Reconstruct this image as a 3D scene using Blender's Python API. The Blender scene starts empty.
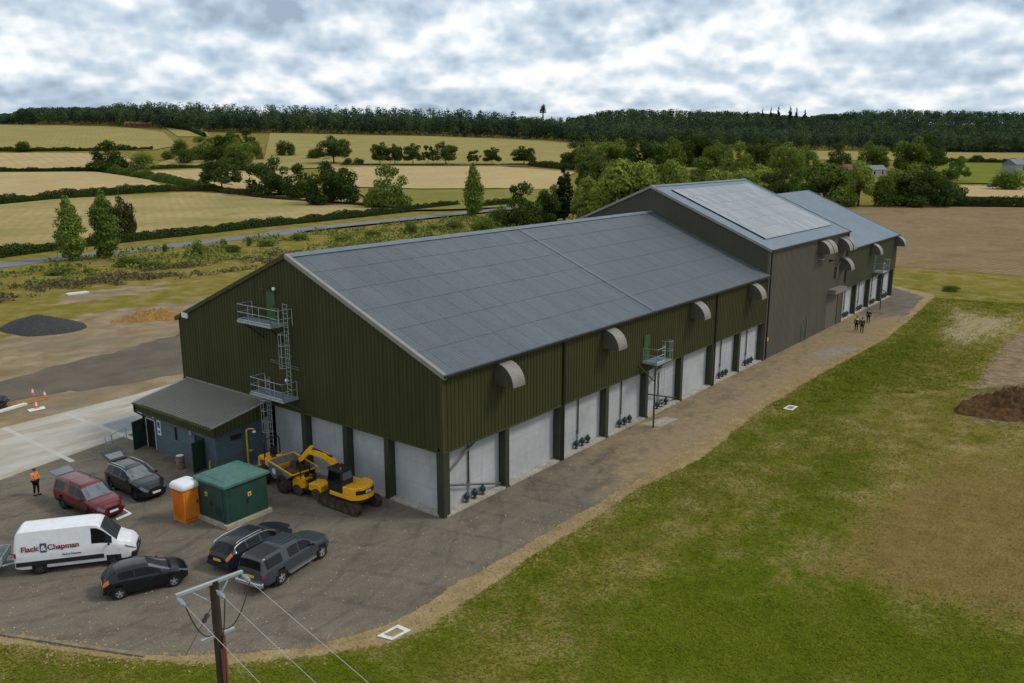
import bpy, math, random
import numpy as np
from mathutils import Vector, Matrix, noise as mnoise
random.seed(7); RNG = np.random.default_rng(7)
R = math.radians; PI = math.pi
SC = bpy.context.scene; COL = SC.collection

# ------------------------------------------------------------------ camera
CAMP = np.array([-34.0606, -31.5694, 21.3074]); PITCH = R(12.9175); YAW = R(37.9316); FOC = 850.0
FW = np.array([math.cos(YAW)*math.cos(PITCH), math.sin(YAW)*math.cos(PITCH), -math.sin(PITCH)])
RT = np.array([math.sin(YAW), -math.cos(YAW), 0.0]); UPV = np.cross(RT, FW)
HD = np.array([math.cos(YAW), math.sin(YAW)]); HR = np.array([math.sin(YAW), -math.cos(YAW)])
cam = bpy.data.cameras.new('camera'); camo = bpy.data.objects.new('camera', cam); COL.objects.link(camo)
cam.sensor_width = 36; cam.lens = FOC/1024*36; cam.clip_start = 0.5; cam.clip_end = 20000
camo.location = CAMP; camo.rotation_euler = (PI/2-PITCH, 0, YAW-PI/2); SC.camera = camo

# ------------------------------------------------------------------ terrain
_pu = np.array([-500, 0, 240, 300, 350, 425, 500, 600, 700, 850, 1000, 1150, 1400, 2600.])
_pz = np.array([0, 0, 0, 1.5, 3, 8, 13, 19, 25, 33, 42, 47, 50, 50.])
def sstep(a, b, x):
    t = np.clip((x-a)/(b-a), 0, 1); return t*t*(3-2*t)
def H(X, Y):
    X = np.asarray(X, float); Y = np.asarray(Y, float)
    u = (X-CAMP[0])*HD[0]+(Y-CAMP[1])*HD[1]; v = (X-CAMP[0])*HR[0]+(Y-CAMP[1])*HR[1]
    t = v/np.maximum(u, 60)
    p = sum(np.interp(np.maximum(u+d, 0)*(1), _pu, _pz) for d in (-50, -25, 0, 25, 50))/5
    p = np.where(u < 250, p*sstep(190, 250, u), p)
    k = np.interp(t, [-.75, -.4, -.25, -.1, .05, .2, .4, .7], [1.15, 1.12, 1.0, .95, .85, .62, .5, .45])
    h2 = sstep(860, 1120, u)*(6+20*sstep(0.0, .15, t))
    return p*k+h2
def ray(x, y):
    d = FW+RT*((x-512)/FOC)-UPV*((y-341.5)/FOC); return d
def at(x, y): return at_many([(x, y)])[0]           # a point of the terrain
def at_many(XY):
    XY = np.asarray(XY, float); D = FW+RT*((XY[:, :1]-512)/FOC)-UPV*((XY[:, 1:]-341.5)/FOC); n = len(D)
    s = np.full(n, 5.0); a = s.copy(); b = np.full(n, 2600.0); live = np.ones(n, bool)
    for _ in range(520):
        p = CAMP+D*s[:, None]; hit = live & (p[:, 2] < H(p[:, 0], p[:, 1])); b[hit] = s[hit]; live &= ~hit
        if not live.any() or s.max() > 2600: break
        a = np.where(live, s, a); s = np.where(live, s*1.013, s)
    for _ in range(22):
        m = (a+b)/2; p = CAMP+D*m[:, None]; under = p[:, 2] < H(p[:, 0], p[:, 1]); b = np.where(under, m, b); a = np.where(under, a, m)
    p = CAMP+D*b[:, None]; p[:, 2] = H(p[:, 0], p[:, 1]); return p
def g0(x, y, z=0.0):
    d = ray(x, y); s = (z-CAMP[2])/d[2]; return (CAMP+d*s)[:2]
def plane_pt(x, y, X=None, Y=None):
    d = ray(x, y); s = (X-CAMP[0])/d[0] if X is not None else (Y-CAMP[1])/d[1]
    return CAMP+d*s
def depth_of(p): return float((np.array(p)-CAMP) @ FW)

# ------------------------------------------------------------------ materials
def new_mat(name):
    m = bpy.data.materials.new(name); m.use_nodes = True
    nt = m.node_tree; b = nt.nodes['Principled BSDF']; return m, nt, b
def nd(nt, kind, **kw):
    n = nt.nodes.new(kind)
    for k, v in kw.items():
        if k in n.inputs: n.inputs[k].default_value = v
        else: setattr(n, k, v)
    return n
def ramp(nt, fac, stops):
    r = nt.nodes.new('ShaderNodeValToRGB'); e = r.color_ramp.elements
    while len(e) < len(stops): e.new(0.5)
    for el, (p, c) in zip(e, stops):
        el.position = p; el.color = (*c, 1) if len(c) == 3 else c
    nt.links.new(fac, r.inputs['Fac']); return r.outputs['Color']
def noise(nt, scale, detail=4, rough=.55, coord='Object', vec=None, dist=0):
    if vec is None:
        tc = nt.nodes.new('ShaderNodeTexCoord'); vec = tc.outputs[coord]
    n = nd(nt, 'ShaderNodeTexNoise', Scale=scale, Detail=detail, Roughness=rough, Distortion=dist)
    nt.links.new(vec, n.inputs['Vector']); return n.outputs['Fac']
def mix(nt, fac, a, b, mode='MIX'):
    m = nt.nodes.new('ShaderNodeMix'); m.data_type = 'RGBA'; m.blend_type = mode
    for s, v in ((m.inputs[0], fac), (m.inputs[6], a), (m.inputs[7], b)):
        if isinstance(v, (int, float)): s.default_value = v
        elif isinstance(v, tuple): s.default_value = (*v, 1) if len(v) == 3 else v
        else: nt.links.new(v, s)
    return m.outputs[2]
def mth(nt, op, a, b=None, clamp=False):
    m = nt.nodes.new('ShaderNodeMath'); m.operation = op; m.use_clamp = clamp
    for s, v in zip(m.inputs, (a, b)):
        if v is None: continue
        if isinstance(v, (int, float)): s.default_value = v
        else: nt.links.new(v, s)
    return m.outputs[0]
def bump(nt, b, h, strength=.3, dist=.05):
    n = nd(nt, 'ShaderNodeBump', Strength=strength, Distance=dist)
    nt.links.new(h, n.inputs['Height']); nt.links.new(n.outputs['Normal'], b.inputs['Normal'])
def plain(name, col, rough=.6, metal=0, spec=.5, vary=.18, vs=1.3, coat=0, dirt=None):
    m, nt, b = new_mat(name)
    b.inputs['Roughness'].default_value = rough; b.inputs['Metallic'].default_value = metal
    b.inputs['Specular IOR Level'].default_value = spec if rough < .78 else min(spec, .08)
    b.inputs['Coat Weight'].default_value = coat; b.inputs['Coat Roughness'].default_value = .05
    if vary:
        f = noise(nt, vs, 5)
        lo = tuple(c*(1-vary) for c in col); hi = tuple(min(1, c*(1+vary)) for c in col)
        c = ramp(nt, f, [(.3, lo), (.7, hi)])
        if dirt:
            f2 = noise(nt, vs*2.7, 6, .65)
            fm = ramp(nt, f2, [(.48, (0, 0, 0)), (.66, (1, 1, 1))])
            c = mix(nt, mth(nt, 'MULTIPLY', fm, dirt[1]), c, dirt[0])
        nt.links.new(c, b.inputs['Base Color'])
    else: b.inputs['Base Color'].default_value = (*col, 1)
    return m

def clad(name, col, vary=.10):
    m, nt, b = new_mat(name); b.inputs['Roughness'].default_value = .6; b.inputs['Specular IOR Level'].default_value = .18
    tc = nt.nodes.new('ShaderNodeTexCoord'); mp = nt.nodes.new('ShaderNodeMapping'); nt.links.new(tc.outputs['Object'], mp.inputs[0]); mp.inputs['Scale'].default_value = (1.6, 1.6, .12)
    st = noise(nt, 1.0, 5, .65, vec=mp.outputs[0]); bg_ = noise(nt, .22, 4, .55); f = mth(nt, 'ADD', mth(nt, 'MULTIPLY', st, .6), mth(nt, 'MULTIPLY', bg_, .4))
    c = ramp(nt, f, [(.3, tuple(v*(1-2.2*vary) for v in col)), (.52, col), (.7, tuple(v*(1+2.2*vary) for v in col))])
    sx = nt.nodes.new('ShaderNodeSeparateXYZ'); nt.links.new(tc.outputs['Object'], sx.inputs[0])
    dirt = mth(nt, 'MULTIPLY', ramp(nt, mth(nt, 'ADD', mth(nt, 'MULTIPLY', st, .9), 0.0), [(.58, (0, 0, 0)), (.72, (1, 1, 1))]), .18)
    c = mix(nt, dirt, c, (.16, .15, .12)); nt.links.new(c, b.inputs['Base Color']); return m
MT = {}
MT['olive'] = clad('olive_cladding', (.046, .047, .016))
MT['taupe'] = clad('taupe_cladding', (.112, .100, .076), .08)
MT['olive_trim'] = plain('olive_trim', (.052, .053, .02), .55, spec=.2); MT['olive_grey'] = plain('olive_grey_cladding', (.066, .066, .045), .6, vary=.08, vs=.35, spec=.2); MT['olive3'] = plain('olive_cladding_far', (.070, .070, .042), .6, vary=.08, vs=.35, spec=.2)
MT['barge'] = plain('pale_trim', (.22, .205, .18), .5, vary=.1)
MT['darkcol'] = plain('dark_green_steel', (.030, .036, .018), .5)
MT['black'] = plain('black_plastic', (.012, .012, .013), .45)
MT['rubber'] = plain('rubber', (.02, .019, .018), .85, vary=.25, vs=6)
MT['mudrubber'] = plain('muddy_rubber', (.055, .042, .03), .9, vary=.4, vs=3)
MT['galv'] = plain('galvanised_steel', (.36, .40, .42), .45, metal=.35, vary=.15, vs=3)
MT['galvgrate'] = plain('galvanised_grating', (.22, .26, .28), .55, metal=.3, vary=.2, vs=8)
MT['hood'] = plain('vent_hood_sheet', (.185, .17, .138), .5, vary=.12, vs=2)
MT['hooddark'] = plain('vent_hood_cheek_shaded', (.075, .07, .055), .6)  # cowl sheet tone darkened: the shading of the cheeks is put into the colour
MT['door_green'] = plain('door_green', (.035, .075, .024), .5)
MT['door_dark'] = plain('dark_green_door', (.012, .035, .017), .5)
MT['white'] = plain('white_paint', (.72, .73, .73), .5, vary=.06)
MT['offwhite'] = plain('weathered_white', (.6, .59, .55), .7, vary=.15, vs=4)
MT['yellow'] = plain('machine_yellow', (.84, .40, .010), .45, vary=.1, vs=3, dirt=((.16, .10, .045), .4))
MT['yellowclean'] = plain('safety_yellow', (.62, .42, .02), .5)
MT['orange'] = plain('orange_plastic', (.68, .20, .012), .5, vary=.1)
MT['orangecone'] = plain('cone_orange', (.8, .13, .03), .5, vary=0)
MT['kiosk'] = plain('green_fibreglass', (.010, .045, .032), .55, vary=.2, vs=2)
MT['kioskroof'] = plain('green_roof_fibreglass', (.055, .14, .11), .6, vary=.2, vs=2)
MT['plinth'] = plain('pale_concrete', (.36, .32, .22), .85, vary=.2, vs=3)
MT['kerbconc'] = plain('kerb_concrete', (.36, .33, .28), .85, vary=.25, vs=2, dirt=((.2, .16, .1), .6))
MT['kerbdirty'] = plain('dirty_kerb', (.20, .165, .11), .9, vary=.35, vs=2.5)
MT['pump'] = plain('pump_teal', (.008, .042, .054), .45, vary=.1)
MT['red'] = plain('pump_red', (.13, .03, .018), .6, vary=.1)
MT['wood'] = plain('creosoted_timber', (.030, .018, .013), .75, vary=.35, vs=4)
MT['rust'] = plain('rusty_brown', (.16, .05, .03), .75, vary=.2)
MT['glass'] = plain('dark_glass', (.006, .007, .008), .08, vary=0, spec=.22)
MT['glasslight'] = plain('windscreen_glass', (.04, .045, .05), .08, vary=0, spec=1.0); MT['glasslight'].node_tree.nodes['Principled BSDF'].inputs['IOR'].default_value = 1.9  # base paler than the dark glass: sky reflection partly put into the colour
MT['chrome'] = plain('bright_metal', (.5, .5, .5), .25, metal=.8, vary=0)
MT['alloy'] = plain('alloy_wheel', (.42, .42, .43), .35, metal=.5, vary=.1, vs=8)
MT['darkalloy'] = plain('dark_alloy', (.06, .06, .065), .4, metal=.4, vary=.1)
MT['lampglass'] = plain('lamp_glass', (.10, .11, .12), .15, vary=0)
MT['amber'] = plain('amber_lens', (.55, .13, .02), .2, vary=0)
MT['redlens'] = plain('red_lens', (.35, .012, .01), .2, vary=0)
MT['plateyel'] = plain('yellow_plate', (.65, .45, .03), .5, vary=0)
MT['paint_red'] = plain('maroon_paint', (.115, .006, .010), .32, vary=.05, coat=.3, spec=.35)
MT['paint_black'] = plain('black_car_paint', (.006, .008, .010), .25, vary=0, coat=.25, spec=.35)
MT['paint_navy'] = plain('dark_navy_paint', (.010, .016, .022), .28, vary=0, coat=.25, spec=.35)
MT['paint_suv'] = plain('charcoal_black_paint', (.011, .014, .015), .25, vary=0, coat=.25, spec=.35)
MT['paint_grey'] = plain('slate_grey_paint', (.038, .048, .055), .35, vary=.05, coat=.25, spec=.4)
MT['paint_white'] = plain('white_van_paint', (.70, .71, .72), .4, vary=.04, coat=.3, dirt=((.42, .40, .36), .25))
MT['letter_red'] = plain('dark_red_lettering', (.20, .012, .02), .5, vary=0)
MT['letter_blue'] = plain('dark_blue_panel', (.03, .075, .12), .5, vary=0)
MT['machgrey'] = plain('skip_grey_steel', (.20, .19, .165), .7, vary=.3, vs=3, dirt=((.13, .09, .055), .8))
MT['skipblue'] = plain('skip_blue_panel', (.06, .10, .12), .6, vary=.2)
MT['mudsteel'] = plain('muddy_steel', (.085, .062, .042), .85, vary=.4, vs=3)
MT['skin'] = plain('skin', (.45, .25, .17), .6, vary=0)
MT['hair'] = plain('dark_hair', (.03, .02, .015), .7, vary=0)
MT['navycloth'] = plain('navy_cloth', (.012, .015, .025), .85, vary=.2, vs=5)
MT['blackcloth'] = plain('black_cloth', (.01, .01, .012), .85, vary=.2, vs=5)
MT['hiviso'] = plain('orange_hi_vis', (.85, .22, .02), .7, vary=.1)
MT['hivisy'] = plain('yellow_hi_vis', (.62, .66, .06), .7, vary=.1)
MT['barrel'] = plain('rusty_barrel', (.22, .14, .10), .7, vary=.4, vs=3)
MT['boots'] = plain('boots', (.02, .015, .012), .8, vary=0)
MT['brick'] = plain('red_brick', (.19, .08, .055), .85, vary=.25, vs=.8)
MT['tile'] = plain('clay_tile', (.15, .075, .055), .8, vary=.25, vs=.8)
MT['slate'] = plain('grey_slate', (.13, .145, .165), .7, vary=.15, vs=.5)
MT['render'] = plain('cream_render', (.30, .28, .24), .8)
MT['bark'] = plain('bark', (.07, .055, .04), .9, vary=.35, vs=2)
MT['wire'] = plain('bare_wire', (.45, .45, .42), .45, metal=.4, vary=0)
MT['gravelpile'] = plain('dark_gravel', (.05, .048, .046), .95, vary=.45, vs=6)
MT['sand'] = plain('orange_sand', (.27, .15, .05), .95, vary=.3, vs=2.5)
MT['soil'] = plain('dark_soil', (.085, .048, .020), .95, vary=.5, vs=3)
MT['glow'] = plain('white_globe', (.8, .8, .78), .4, vary=0)

def mat_concrete_panel():
    m, nt, b = new_mat('precast_concrete'); b.inputs['Roughness'].default_value = .8
    a = noise(nt, .5, 6, .6); c = ramp(nt, a, [(.3, (.31, .32, .32)), (.7, (.44, .45, .45))])
    tc = nt.nodes.new('ShaderNodeTexCoord'); sx = nt.nodes.new('ShaderNodeSeparateXYZ'); nt.links.new(tc.outputs['Object'], sx.inputs[0])
    cm = nt.nodes.new('ShaderNodeCombineXYZ'); nt.links.new(mth(nt, 'MULTIPLY', sx.outputs[0], 4.0), cm.inputs[0]); nt.links.new(mth(nt, 'MULTIPLY', sx.outputs[1], 4.0), cm.inputs[1])
    nt.links.new(mth(nt, 'MULTIPLY', sx.outputs[2], .35), cm.inputs[2])
    st = noise(nt, 1.0, 5, .6, vec=cm.outputs[0])
    c = mix(nt, mth(nt, 'MULTIPLY', ramp(nt, st, [(.5, (0, 0, 0)), (.75, (1, 1, 1))]), .35), c, (.22, .22, .21))
    fr = mth(nt, 'FRACT', mth(nt, 'MULTIPLY', sx.outputs[2], 1/1.37))
    ln = mth(nt, 'LESS_THAN', fr, .022)
    c = mix(nt, mth(nt, 'MULTIPLY', ln, .45), c, (.2, .2, .2))
    nt.links.new(c, b.inputs['Base Color']); return m
MT['panel'] = mat_concrete_panel()

def mat_fibre_roof():
    m, nt, b = new_mat('fibre_cement_roof'); b.inputs['Roughness'].default_value = .5; b.inputs['Specular IOR Level'].default_value = .5
    gi = nt.nodes.new('ShaderNodeNewGeometry')
    v = ramp(nt, gi.outputs['Random Per Island'], [(0, (.064, .078, .088)), (1, (.086, .101, .112))])
    big = noise(nt, .06, 3); v = mix(nt, mth(nt, 'MULTIPLY', ramp(nt, big, [(.42, (0, 0, 0)), (.62, (1, 1, 1))]), .5), v, (.052, .065, .073))
    f = noise(nt, 3.0, 6, .65); v = mix(nt, .22, v, ramp(nt, f, [(.3, (.05, .06, .065)), (.7, (.15, .16, .165))]))
    nt.links.new(v, b.inputs['Base Color'])
    w = nd(nt, 'ShaderNodeTexWave', Scale=1.1, bands_direction='X'); w.wave_profile = 'SIN'
    tc = nt.nodes.new('ShaderNodeTexCoord'); nt.links.new(tc.outputs['Object'], w.inputs['Vector'])
    bump(nt, b, w.outputs['Fac'], .22, .05); return m
MT['fibreroof'] = mat_fibre_roof()
MT['ridge'] = plain('ridge_cap', (.12, .15, .165), .5, vary=.12)
MT['metalroof'] = plain('blue_grey_roof', (.195, .238, .275), .42, vary=.07, vs=.3, spec=.6)
MT['annexroof'] = plain('annex_roof_sheet', (.20, .185, .15), .5, vary=.07, vs=.5)
def mat_pv():
    m, nt, b = new_mat('solar_panel'); b.inputs['Roughness'].default_value = .28; b.inputs['Specular IOR Level'].default_value = .9
    gi = nt.nodes.new('ShaderNodeNewGeometry')
    v = ramp(nt, gi.outputs['Random Per Island'], [(0, (.19, .195, .195)), (1, (.29, .285, .275))])
    nt.links.new(v, b.inputs['Base Color']); return m
MT['pv'] = mat_pv()
MT['pvframe'] = plain('panel_rail', (.45, .47, .5), .4, metal=.3, vary=0)

def mat_brickwall():
    m, nt, b = new_mat('blue_grey_blockwork'); b.inputs['Roughness'].default_value = .75
    tc = nt.nodes.new('ShaderNodeTexCoord'); sx = nt.nodes.new('ShaderNodeSeparateXYZ'); nt.links.new(tc.outputs['Object'], sx.inputs[0])
    cm = nt.nodes.new('ShaderNodeCombineXYZ'); nt.links.new(mth(nt, 'ADD', sx.outputs[0], sx.outputs[1]), cm.inputs[0]); nt.links.new(sx.outputs[2], cm.inputs[1])
    bt = nd(nt, 'ShaderNodeTexBrick', Scale=1.0, offset=.5); bt.inputs['Brick Width'].default_value = .44; bt.inputs['Row Height'].default_value = .22
    bt.inputs['Mortar Size'].default_value = .012
    bt.inputs['Color1'].default_value = (.075, .105, .125, 1); bt.inputs['Color2'].default_value = (.095, .128, .15, 1); bt.inputs['Mortar'].default_value = (.05, .075, .09, 1)
    nt.links.new(cm.outputs[0], bt.inputs['Vector']); nt.links.new(bt.outputs['Color'], b.inputs['Base Color']); return m
MT['block'] = mat_brickwall()

def mat_leaf(name, lo, hi, sc=.12, trans=.25, tint=False):
    m, nt, b = new_mat(name)
    gi = nt.nodes.new('ShaderNodeNewGeometry'); oi = nt.nodes.new('ShaderNodeObjectInfo')
    f = noise(nt, sc, 3); f2 = mth(nt, 'ADD', mth(nt, 'MULTIPLY', f, .6), mth(nt, 'MULTIPLY', gi.outputs['Random Per Island'], .30)); f2 = mth(nt, 'ADD', f2, .06)
    f2 = mth(nt, 'ADD', f2, mth(nt, 'MULTIPLY', mth(nt, 'SUBTRACT', oi.outputs['Random'], .5), .35))
    if tint:
        at_ = nt.nodes.new('ShaderNodeAttribute'); at_.attribute_name = 'tint'; f2 = mth(nt, 'ADD', mth(nt, 'MULTIPLY', at_.outputs['Fac'], .75), mth(nt, 'ADD', mth(nt, 'MULTIPLY', gi.outputs['Random Per Island'], .2), mth(nt, 'MULTIPLY', mth(nt, 'SUBTRACT', f, .4), .6)))
    c = ramp(nt, f2, [(.2, lo), (.85, hi)])
    nt.links.new(c, b.inputs['Base Color']); b.inputs['Roughness'].default_value = .85; b.inputs['Specular IOR Level'].default_value = .06
    tr = nt.nodes.new('ShaderNodeBsdfTranslucent'); nt.links.new(c, tr.inputs['Color'])
    ms = nt.nodes.new('ShaderNodeMixShader'); ms.inputs[0].default_value = trans
    out = nt.nodes['Material Output']
    nt.links.new(b.outputs[0], ms.inputs[1]); nt.links.new(tr.outputs[0], ms.inputs[2]); nt.links.new(ms.outputs[0], out.inputs['Surface'])
    return m
MT['leaf_oak'] = mat_leaf('oak_leaves', (.032, .056, .011), (.092, .13, .026))
MT['leaf_mid'] = mat_leaf('ash_leaves', (.070, .108, .016), (.18, .235, .046))
MT['leaf_willow'] = mat_leaf('willow_leaves', (.12, .165, .024), (.28, .32, .066))
MT['leaf_pop'] = mat_leaf('poplar_leaves', (.085, .13, .022), (.22, .29, .06))
MT['leaf_con'] = mat_leaf('conifer_needles', (.012, .028, .012), (.035, .06, .024))
MT['leaf_brown'] = mat_leaf('copper_leaves', (.045, .046, .016), (.095, .09, .033))
MT['leaf_wood'] = mat_leaf('woodland_leaves', (.024, .048, .028), (.074, .108, .044), .012, .2, True)
MT['leaf_hedge'] = mat_leaf('hedge_leaves', (.024, .042, .010), (.052, .078, .020))
MT['leaf_scrub'] = mat_leaf('scrub_leaves', (.09, .115, .020), (.20, .23, .055), .3)
MT['leaf_dead'] = mat_leaf('dry_undergrowth', (.09, .075, .035), (.20, .165, .085), .3)
MT['grassblade'] = mat_leaf('grass_blades', (.078, .108, .004), (.225, .245, .022), .35, .35)
MT['drygrass'] = mat_leaf('dry_grass_blades', (.14, .115, .03), (.28, .22, .08), .35, .2)

def mat_ground():
    m, nt, b = new_mat('ground'); b.inputs['Roughness'].default_value = 1; b.inputs['Specular IOR Level'].default_value = 0
    def attr(n):
        a = nt.nodes.new('ShaderNodeAttribute'); a.attribute_name = n; return a.outputs['Fac']
    n1 = noise(nt, .09, 6, .6); n2 = noise(nt, .9, 6, .65); n3 = noise(nt, 6, 5, .7); n4 = noise(nt, .35, 5, .6)
    lush = ramp(nt, n2, [(.3, (.058, .088, .004)), (.7, (.115, .145, .010))])
    olive = ramp(nt, n4, [(.3, (.140, .125, .018)), (.7, (.235, .18, .055))])
    dryf = mth(nt, 'ADD', mth(nt, 'ADD', attr('dry'), mth(nt, 'MULTIPLY', mth(nt, 'SUBTRACT', n1, .5), 1.1)), mth(nt, 'MULTIPLY', mth(nt, 'SUBTRACT', n2, .5), .8))
    c = mix(nt, ramp(nt, dryf, [(.3, (0, 0, 0)), (.75, (1, 1, 1))]), lush, olive)
    # straw patches in the grass
    st = mth(nt, 'ADD', mth(nt, 'MULTIPLY', n4, .7), mth(nt, 'MULTIPLY', n3, .3))
    c = mix(nt, mth(nt, 'MULTIPLY', ramp(nt, st, [(.49, (0, 0, 0)), (.64, (1, 1, 1))]), mth(nt, 'MULTIPLY', ramp(nt, dryf, [(.15, (0, 0, 0)), (.6, (1, 1, 1))]), .85)), c, (.26, .20, .09))
    bare = ramp(nt, n2, [(.3, (.15, .105, .030)), (.7, (.24, .165, .058))])
    bare = mix(nt, mth(nt, 'MULTIPLY', ramp(nt, n3, [(.4, (0, 0, 0)), (.7, (1, 1, 1))]), .5), bare, (.105, .085, .022))
    bf = mth(nt, 'ADD', attr('bare'), mth(nt, 'ADD', mth(nt, 'MULTIPLY', mth(nt, 'SUBTRACT', n2, .5), 1.1), mth(nt, 'MULTIPLY', mth(nt, 'SUBTRACT', n3, .5), .9)))
    c = mix(nt, ramp(nt, bf, [(.4, (0, 0, 0)), (.66, (1, 1, 1))]), c, bare)
    dirt = ramp(nt, n4, [(.3, (.19, .135, .075)), (.5, (.25, .19, .11)), (.72, (.33, .265, .175))])
    dirt = mix(nt, mth(nt, 'MULTIPLY', ramp(nt, n1, [(.45, (0, 0, 0)), (.6, (1, 1, 1))]), .55), dirt, (.17, .145, .115))
    df = mth(nt, 'ADD', attr('dirt'), mth(nt, 'MULTIPLY', mth(nt, 'SUBTRACT', n4, .5), .9))
    c = mix(nt, ramp(nt, df, [(.42, (0, 0, 0)), (.6, (1, 1, 1))]), c, dirt)
    tc = nt.nodes.new('ShaderNodeTexCoord'); mp = nt.nodes.new('ShaderNodeMapping'); nt.links.new(tc.outputs['Object'], mp.inputs[0])
    mp.inputs['Rotation'].default_value = (0, 0, R(-25)); mp.inputs['Scale'].default_value = (.12, .9, 1)
    ns = noise(nt, 1.0, 5, .7, vec=mp.outputs[0])
    cf = mth(nt, 'ADD', attr('chalk'), mth(nt, 'MULTIPLY', mth(nt, 'ADD', mth(nt, 'SUBTRACT', ns, .5), mth(nt, 'MULTIPLY', mth(nt, 'SUBTRACT', n3, .5), .8)), 2.0))
    c = mix(nt, mth(nt, 'MULTIPLY', ramp(nt, cf, [(.60, (0, 0, 0)), (1.0, (1, 1, 1))]), mth(nt, 'MINIMUM', mth(nt, 'MULTIPLY', attr('chalk'), 2.5), 1.0)), c, (.30, .245, .14))
    soil = ramp(nt, n2, [(.3, (.13, .088, .045)), (.5, (.21, .155, .09)), (.7, (.30, .235, .15))])
    sf = mth(nt, 'ADD', attr('soil'), mth(nt, 'MULTIPLY', mth(nt, 'SUBTRACT', n2, .5), .8))
    c = mix(nt, ramp(nt, sf, [(.42, (0, 0, 0)), (.58, (1, 1, 1))]), c, soil)
    n5 = noise(nt, 13, 3, .7); gr_ = ramp(nt, n5, [(.28, (.55, .55, .55)), (.5, (1, 1, 1)), (.72, (1.45, 1.4, 1.35))]); c = mix(nt, 1.0, c, gr_, 'MULTIPLY')
    nt.links.new(c, b.inputs['Base Color'])
    bump(nt, b, mth(nt, 'ADD', mth(nt, 'MULTIPLY', n2, .6), mth(nt, 'MULTIPLY', n3, .25)), .7, .25); return m
MT['ground'] = mat_ground()

def mat_asphalt():
    m, nt, b = new_mat('yard_surface'); b.inputs['Roughness'].default_value = 1; b.inputs['Specular IOR Level'].default_value = .05
    n1 = noise(nt, .16, 6, .6); n2 = noise(nt, 1.4, 6, .7); n3 = noise(nt, 9, 4, .7)
    tc = nt.nodes.new('ShaderNodeTexCoord'); mp = nt.nodes.new('ShaderNodeMapping'); nt.links.new(tc.outputs['Object'], mp.inputs[0])
    mp.inputs['Scale'].default_value = (.22, .8, 1); mp.inputs['Rotation'].default_value = (0, 0, R(6))
    ns = noise(nt, 1.0, 5, .6, vec=mp.outputs[0])
    c = ramp(nt, n1, [(.3, (.118, .099, .076)), (.7, (.170, .143, .108))])
    c = mix(nt, .40, c, ramp(nt, ns, [(.35, (.082, .070, .056)), (.65, (.185, .152, .112))]))
    c = mix(nt, mth(nt, 'MULTIPLY', ramp(nt, n2, [(.56, (0, 0, 0)), (.72, (1, 1, 1))]), .45), c, (.21, .165, .105))
    c = mix(nt, mth(nt, 'MULTIPLY', ramp(nt, n3, [(.45, (0, 0, 0)), (.72, (1, 1, 1))]), .5), c, (.25, .215, .165))
    for cx, cy, k_ in ((-14., 18., .42), (6., 24., .27), (-30., -10., .33)):
        sb = nt.nodes.new('ShaderNodeVectorMath'); sb.operation = 'SUBTRACT'; nt.links.new(tc.outputs['Object'], sb.inputs[0]); sb.inputs[1].default_value = (cx, cy, 0)
        ln_ = nt.nodes.new('ShaderNodeVectorMath'); ln_.operation = 'LENGTH'; nt.links.new(sb.outputs[0], ln_.inputs[0])
        fr_ = mth(nt, 'FRACT', mth(nt, 'ADD', mth(nt, 'MULTIPLY', ln_.outputs['Value'], k_), mth(nt, 'MULTIPLY', n1, .9)))
        band = ramp(nt, fr_, [(.42, (0, 0, 0)), (.47, (1, 1, 1)), (.53, (1, 1, 1)), (.58, (0, 0, 0))])
        c = mix(nt, mth(nt, 'MULTIPLY', mth(nt, 'MULTIPLY', band, ramp(nt, n2, [(.38, (0, 0, 0)), (.62, (1, 1, 1))])), .42), c, (.062, .056, .05) if k_ != .27 else (.2, .17, .13))
    n7 = noise(nt, .38, 6, .7, dist=.6)
    c = mix(nt, mth(nt, 'MULTIPLY', ramp(nt, n7, [(.52, (0, 0, 0)), (.66, (1, 1, 1))]), .5), c, (.070, .060, .048))
    c = mix(nt, mth(nt, 'MULTIPLY', ramp(nt, n7, [(.30, (1, 1, 1)), (.42, (0, 0, 0))]), .35), c, (.20, .175, .14))
    a = nt.nodes.new('ShaderNodeAttribute'); a.attribute_name = 'mud'
    mf = mth(nt, 'ADD', a.outputs['Fac'], mth(nt, 'ADD', mth(nt, 'MULTIPLY', mth(nt, 'SUBTRACT', n2, .5), .9), mth(nt, 'MULTIPLY', mth(nt, 'SUBTRACT', ns, .5), .9)))
    c = mix(nt, mth(nt, 'MULTIPLY', ramp(nt, mf, [(.45, (0, 0, 0)), (.85, (1, 1, 1))]), .8), c, ramp(nt, n2, [(.3, (.23, .165, .082)), (.7, (.33, .245, .138))]))
    nt.links.new(c, b.inputs['Base Color']); bump(nt, b, n3, .35, .02); return m
MT['asphalt'] = mat_asphalt()
def mat_two(name, sc, lo, hi, rough=.9, sc2=8, hi2=None, amt=.35, bmp=.3):
    m, nt, b = new_mat(name); b.inputs['Roughness'].default_value = rough; b.inputs['Specular IOR Level'].default_value = .05
    n1 = noise(nt, sc, 6, .62); n2 = noise(nt, sc2, 5, .7)
    c = ramp(nt, n1, [(.3, lo), (.7, hi)])
    c = mix(nt, mth(nt, 'MULTIPLY', ramp(nt, n2, [(.4, (0, 0, 0)), (.7, (1, 1, 1))]), amt), c, hi2 or tuple(x*.6 for x in lo))
    nt.links.new(c, b.inputs['Base Color'])
    if bmp: bump(nt, b, n2, bmp, .04)
    return m
MT['verge'] = mat_two('sandy_gravel', .8, (.25, .175, .08), (.38, .28, .145), sc2=7, amt=.5)
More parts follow.
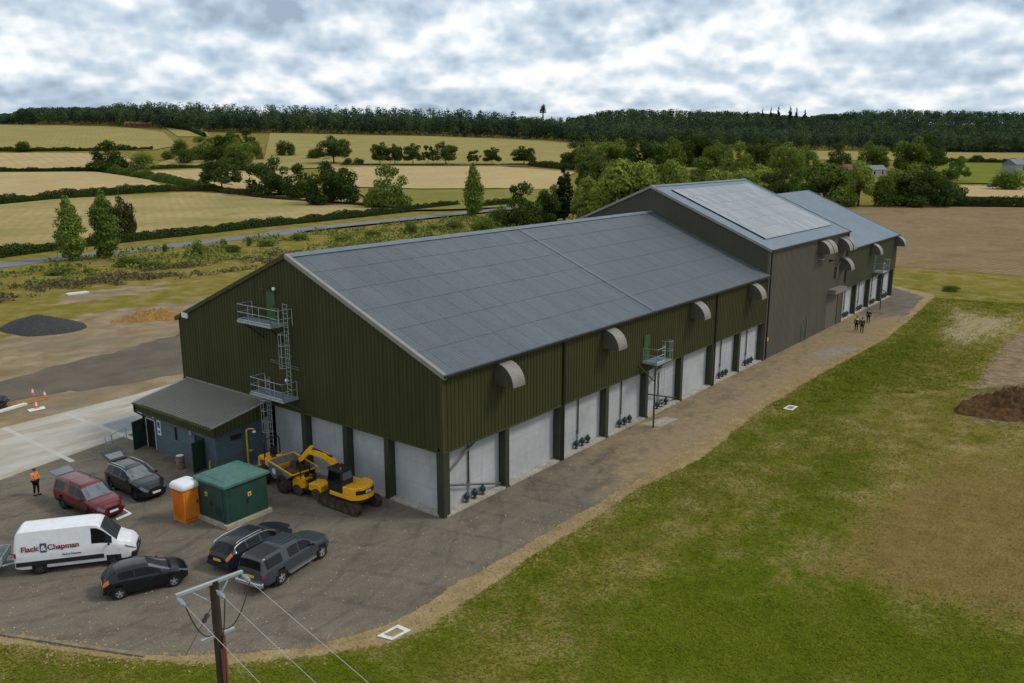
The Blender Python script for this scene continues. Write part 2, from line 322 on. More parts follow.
def mat_apron():
    m, nt, b = new_mat('pale_concrete_apron'); b.inputs['Roughness'].default_value = .95; b.inputs['Specular IOR Level'].default_value = .05
    tc = nt.nodes.new('ShaderNodeTexCoord'); mp = nt.nodes.new('ShaderNodeMapping'); nt.links.new(tc.outputs['Object'], mp.inputs[0]); mp.inputs['Rotation'].default_value = (0, 0, R(-11)); mp.inputs['Scale'].default_value = (.10, .75, 1)
    st = noise(nt, 1.0, 6, .65, vec=mp.outputs[0]); n1 = noise(nt, .3, 5, .6); n2 = noise(nt, 5, 4, .7)
    c = ramp(nt, n1, [(.3, (.37, .35, .30)), (.7, (.50, .48, .43))]); c = mix(nt, mth(nt, 'MULTIPLY', ramp(nt, st, [(.44, (0, 0, 0)), (.62, (1, 1, 1))]), .75), c, (.34, .265, .17))
    c = mix(nt, mth(nt, 'MULTIPLY', n2, .25), c, (.28, .25, .2)); nt.links.new(c, b.inputs['Base Color']); return m
MT['concrete'] = mat_apron()
MT['wornslab'] = mat_two('worn_slab', .5, (.20, .175, .135), (.30, .265, .21), sc2=3, bmp=0)
MT['concjoint'] = mat_two('pale_joint', .6, (.42, .40, .35), (.50, .48, .43), sc2=3, bmp=0)
MT['concgrey'] = mat_two('grey_concrete', .5, (.23, .24, .25), (.32, .33, .34), sc2=6, bmp=0)
MT['darkgravel'] = mat_two('dark_planings', .2, (.100, .082, .062), (.165, .137, .102), sc2=5)
MT['road'] = mat_two('country_road', .1, (.165, .165, .165), (.215, .215, .215), sc2=2, bmp=0)
def mat_field(name, lo, hi, row, stripe=(1, 0), sc=.05, wave=.25, amt=.3):
    amt = min(.8, amt*1.7); row = tuple(v*.80 for v in row)
    m, nt, b = new_mat(name); b.inputs['Roughness'].default_value = 1; b.inputs['Specular IOR Level'].default_value = 0
    n1 = noise(nt, sc, 6, .6); n2 = noise(nt, 1.2, 5, .7)
    c = ramp(nt, n1, [(.32, lo), (.68, hi)])
    tc = nt.nodes.new('ShaderNodeTexCoord'); mp = nt.nodes.new('ShaderNodeMapping'); nt.links.new(tc.outputs['Object'], mp.inputs[0])
    mp.inputs['Rotation'].default_value = (0, 0, math.atan2(stripe[1], stripe[0]))
    w = nd(nt, 'ShaderNodeTexWave', Scale=wave, Distortion=1.5, Detail=3); w.inputs['Detail Scale'].default_value = .5; nt.links.new(mp.outputs[0], w.inputs['Vector'])
    c = mix(nt, mth(nt, 'MULTIPLY', w.outputs['Fac'], amt), c, row)
    n6 = noise(nt, .45, 6, .75)
    c = mix(nt, mth(nt, 'MULTIPLY', ramp(nt, n6, [(.45, (0, 0, 0)), (.7, (1, 1, 1))]), .5), c, tuple(x*.62 for x in lo)); c = mix(nt, mth(nt, 'MULTIPLY', n2, .25), c, tuple(x*1.25 for x in hi))
    nt.links.new(c, b.inputs['Base Color']); return m
MT['f_stubble'] = mat_field('stubble', (0.365, 0.270, 0.130), (0.486, 0.371, 0.186), (0.324, 0.243, 0.112), (.3, 1), wave=.05)
MT['f_tan'] = mat_field('tan_stubble', (0.375, 0.281, 0.138), (0.463, 0.350, 0.178), (0.325, 0.250, 0.115), (1, .3), wave=.06, amt=.2)
MT['f_yel'] = mat_field('yellow_green_grass', (0.235, 0.197, 0.066), (0.325, 0.262, 0.105), (0.200, 0.185, 0.060), (1, .5), wave=.09, amt=.15)
MT['f_mixed'] = mat_field('green_flecked_stubble', (.185, .175, .050), (.42, .31, .155), (.25, .205, .08), (.9, .5), sc=.03, wave=.11, amt=.14)
MT['f_rough'] = mat_field('rough_pasture', (0.163, 0.156, 0.040), (0.250, 0.219, 0.069), (0.150, 0.150, 0.035), (1, 0), wave=.05)
MT['f_plough'] = mat_field('bare_ploughed_soil', (0.194, 0.137, 0.070), (0.263, 0.194, 0.106), (0.137, 0.092, 0.046), (.25, -1), wave=.22, amt=.3)
def roughen(m):
    nt = m.node_tree; b = nt.nodes['Principled BSDF']; src = b.inputs['Base Color'].links[0].from_socket
    a = noise(nt, .12, 6, .7, dist=.5); c = noise(nt, .9, 5, .75)
    k = mix(nt, mth(nt, 'MULTIPLY', ramp(nt, a, [(.5, (0, 0, 0)), (.64, (1, 1, 1))]), .55), src, (.13, .092, .050))
    k = mix(nt, mth(nt, 'MULTIPLY', ramp(nt, c, [(.52, (0, 0, 0)), (.68, (1, 1, 1))]), .5), k, (.33, .265, .18)); k = mix(nt, mth(nt, 'MULTIPLY', ramp(nt, c, [(.30, (1, 1, 1)), (.42, (0, 0, 0))]), .55), k, (.10, .072, .040))
    nt.links.new(k, b.inputs['Base Color'])
roughen(MT['f_plough'])
MT['f_green'] = mat_field('green_meadow', (0.120, 0.150, 0.024), (0.192, 0.198, 0.044), (0.120, 0.132, 0.022), (1, 0), wave=.05)

# ------------------------------------------------------------------ mesh helpers
class MB:
    def __init__(s): s.v = []; s.f = []
    def add(s, vs, fs):
        n = len(s.v); s.v += [tuple(map(float, p)) for p in vs]; s.f += [tuple(i+n for i in f) for f in fs]; return s
    def quad(s, a, b, c, d): return s.add([a, b, c, d], [(0, 1, 2, 3)])
    def box(s, c, d, rz=0, ry=0, rx=0, taper=1.0):
        hx, hy, hz = d[0]/2, d[1]/2, d[2]/2
        vs = [Vector((x*(taper if z > 0 else 1), y*(taper if z > 0 else 1), z)) for x, y, z in
              ((-hx, -hy, -hz), (hx, -hy, -hz), (hx, hy, -hz), (-hx, hy, -hz), (-hx, -hy, hz), (hx, -hy, hz), (hx, hy, hz), (-hx, hy, hz))]
        if rx or ry or rz:
            m = Matrix.Rotation(rz, 3, 'Z') @ Matrix.Rotation(ry, 3, 'Y') @ Matrix.Rotation(rx, 3, 'X'); vs = [m @ p for p in vs]
        c = Vector(c)
        return s.add([p+c for p in vs], [(0, 3, 2, 1), (4, 5, 6, 7), (0, 1, 5, 4), (1, 2, 6, 5), (2, 3, 7, 6), (3, 0, 4, 7)])
    def b3(s, x0, x1, y0, y1, z0, z1): return s.box(((x0+x1)/2, (y0+y1)/2, (z0+z1)/2), (x1-x0, y1-y0, z1-z0))
    def bar(s, p, q, r=.02, n=6, r2=None):
        p, q = Vector(p), Vector(q); d = (q-p)
        if d.length < 1e-6: return s
        z = d.normalized(); a = Vector((0, 0, 1)) if abs(z.z) < .9 else Vector((1, 0, 0)); x = z.cross(a).normalized(); y = z.cross(x)
        r2 = r if r2 is None else r2; vs = []
        for c, rr in ((p, r), (q, r2)):
            for k in range(n):
                t = 2*PI*k/n; vs.append(c+x*(rr*math.cos(t))+y*(rr*math.sin(t)))
        fs = [(k, (k+1) % n, n+(k+1) % n, n+k) for k in range(n)]+[tuple(range(n-1, -1, -1)), tuple(range(n, 2*n))]
        return s.add(vs, fs)
    def path(s, pts, r=.02, n=6):
        for a, b in zip(pts[:-1], pts[1:]): s.bar(a, b, r, n)
        return s
    def lathe(s, prof, c=(0, 0, 0), axis='Z', n=20, cap=True):
        vs = []; c = Vector(c)
        for r, h in prof:
            for k in range(n):
                t = 2*PI*k/n; a, b = r*math.cos(t), r*math.sin(t)
                vs.append(c+(Vector((a, b, h)) if axis == 'Z' else Vector((a, h, b)) if axis == 'Y' else Vector((h, a, b))))
        fs = []
        for i in range(len(prof)-1):
            for k in range(n): fs.append((i*n+k, i*n+(k+1) % n, (i+1)*n+(k+1) % n, (i+1)*n+k))
        if cap: fs += [tuple(range(n-1, -1, -1)), tuple(range((len(prof)-1)*n, len(prof)*n))]
        return s.add(vs, fs)
    def prism(s, poly, y0, y1, axis='Y'):           # poly in (x,z) extruded along y  (or (y,z) along x, (x,y) along z)
        f = (lambda a, b, t: (a, t, b)) if axis == 'Y' else (lambda a, b, t: (t, a, b)) if axis == 'X' else (lambda a, b, t: (a, b, t))
        n = len(poly); vs = [f(a, b, y0) for a, b in poly]+[f(a, b, y1) for a, b in poly]
        return s.add(vs, [tuple(range(n)), tuple(range(2*n-1, n-1, -1))]+[(i, n+i, n+(i+1) % n, (i+1) % n) for i in range(n)])
    def build(s, name, mat, parent=None, smooth=False, bevel=0):
        me = bpy.data.meshes.new(name); me.from_pydata(s.v, [], s.f); me.validate(); me.update()
        import bmesh
        bm = bmesh.new(); bm.from_mesh(me); bmesh.ops.recalc_face_normals(bm, faces=bm.faces); bm.to_mesh(me); bm.free()
        if mat: me.materials.append(MT[mat] if isinstance(mat, str) else mat)
        o = bpy.data.objects.new(name, me); COL.objects.link(o)
        if parent: o.parent = parent
        if smooth:
            me.polygons.foreach_set('use_smooth', [True]*len(me.polygons))
            try: me.set_sharp_from_angle(angle=R(38))
            except Exception: pass
        if bevel:
            md = o.modifiers.new('bevel', 'BEVEL'); md.width = bevel; md.segments = 2; md.limit_method = 'ANGLE'; md.angle_limit = R(35)
        return o
def tag(o, label=None, cat=None, group=None, kind=None):
    for k, v in (('label', label), ('category', cat), ('group', group), ('kind', kind)):
        if v: o[k] = v
    return o
def thing(name, label, cat, loc=(0, 0, 0), rz=0, group=None):
    o = bpy.data.objects.new(name, None); COL.objects.link(o); o.location = loc; o.rotation_euler = (0, 0, rz); o.empty_display_size = .2
    return tag(o, label, cat, group)
def dup(o, parent=None):
    c = o.copy(); COL.objects.link(c); c.parent = parent
    for ch in list(o.children): dup(ch, c)
    return c
def mesh_np(name, V, F, mat, smooth=False, parent=None):
    """V (n,3); F (m,k)"""
    me = bpy.data.meshes.new(name); V = np.asarray(V, np.float32); F = np.asarray(F, np.int32); k = F.shape[1]
    me.vertices.add(len(V)); me.vertices.foreach_set('co', V.ravel())
    me.loops.add(F.size); me.loops.foreach_set('vertex_index', F.ravel())
    me.polygons.add(len(F)); me.polygons.foreach_set('loop_start', np.arange(len(F), dtype=np.int32)*k)
    try: me.polygons.foreach_set('loop_total', np.full(len(F), k, dtype=np.int32))
    except Exception: pass
    if smooth: me.polygons.foreach_set('use_smooth', np.ones(len(F), dtype=bool))
    me.update(calc_edges=True); me.validate()
    if mat: me.materials.append(MT[mat] if isinstance(mat, str) else mat)
    o = bpy.data.objects.new(name, me); COL.objects.link(o)
    if parent: o.parent = parent
    return o
def set_attr(o, name, vals):
    a = o.data.attributes.new(name, 'FLOAT', 'POINT'); a.data.foreach_set('value', np.asarray(vals, np.float32))
def inside(px, py, poly):
    r = np.zeros(px.shape, bool); n = len(poly)
    for i in range(n):
        x0, y0 = poly[i]; x1, y1 = poly[(i+1) % n]
        c = ((y0 > py) != (y1 > py)) & (px < (x1-x0)*(py-y0)/((y1-y0) if y1 != y0 else 1e-9)+x0); r ^= c
    return r
def pdist(px, py, poly, closed=True):
    d = np.full(px.shape, 1e9); n = len(poly)
    for i in range(n if closed else n-1):
        a = np.array(poly[i]); b = np.array(poly[(i+1) % n]); ab = b-a; L = max(ab @ ab, 1e-9)
        t = np.clip(((px-a[0])*ab[0]+(py-a[1])*ab[1])/L, 0, 1)
        d = np.minimum(d, np.hypot(px-a[0]-t*ab[0], py-a[1]-t*ab[1]))
    return d
def soft(px, py, poly, w):                          # 1 inside, 0 outside, .5 on the edge
    d = pdist(px, py, poly); return np.clip(.5+np.where(inside(px, py, poly), d, -d)/(2*w), 0, 1)
def gp(pts): return [tuple(g0(*p)) for p in pts]

# ------------------------------------------------------------------ sky and sun
SUN_EL = R(46); SUN_DIR = Vector((.55*math.cos(SUN_EL)/.9, -.71*math.cos(SUN_EL)/.9, math.sin(SUN_EL))).normalized()
w = bpy.data.worlds.new('World'); SC.world = w; w.use_nodes = True; nt = w.node_tree; bg = nt.nodes['Background']
sky = nt.nodes.new('ShaderNodeTexSky'); sky.sky_type = 'NISHITA'; sky.sun_disc = False; sky.sun_elevation = SUN_EL
sky.sun_rotation = math.atan2(SUN_DIR.x, SUN_DIR.y); sky.air_density = 1.2; sky.dust_density = 2
tc = nt.nodes.new('ShaderNodeTexCoord'); sx = nt.nodes.new('ShaderNodeSeparateXYZ'); nt.links.new(tc.outputs['Generated'], sx.inputs[0])
zz = mth(nt, 'MAXIMUM', sx.outputs[2], 0.0)
def cloudvec(sq, dz=0.0, off=(0, 0, 0)):
    cm = nt.nodes.new('ShaderNodeCombineXYZ')
    nt.links.new(mth(nt, 'ADD', sx.outputs[0], off[0]), cm.inputs[0]); nt.links.new(mth(nt, 'ADD', sx.outputs[1], off[1]), cm.inputs[1])
    # cloud rows bunch up towards the horizon
    e = mth(nt, 'POWER', mth(nt, 'ADD', zz, .012), .62)
    nt.links.new(mth(nt, 'MULTIPLY', mth(nt, 'ADD', e, off[2]+dz), sq), cm.inputs[2]); return cm.outputs[0]
O1 = (.37, 1.13, .21)
def puffs(v, det):
    n = noise(nt, 5.6, det, .66, vec=v)
    o = nd(nt, 'ShaderNodeTexVoronoi', feature='F1', Scale=17.0, Detail=2.0, Roughness=.5); nt.links.new(v, o.inputs['Vector'])
    return mth(nt, 'ADD', n, mth(nt, 'MULTIPLY', mth(nt, 'SUBTRACT', .42, o.outputs['Distance']), .34))
na = puffs(cloudvec(1.15, 0, O1), 8); nb = puffs(cloudvec(1.15, .020, O1), 4)
nl = noise(nt, 2.6, 3, .5, vec=cloudvec(2.4, 0, (1.7, .4, .93)))
shade = mth(nt, 'MULTIPLY', mth(nt, 'SUBTRACT', na, nb), 2.5)
dens = mth(nt, 'ADD', mth(nt, 'MULTIPLY', na, .65), mth(nt, 'MULTIPLY', mth(nt, 'SUBTRACT', nl, .5), 1.0))
bright = mth(nt, 'ADD', mth(nt, 'ADD', mth(nt, 'MULTIPLY', mth(nt, 'SUBTRACT', .35, dens), 1.7), .31), shade)
ccol = ramp(nt, bright, [(.0, (3.2, 4.15, 5.2)), (.28, (4.5, 5.6, 6.8)), (.52, (6.0, 6.9, 7.8)), (.74, (8.0, 8.5, 8.9)), (.95, (9.6, 9.75, 9.9))])
fin = mix(nt, .08, ccol, sky.outputs[0])
nt.links.new(fin, bg.inputs['Color']); bg.inputs['Strength'].default_value = .1
sl = bpy.data.lights.new('sun', 'SUN'); so = bpy.data.objects.new('sun', sl); COL.objects.link(so)
sl.energy = 1.5; sl.angle = R(12); sl.color = (1, .95, .87)
so.rotation_euler = SUN_DIR.to_track_quat('Z', 'Y').to_euler(); so.location = (0, 0, 120)
SC.view_settings.view_transform = 'Standard'; SC.view_settings.look = 'None'; SC.view_settings.exposure = .16; SC.view_settings.gamma = 1
SC.render.engine = 'CYCLES'; SC.cycles.use_denoising = True; SC.cycles.max_bounces = 5; SC.cycles.diffuse_bounces = 3

# ------------------------------------------------------------------ ground sheet
def axis(lo, hi, flo, fhi, step, grow=1.09, mx=28):
    a = list(np.arange(flo, fhi+1e-6, step)); s = step
    while a[-1] < hi: s = min(s*grow, mx); a.append(a[-1]+s)
    s = step; b = []; x = flo
    while x > lo: s = min(s*grow, mx); x -= s; b.append(x)
    return np.array(b[::-1]+a)
AX = axis(-420, 1750, -38, 130, .8); AY = axis(-560, 1750, -34, 100, .8)
GX, GY = np.meshgrid(AX, AY); gx, gy = GX.ravel(), GY.ravel(); gz = H(gx, gy)
nx, ny = len(AX), len(AY)
idx = np.arange(nx*ny).reshape(ny, nx)
F = np.stack([idx[:-1, :-1], idx[:-1, 1:], idx[1:, 1:], idx[1:, :-1]], -1).reshape(-1, 4)
ground = mesh_np('ground', np.stack([gx, gy, gz], 1), F, 'ground', True); tag(ground, kind='structure')
BARE = gp([(764, 587), (800, 565), (844, 553), (869, 477), (885, 455), (940, 445), (1024, 436), (1060, 440), (1075, 640), (1018, 625), (960, 606), (906, 601), (844, 575), (810, 572)])
near = (np.abs(gx-45) < 140) & (np.abs(gy-30) < 140)
def nattr(fn, base=0.0):
    a = np.full(len(gx), base); a[near] = fn(gx[near], gy[near]); return a
set_attr(ground, 'bare', nattr(lambda x, y: np.maximum.reduce([
    soft(x, y, gp([(764, 587), (800, 565), (844, 553), (862, 505), (900, 490), (960, 478), (1060, 470), (1075, 640), (1018, 625), (960, 606), (906, 601), (844, 575), (810, 572)]), 3.0), .56*soft(x, y, BARE, 3.5), .55*soft(x, y, gp([(640, 500), (700, 470), (716, 520), (660, 545), (600, 580), (560, 620)]), 2.5),
    .45*soft(x, y, gp([(470, 600), (540, 570), (600, 625), (540, 660), (470, 640)]), 2.0), .5*soft(x, y, gp([(0, 650), (120, 662), (230, 672), (250, 690), (0, 690)]), .8),
    .62*soft(x, y, gp([(860, 380), (900, 350), (950, 330), (1000, 345), (960, 370), (900, 400)]), 3)])))
def dry_at(x, y): return np.clip(.86
    - .75*soft(x, y, gp([(560, 690), (640, 600), (700, 560), (770, 590), (850, 585), (920, 610), (1030, 640), (1040, 700)]), 3)
    - .55*soft(x, y, gp([(430, 630), (520, 575), (640, 500), (760, 425), (900, 340), (935, 310), (935, 345), (830, 420), (720, 470), (650, 530), (560, 580), (460, 650)]), 2.5)
    - .45*soft(x, y, gp([(690, 560), (770, 480), (830, 440), (870, 455), (850, 530), (770, 580)]), 2.5)
    - .45*soft(x, y, gp([(0, 655), (240, 668), (390, 645), (440, 640), (420, 690), (0, 690)]), .8) - .15*soft(x, y, gp([(896, 266), (1030, 290), (1030, 310), (935, 300), (892, 285)]), 4)
    + .25*soft(x, y, [(-80, 74), (130, 74), (130, 100), (-80, 100)], 5), 0, 1)
set_attr(ground, 'dry', nattr(dry_at, .72))
DIRT = [(-60, 30), (1, 38), (30, 38), (60, 60), (40, 76), (18, 79), (0, 70), (-20, 76), (-60, 70)]
set_attr(ground, 'dirt', nattr(lambda x, y: np.maximum(soft(x, y, DIRT, 3), .8*soft(x, y, [(18, 88), (34, 88), (40, 96), (22, 98)], 3))))
set_attr(ground, 'chalk', nattr(lambda x, y: soft(x, y, gp([(925, 330), (950, 306), (1000, 316), (1030, 308), (1030, 332), (985, 345), (940, 352)]), 3)))
set_attr(ground, 'soil', nattr(lambda x, y: soft(x, y, gp([(958, 412), (985, 368), (1004, 340), (1040, 322), (1100, 420), (1024, 424), (985, 424)]), 1.2)))

def sheet(name, poly, z, mat, step=None, wob=0, attrs=None, seed=0):
    """flat sheet with a finely divided, slightly ragged outline"""
    pts = []
    n = len(poly)
    for i in range(n):
        a = np.array(poly[i]); b = np.array(poly[(i+1) % n]); L = np.linalg.norm(b-a); k = max(1, int(L/step)) if step else 1
        for j in range(k):
            p = a+(b-a)*j/k
            if wob:
                p = p+wob*.5*np.array([mnoise.noise((p[0]*5.1, p[1]*5.1, seed+2)), mnoise.noise((p[0]*5.1, p[1]*5.1, seed+20))])+wob*np.array([mnoise.noise((p[0]*.5+seed, p[1]*.5, 1.3))+.6*mnoise.noise((p[0]*1.9, p[1]*1.9+seed, 4)), mnoise.noise((p[0]*.5, p[1]*.5+seed, 7.7))+.6*mnoise.noise((p[0]*1.9+seed, p[1]*1.9, 9))])
            pts.append(p)
    import bmesh
    bm = bmesh.new(); vs = [bm.verts.new((p[0], p[1], z)) for p in pts]; bm.faces.new(vs)
    bm.normal_update(); bmesh.ops.triangulate(bm, faces=bm.faces[:], ngon_method='EAR_CLIP'); bm.normal_update()
    for f in bm.faces:
        if f.normal.z < 0: f.normal_flip()
    if attrs:
        for ax, lo, hi in ((0, -32, 104), (1, -10, 30)):
            c = lo
            while c < hi:
                no = (1, 0, 0) if ax == 0 else (0, 1, 0); co = (c, 0, 0) if ax == 0 else (0, c, 0)
                bmesh.ops.bisect_plane(bm, geom=bm.verts[:]+bm.edges[:]+bm.faces[:], plane_co=co, plane_no=no); c += 2.0
    me = bpy.data.meshes.new(name); bm.to_mesh(me); bm.free(); me.materials.append(MT[mat])
    o = bpy.data.objects.new(name, me); COL.objects.link(o); tag(o, kind='structure')
    if attrs:
        co = np.array([v.co[:2] for v in me.vertices]); set_attr(o, 'mud', attrs(co[:, 0], co[:, 1]))
    return o
E_YARD = [(0, 634), (60, 646), (130, 655), (226, 655), (300, 648), (380, 626), (400, 618), (462, 580), (519, 551), (562, 524), (600, 502), (660, 466), (740, 415), (820, 364), (880, 332), (908, 314), (924, 297)]
E_VERGE = [(0, 642), (60, 651), (130, 660), (226, 664), (310, 656), (390, 643), (431, 626), (469, 600), (500, 580), (531, 556), (575, 531), (619, 501), (640, 487), (702, 458), (758, 412), (826, 371), (888, 338), (914, 316), (935, 295)]
BACK = [(106, 3), (98, 3), (98, 12), (1, 12), (1, 29.4), (-3.4, 29.05), (-13.5, 27.05), (-31, 23.4), (-26, 16.5)]
yard_poly = gp(E_YARD)+BACK
def mudf(x, y):
    m = .85*sstep(0, 20, x)+.12*sstep(40, 60, x)-.65*sstep(76, 84, x)
    m = m+.35*np.exp(-((y+5.2)/1.4)**2)+.40*np.exp(-(((x+15)/4)**2+((y+1)/2.0)**2))-.1
    return np.clip(m, 0, 1)
sheet('gravel_verge', gp(E_VERGE)+[(108, 3.5)]+[(p[0], p[1]) for p in BACK[1:]], .006, 'verge', .2, .30, seed=3)
sheet('yard', yard_poly, .014, 'asphalt', .2, .26, mudf, seed=11)
CONC = [(-40, 21.4), (-13.5, 27), (-3.2, 29.1), (30, 34), (30, 43.5), (2.5, 38.9), (-9, 38.3), (-40, 35)]
sheet('concrete_apron', CONC, .022, 'concrete')
def strip_px(name, a, b, wid, z, mat):
    a = np.array(g0(*a)); b = np.array(g0(*b)); d = (b-a)/np.linalg.norm(b-a); n = np.array([-d[1], d[0]])*wid/2
    return MB().quad(*[(*(p), z) for p in (a-n, b-n, b+n, a+n)]).build(name, mat)
for a, b in (((4, 428), (73, 462)), ((66, 414.4), (136, 440))): tag(strip_px('concrete_joint', a, b, .38, .026, 'concjoint'), kind='structure')
sheet('grey_slab', gp([(102, 425), (134, 416), (140, 428), (121, 433.5)]), .027, 'concgrey')
sheet('planings_strip', [(-60, 41.5), (-7, 45.5), (9, 42.0), (40, 50), (60, 60), (18.5, 58.5), (-5.5, 52), (-60, 50)], .012, 'darkgravel', 1.0, .9, seed=5)
sheet('parking_line', gp([(131.6, 514.3), (130, 512.6), (115.5, 518.6), (117.2, 520.4)]), .02, 'white')
sheet('parking_line', gp([(130.2, 514.2), (132, 513.6), (123, 508.2), (121.2, 508.8)]), .024, 'white')
sheet('pale_slab', gp([(640, 424), (666, 417), (679, 419), (660, 427)]), .02, 'kerbconc')
sheet('pale_slab', gp([(812, 353), (846, 345), (858, 350), (822, 361)]), .02, 'wornslab')
sheet('pale_slab', gp([(233, 471), (262, 464), (272, 467), (246, 477)]), .02, 'kerbconc')

# ------------------------------------------------------------------ fields, road, hills draped on the terrain
def drape(name, top, bot, mat, off=.3, nx=40, ny=14):
    def interp(pl, n):
        xs = np.array(pl, float); L = np.r_[0, np.cumsum(np.hypot(*np.diff(xs, axis=0).T))]; t = np.linspace(0, L[-1], n)
        return np.stack([np.interp(t, L, xs[:, 0]), np.interp(t, L, xs[:, 1])], 1)
    A = interp(top, nx); B = interp(bot, nx); f = np.linspace(0, 1, ny)[:, None, None]
    V = at_many((A[None]*(1-f)+B[None]*f).reshape(-1, 2)); V[:, 2] += np.where(V[:, 2] > .05, off, off*.1)
    idx = np.arange(nx*ny).reshape(ny, nx)
    F = np.stack([idx[:-1, :-1], idx[1:, :-1], idx[1:, 1:], idx[:-1, 1:]], -1).reshape(-1, 4)
    o = mesh_np(name, V, F, mat, True); return tag(o, kind='structure')
drape('hilltop_field', [(-60, 124.6), (30, 124.6), (100, 125.8), (139, 129), (164, 133)], [(-60, 151), (60, 150), (110, 150), (150, 151), (178, 146)], 'f_yel', .4)
drape('tan_field', [(-60, 154), (60, 153.5), (97, 154), (120, 156)], [(-60, 170), (60, 169), (103, 169.5), (150, 169)], 'f_tan', .45)
drape('striped_stubble_field', [(-60, 174), (40, 173), (95, 172.5), (150, 181)], [(-60, 206), (0, 203), (60, 198), (172, 191)], 'f_stubble', .5)
drape('tan_field', [(131, 172.5), (214, 170), (262, 174), (300, 170)], [(150, 178), (216, 191), (262, 194), (300, 196)], 'f_tan', .55, ny=10)
drape('upper_strip_field', [(178, 157), (231, 154), (285, 160)], [(155, 165.5), (214, 168.5), (262, 171)], 'f_yel', .5, ny=8)
drape('wide_mixed_field', [(-60, 209), (0, 206), (60, 200), (195, 193), (262, 198), (350, 199), (395, 206)], [(-60, 268), (0, 257), (60, 249), (125, 242), (262, 227.5), (342, 219), (400, 213)], 'f_mixed', .5, ny=24)
drape('hill_pasture', [(270, 133), (367, 135), (500, 138), (575, 141)], [(262, 170), (347, 168), (500, 167), (575, 166)], 'f_yel', .45)
drape('hilltop_strip', [(165, 128), (205, 129)], [(178, 137), (210, 137)], 'f_yel', .45, nx=10, ny=6)
drape('tan_stubble_field', [(330, 168.5), (420, 167.5), (500, 167.5), (575, 173)], [(349, 188), (420, 190), (500, 189.5), (548, 191)], 'f_tan', .6)
drape('rough_pasture', [(349, 189), (420, 191), (500, 190.5), (560, 190)], [(390, 212), (450, 211), (500, 209), (560, 205)], 'f_rough', .62)
drape('yellow_field', [(800, 151), (900, 151), (1060, 152)], [(800, 160), (900, 161), (1060, 162)], 'f_yel', .45, ny=10)
drape('green_meadow', [(930, 163), (1060, 164)], [(930, 183), (1060, 186)], 'f_green', .5, ny=10)
drape('pale_meadow', [(930, 186), (1060, 188)], [(945, 197), (1060, 200)], 'f_tan', .5, ny=8)
drape('ploughed_field', [(780, 205), (850, 206), (940, 207.5), (1090, 209)], [(870, 262), (900, 267), (1024, 276), (1110, 283)], 'f_plough', .3, nx=50, ny=26)
drape('country_road', [(-60, 268.5), (0, 263), (64, 255.5), (125, 249.5), (240, 236), (336, 226), (463, 213), (500, 209.5), (560, 203)], [(-60, 274.2), (0, 268.3), (64, 260), (125, 253.6), (240, 239.7), (336, 229.3), (463, 216), (500, 212), (560, 205)], 'road', .5, nx=70, ny=5)

# ------------------------------------------------------------------ vegetation
def rand_quads(C, S, flat=0.0, rng=RNG, out=None, k=1.5):
    """one randomly turned quad of size S round each centre C"""
    n = len(C); a = rng.normal(size=(n, 3)); a[:, 2] *= (1-flat)
    if out is not None: a = a*.75+np.asarray(out)*k
    a /= np.linalg.norm(a, axis=1)[:, None]
    b = rng.normal(size=(n, 3)); b -= (b*a).sum(1)[:, None]*a; b /= np.linalg.norm(b, axis=1)[:, None]
    c = np.cross(a, b); S = np.broadcast_to(S, (n,))[:, None]; e = .6+.5*rng.random((n, 1))
    V = np.stack([C-b*S*.5*e, C+c*S*.38, C+b*S*.5*e, C-c*S*.38], 1).reshape(-1, 3)
    return V, np.arange(4*n).reshape(n, 4)
def lobes_points(lobes, n, rng, shell=.55):
    """points near the surface of a set of ellipsoid lobes (centre, radii)"""
    A = np.array([l[1][0]*l[1][1]+l[1][0]*l[1][2]+l[1][1]*l[1][2] for l in lobes]); A = A/A.sum(); out = []; outs = []
    for (c, r), f in zip(lobes, A):
        k = max(3, int(n*f)); d = rng.normal(size=(k, 3)); d /= np.linalg.norm(d, axis=1)[:, None]; outs.append(d)
        rr = (shell+(1-shell)*rng.random((k, 1))**.6)*(1+.10*rng.normal(size=(k, 1)))
        out.append(np.array(c)+d*rr*np.array(r))
    return np.concatenate(out), np.concatenate(outs)
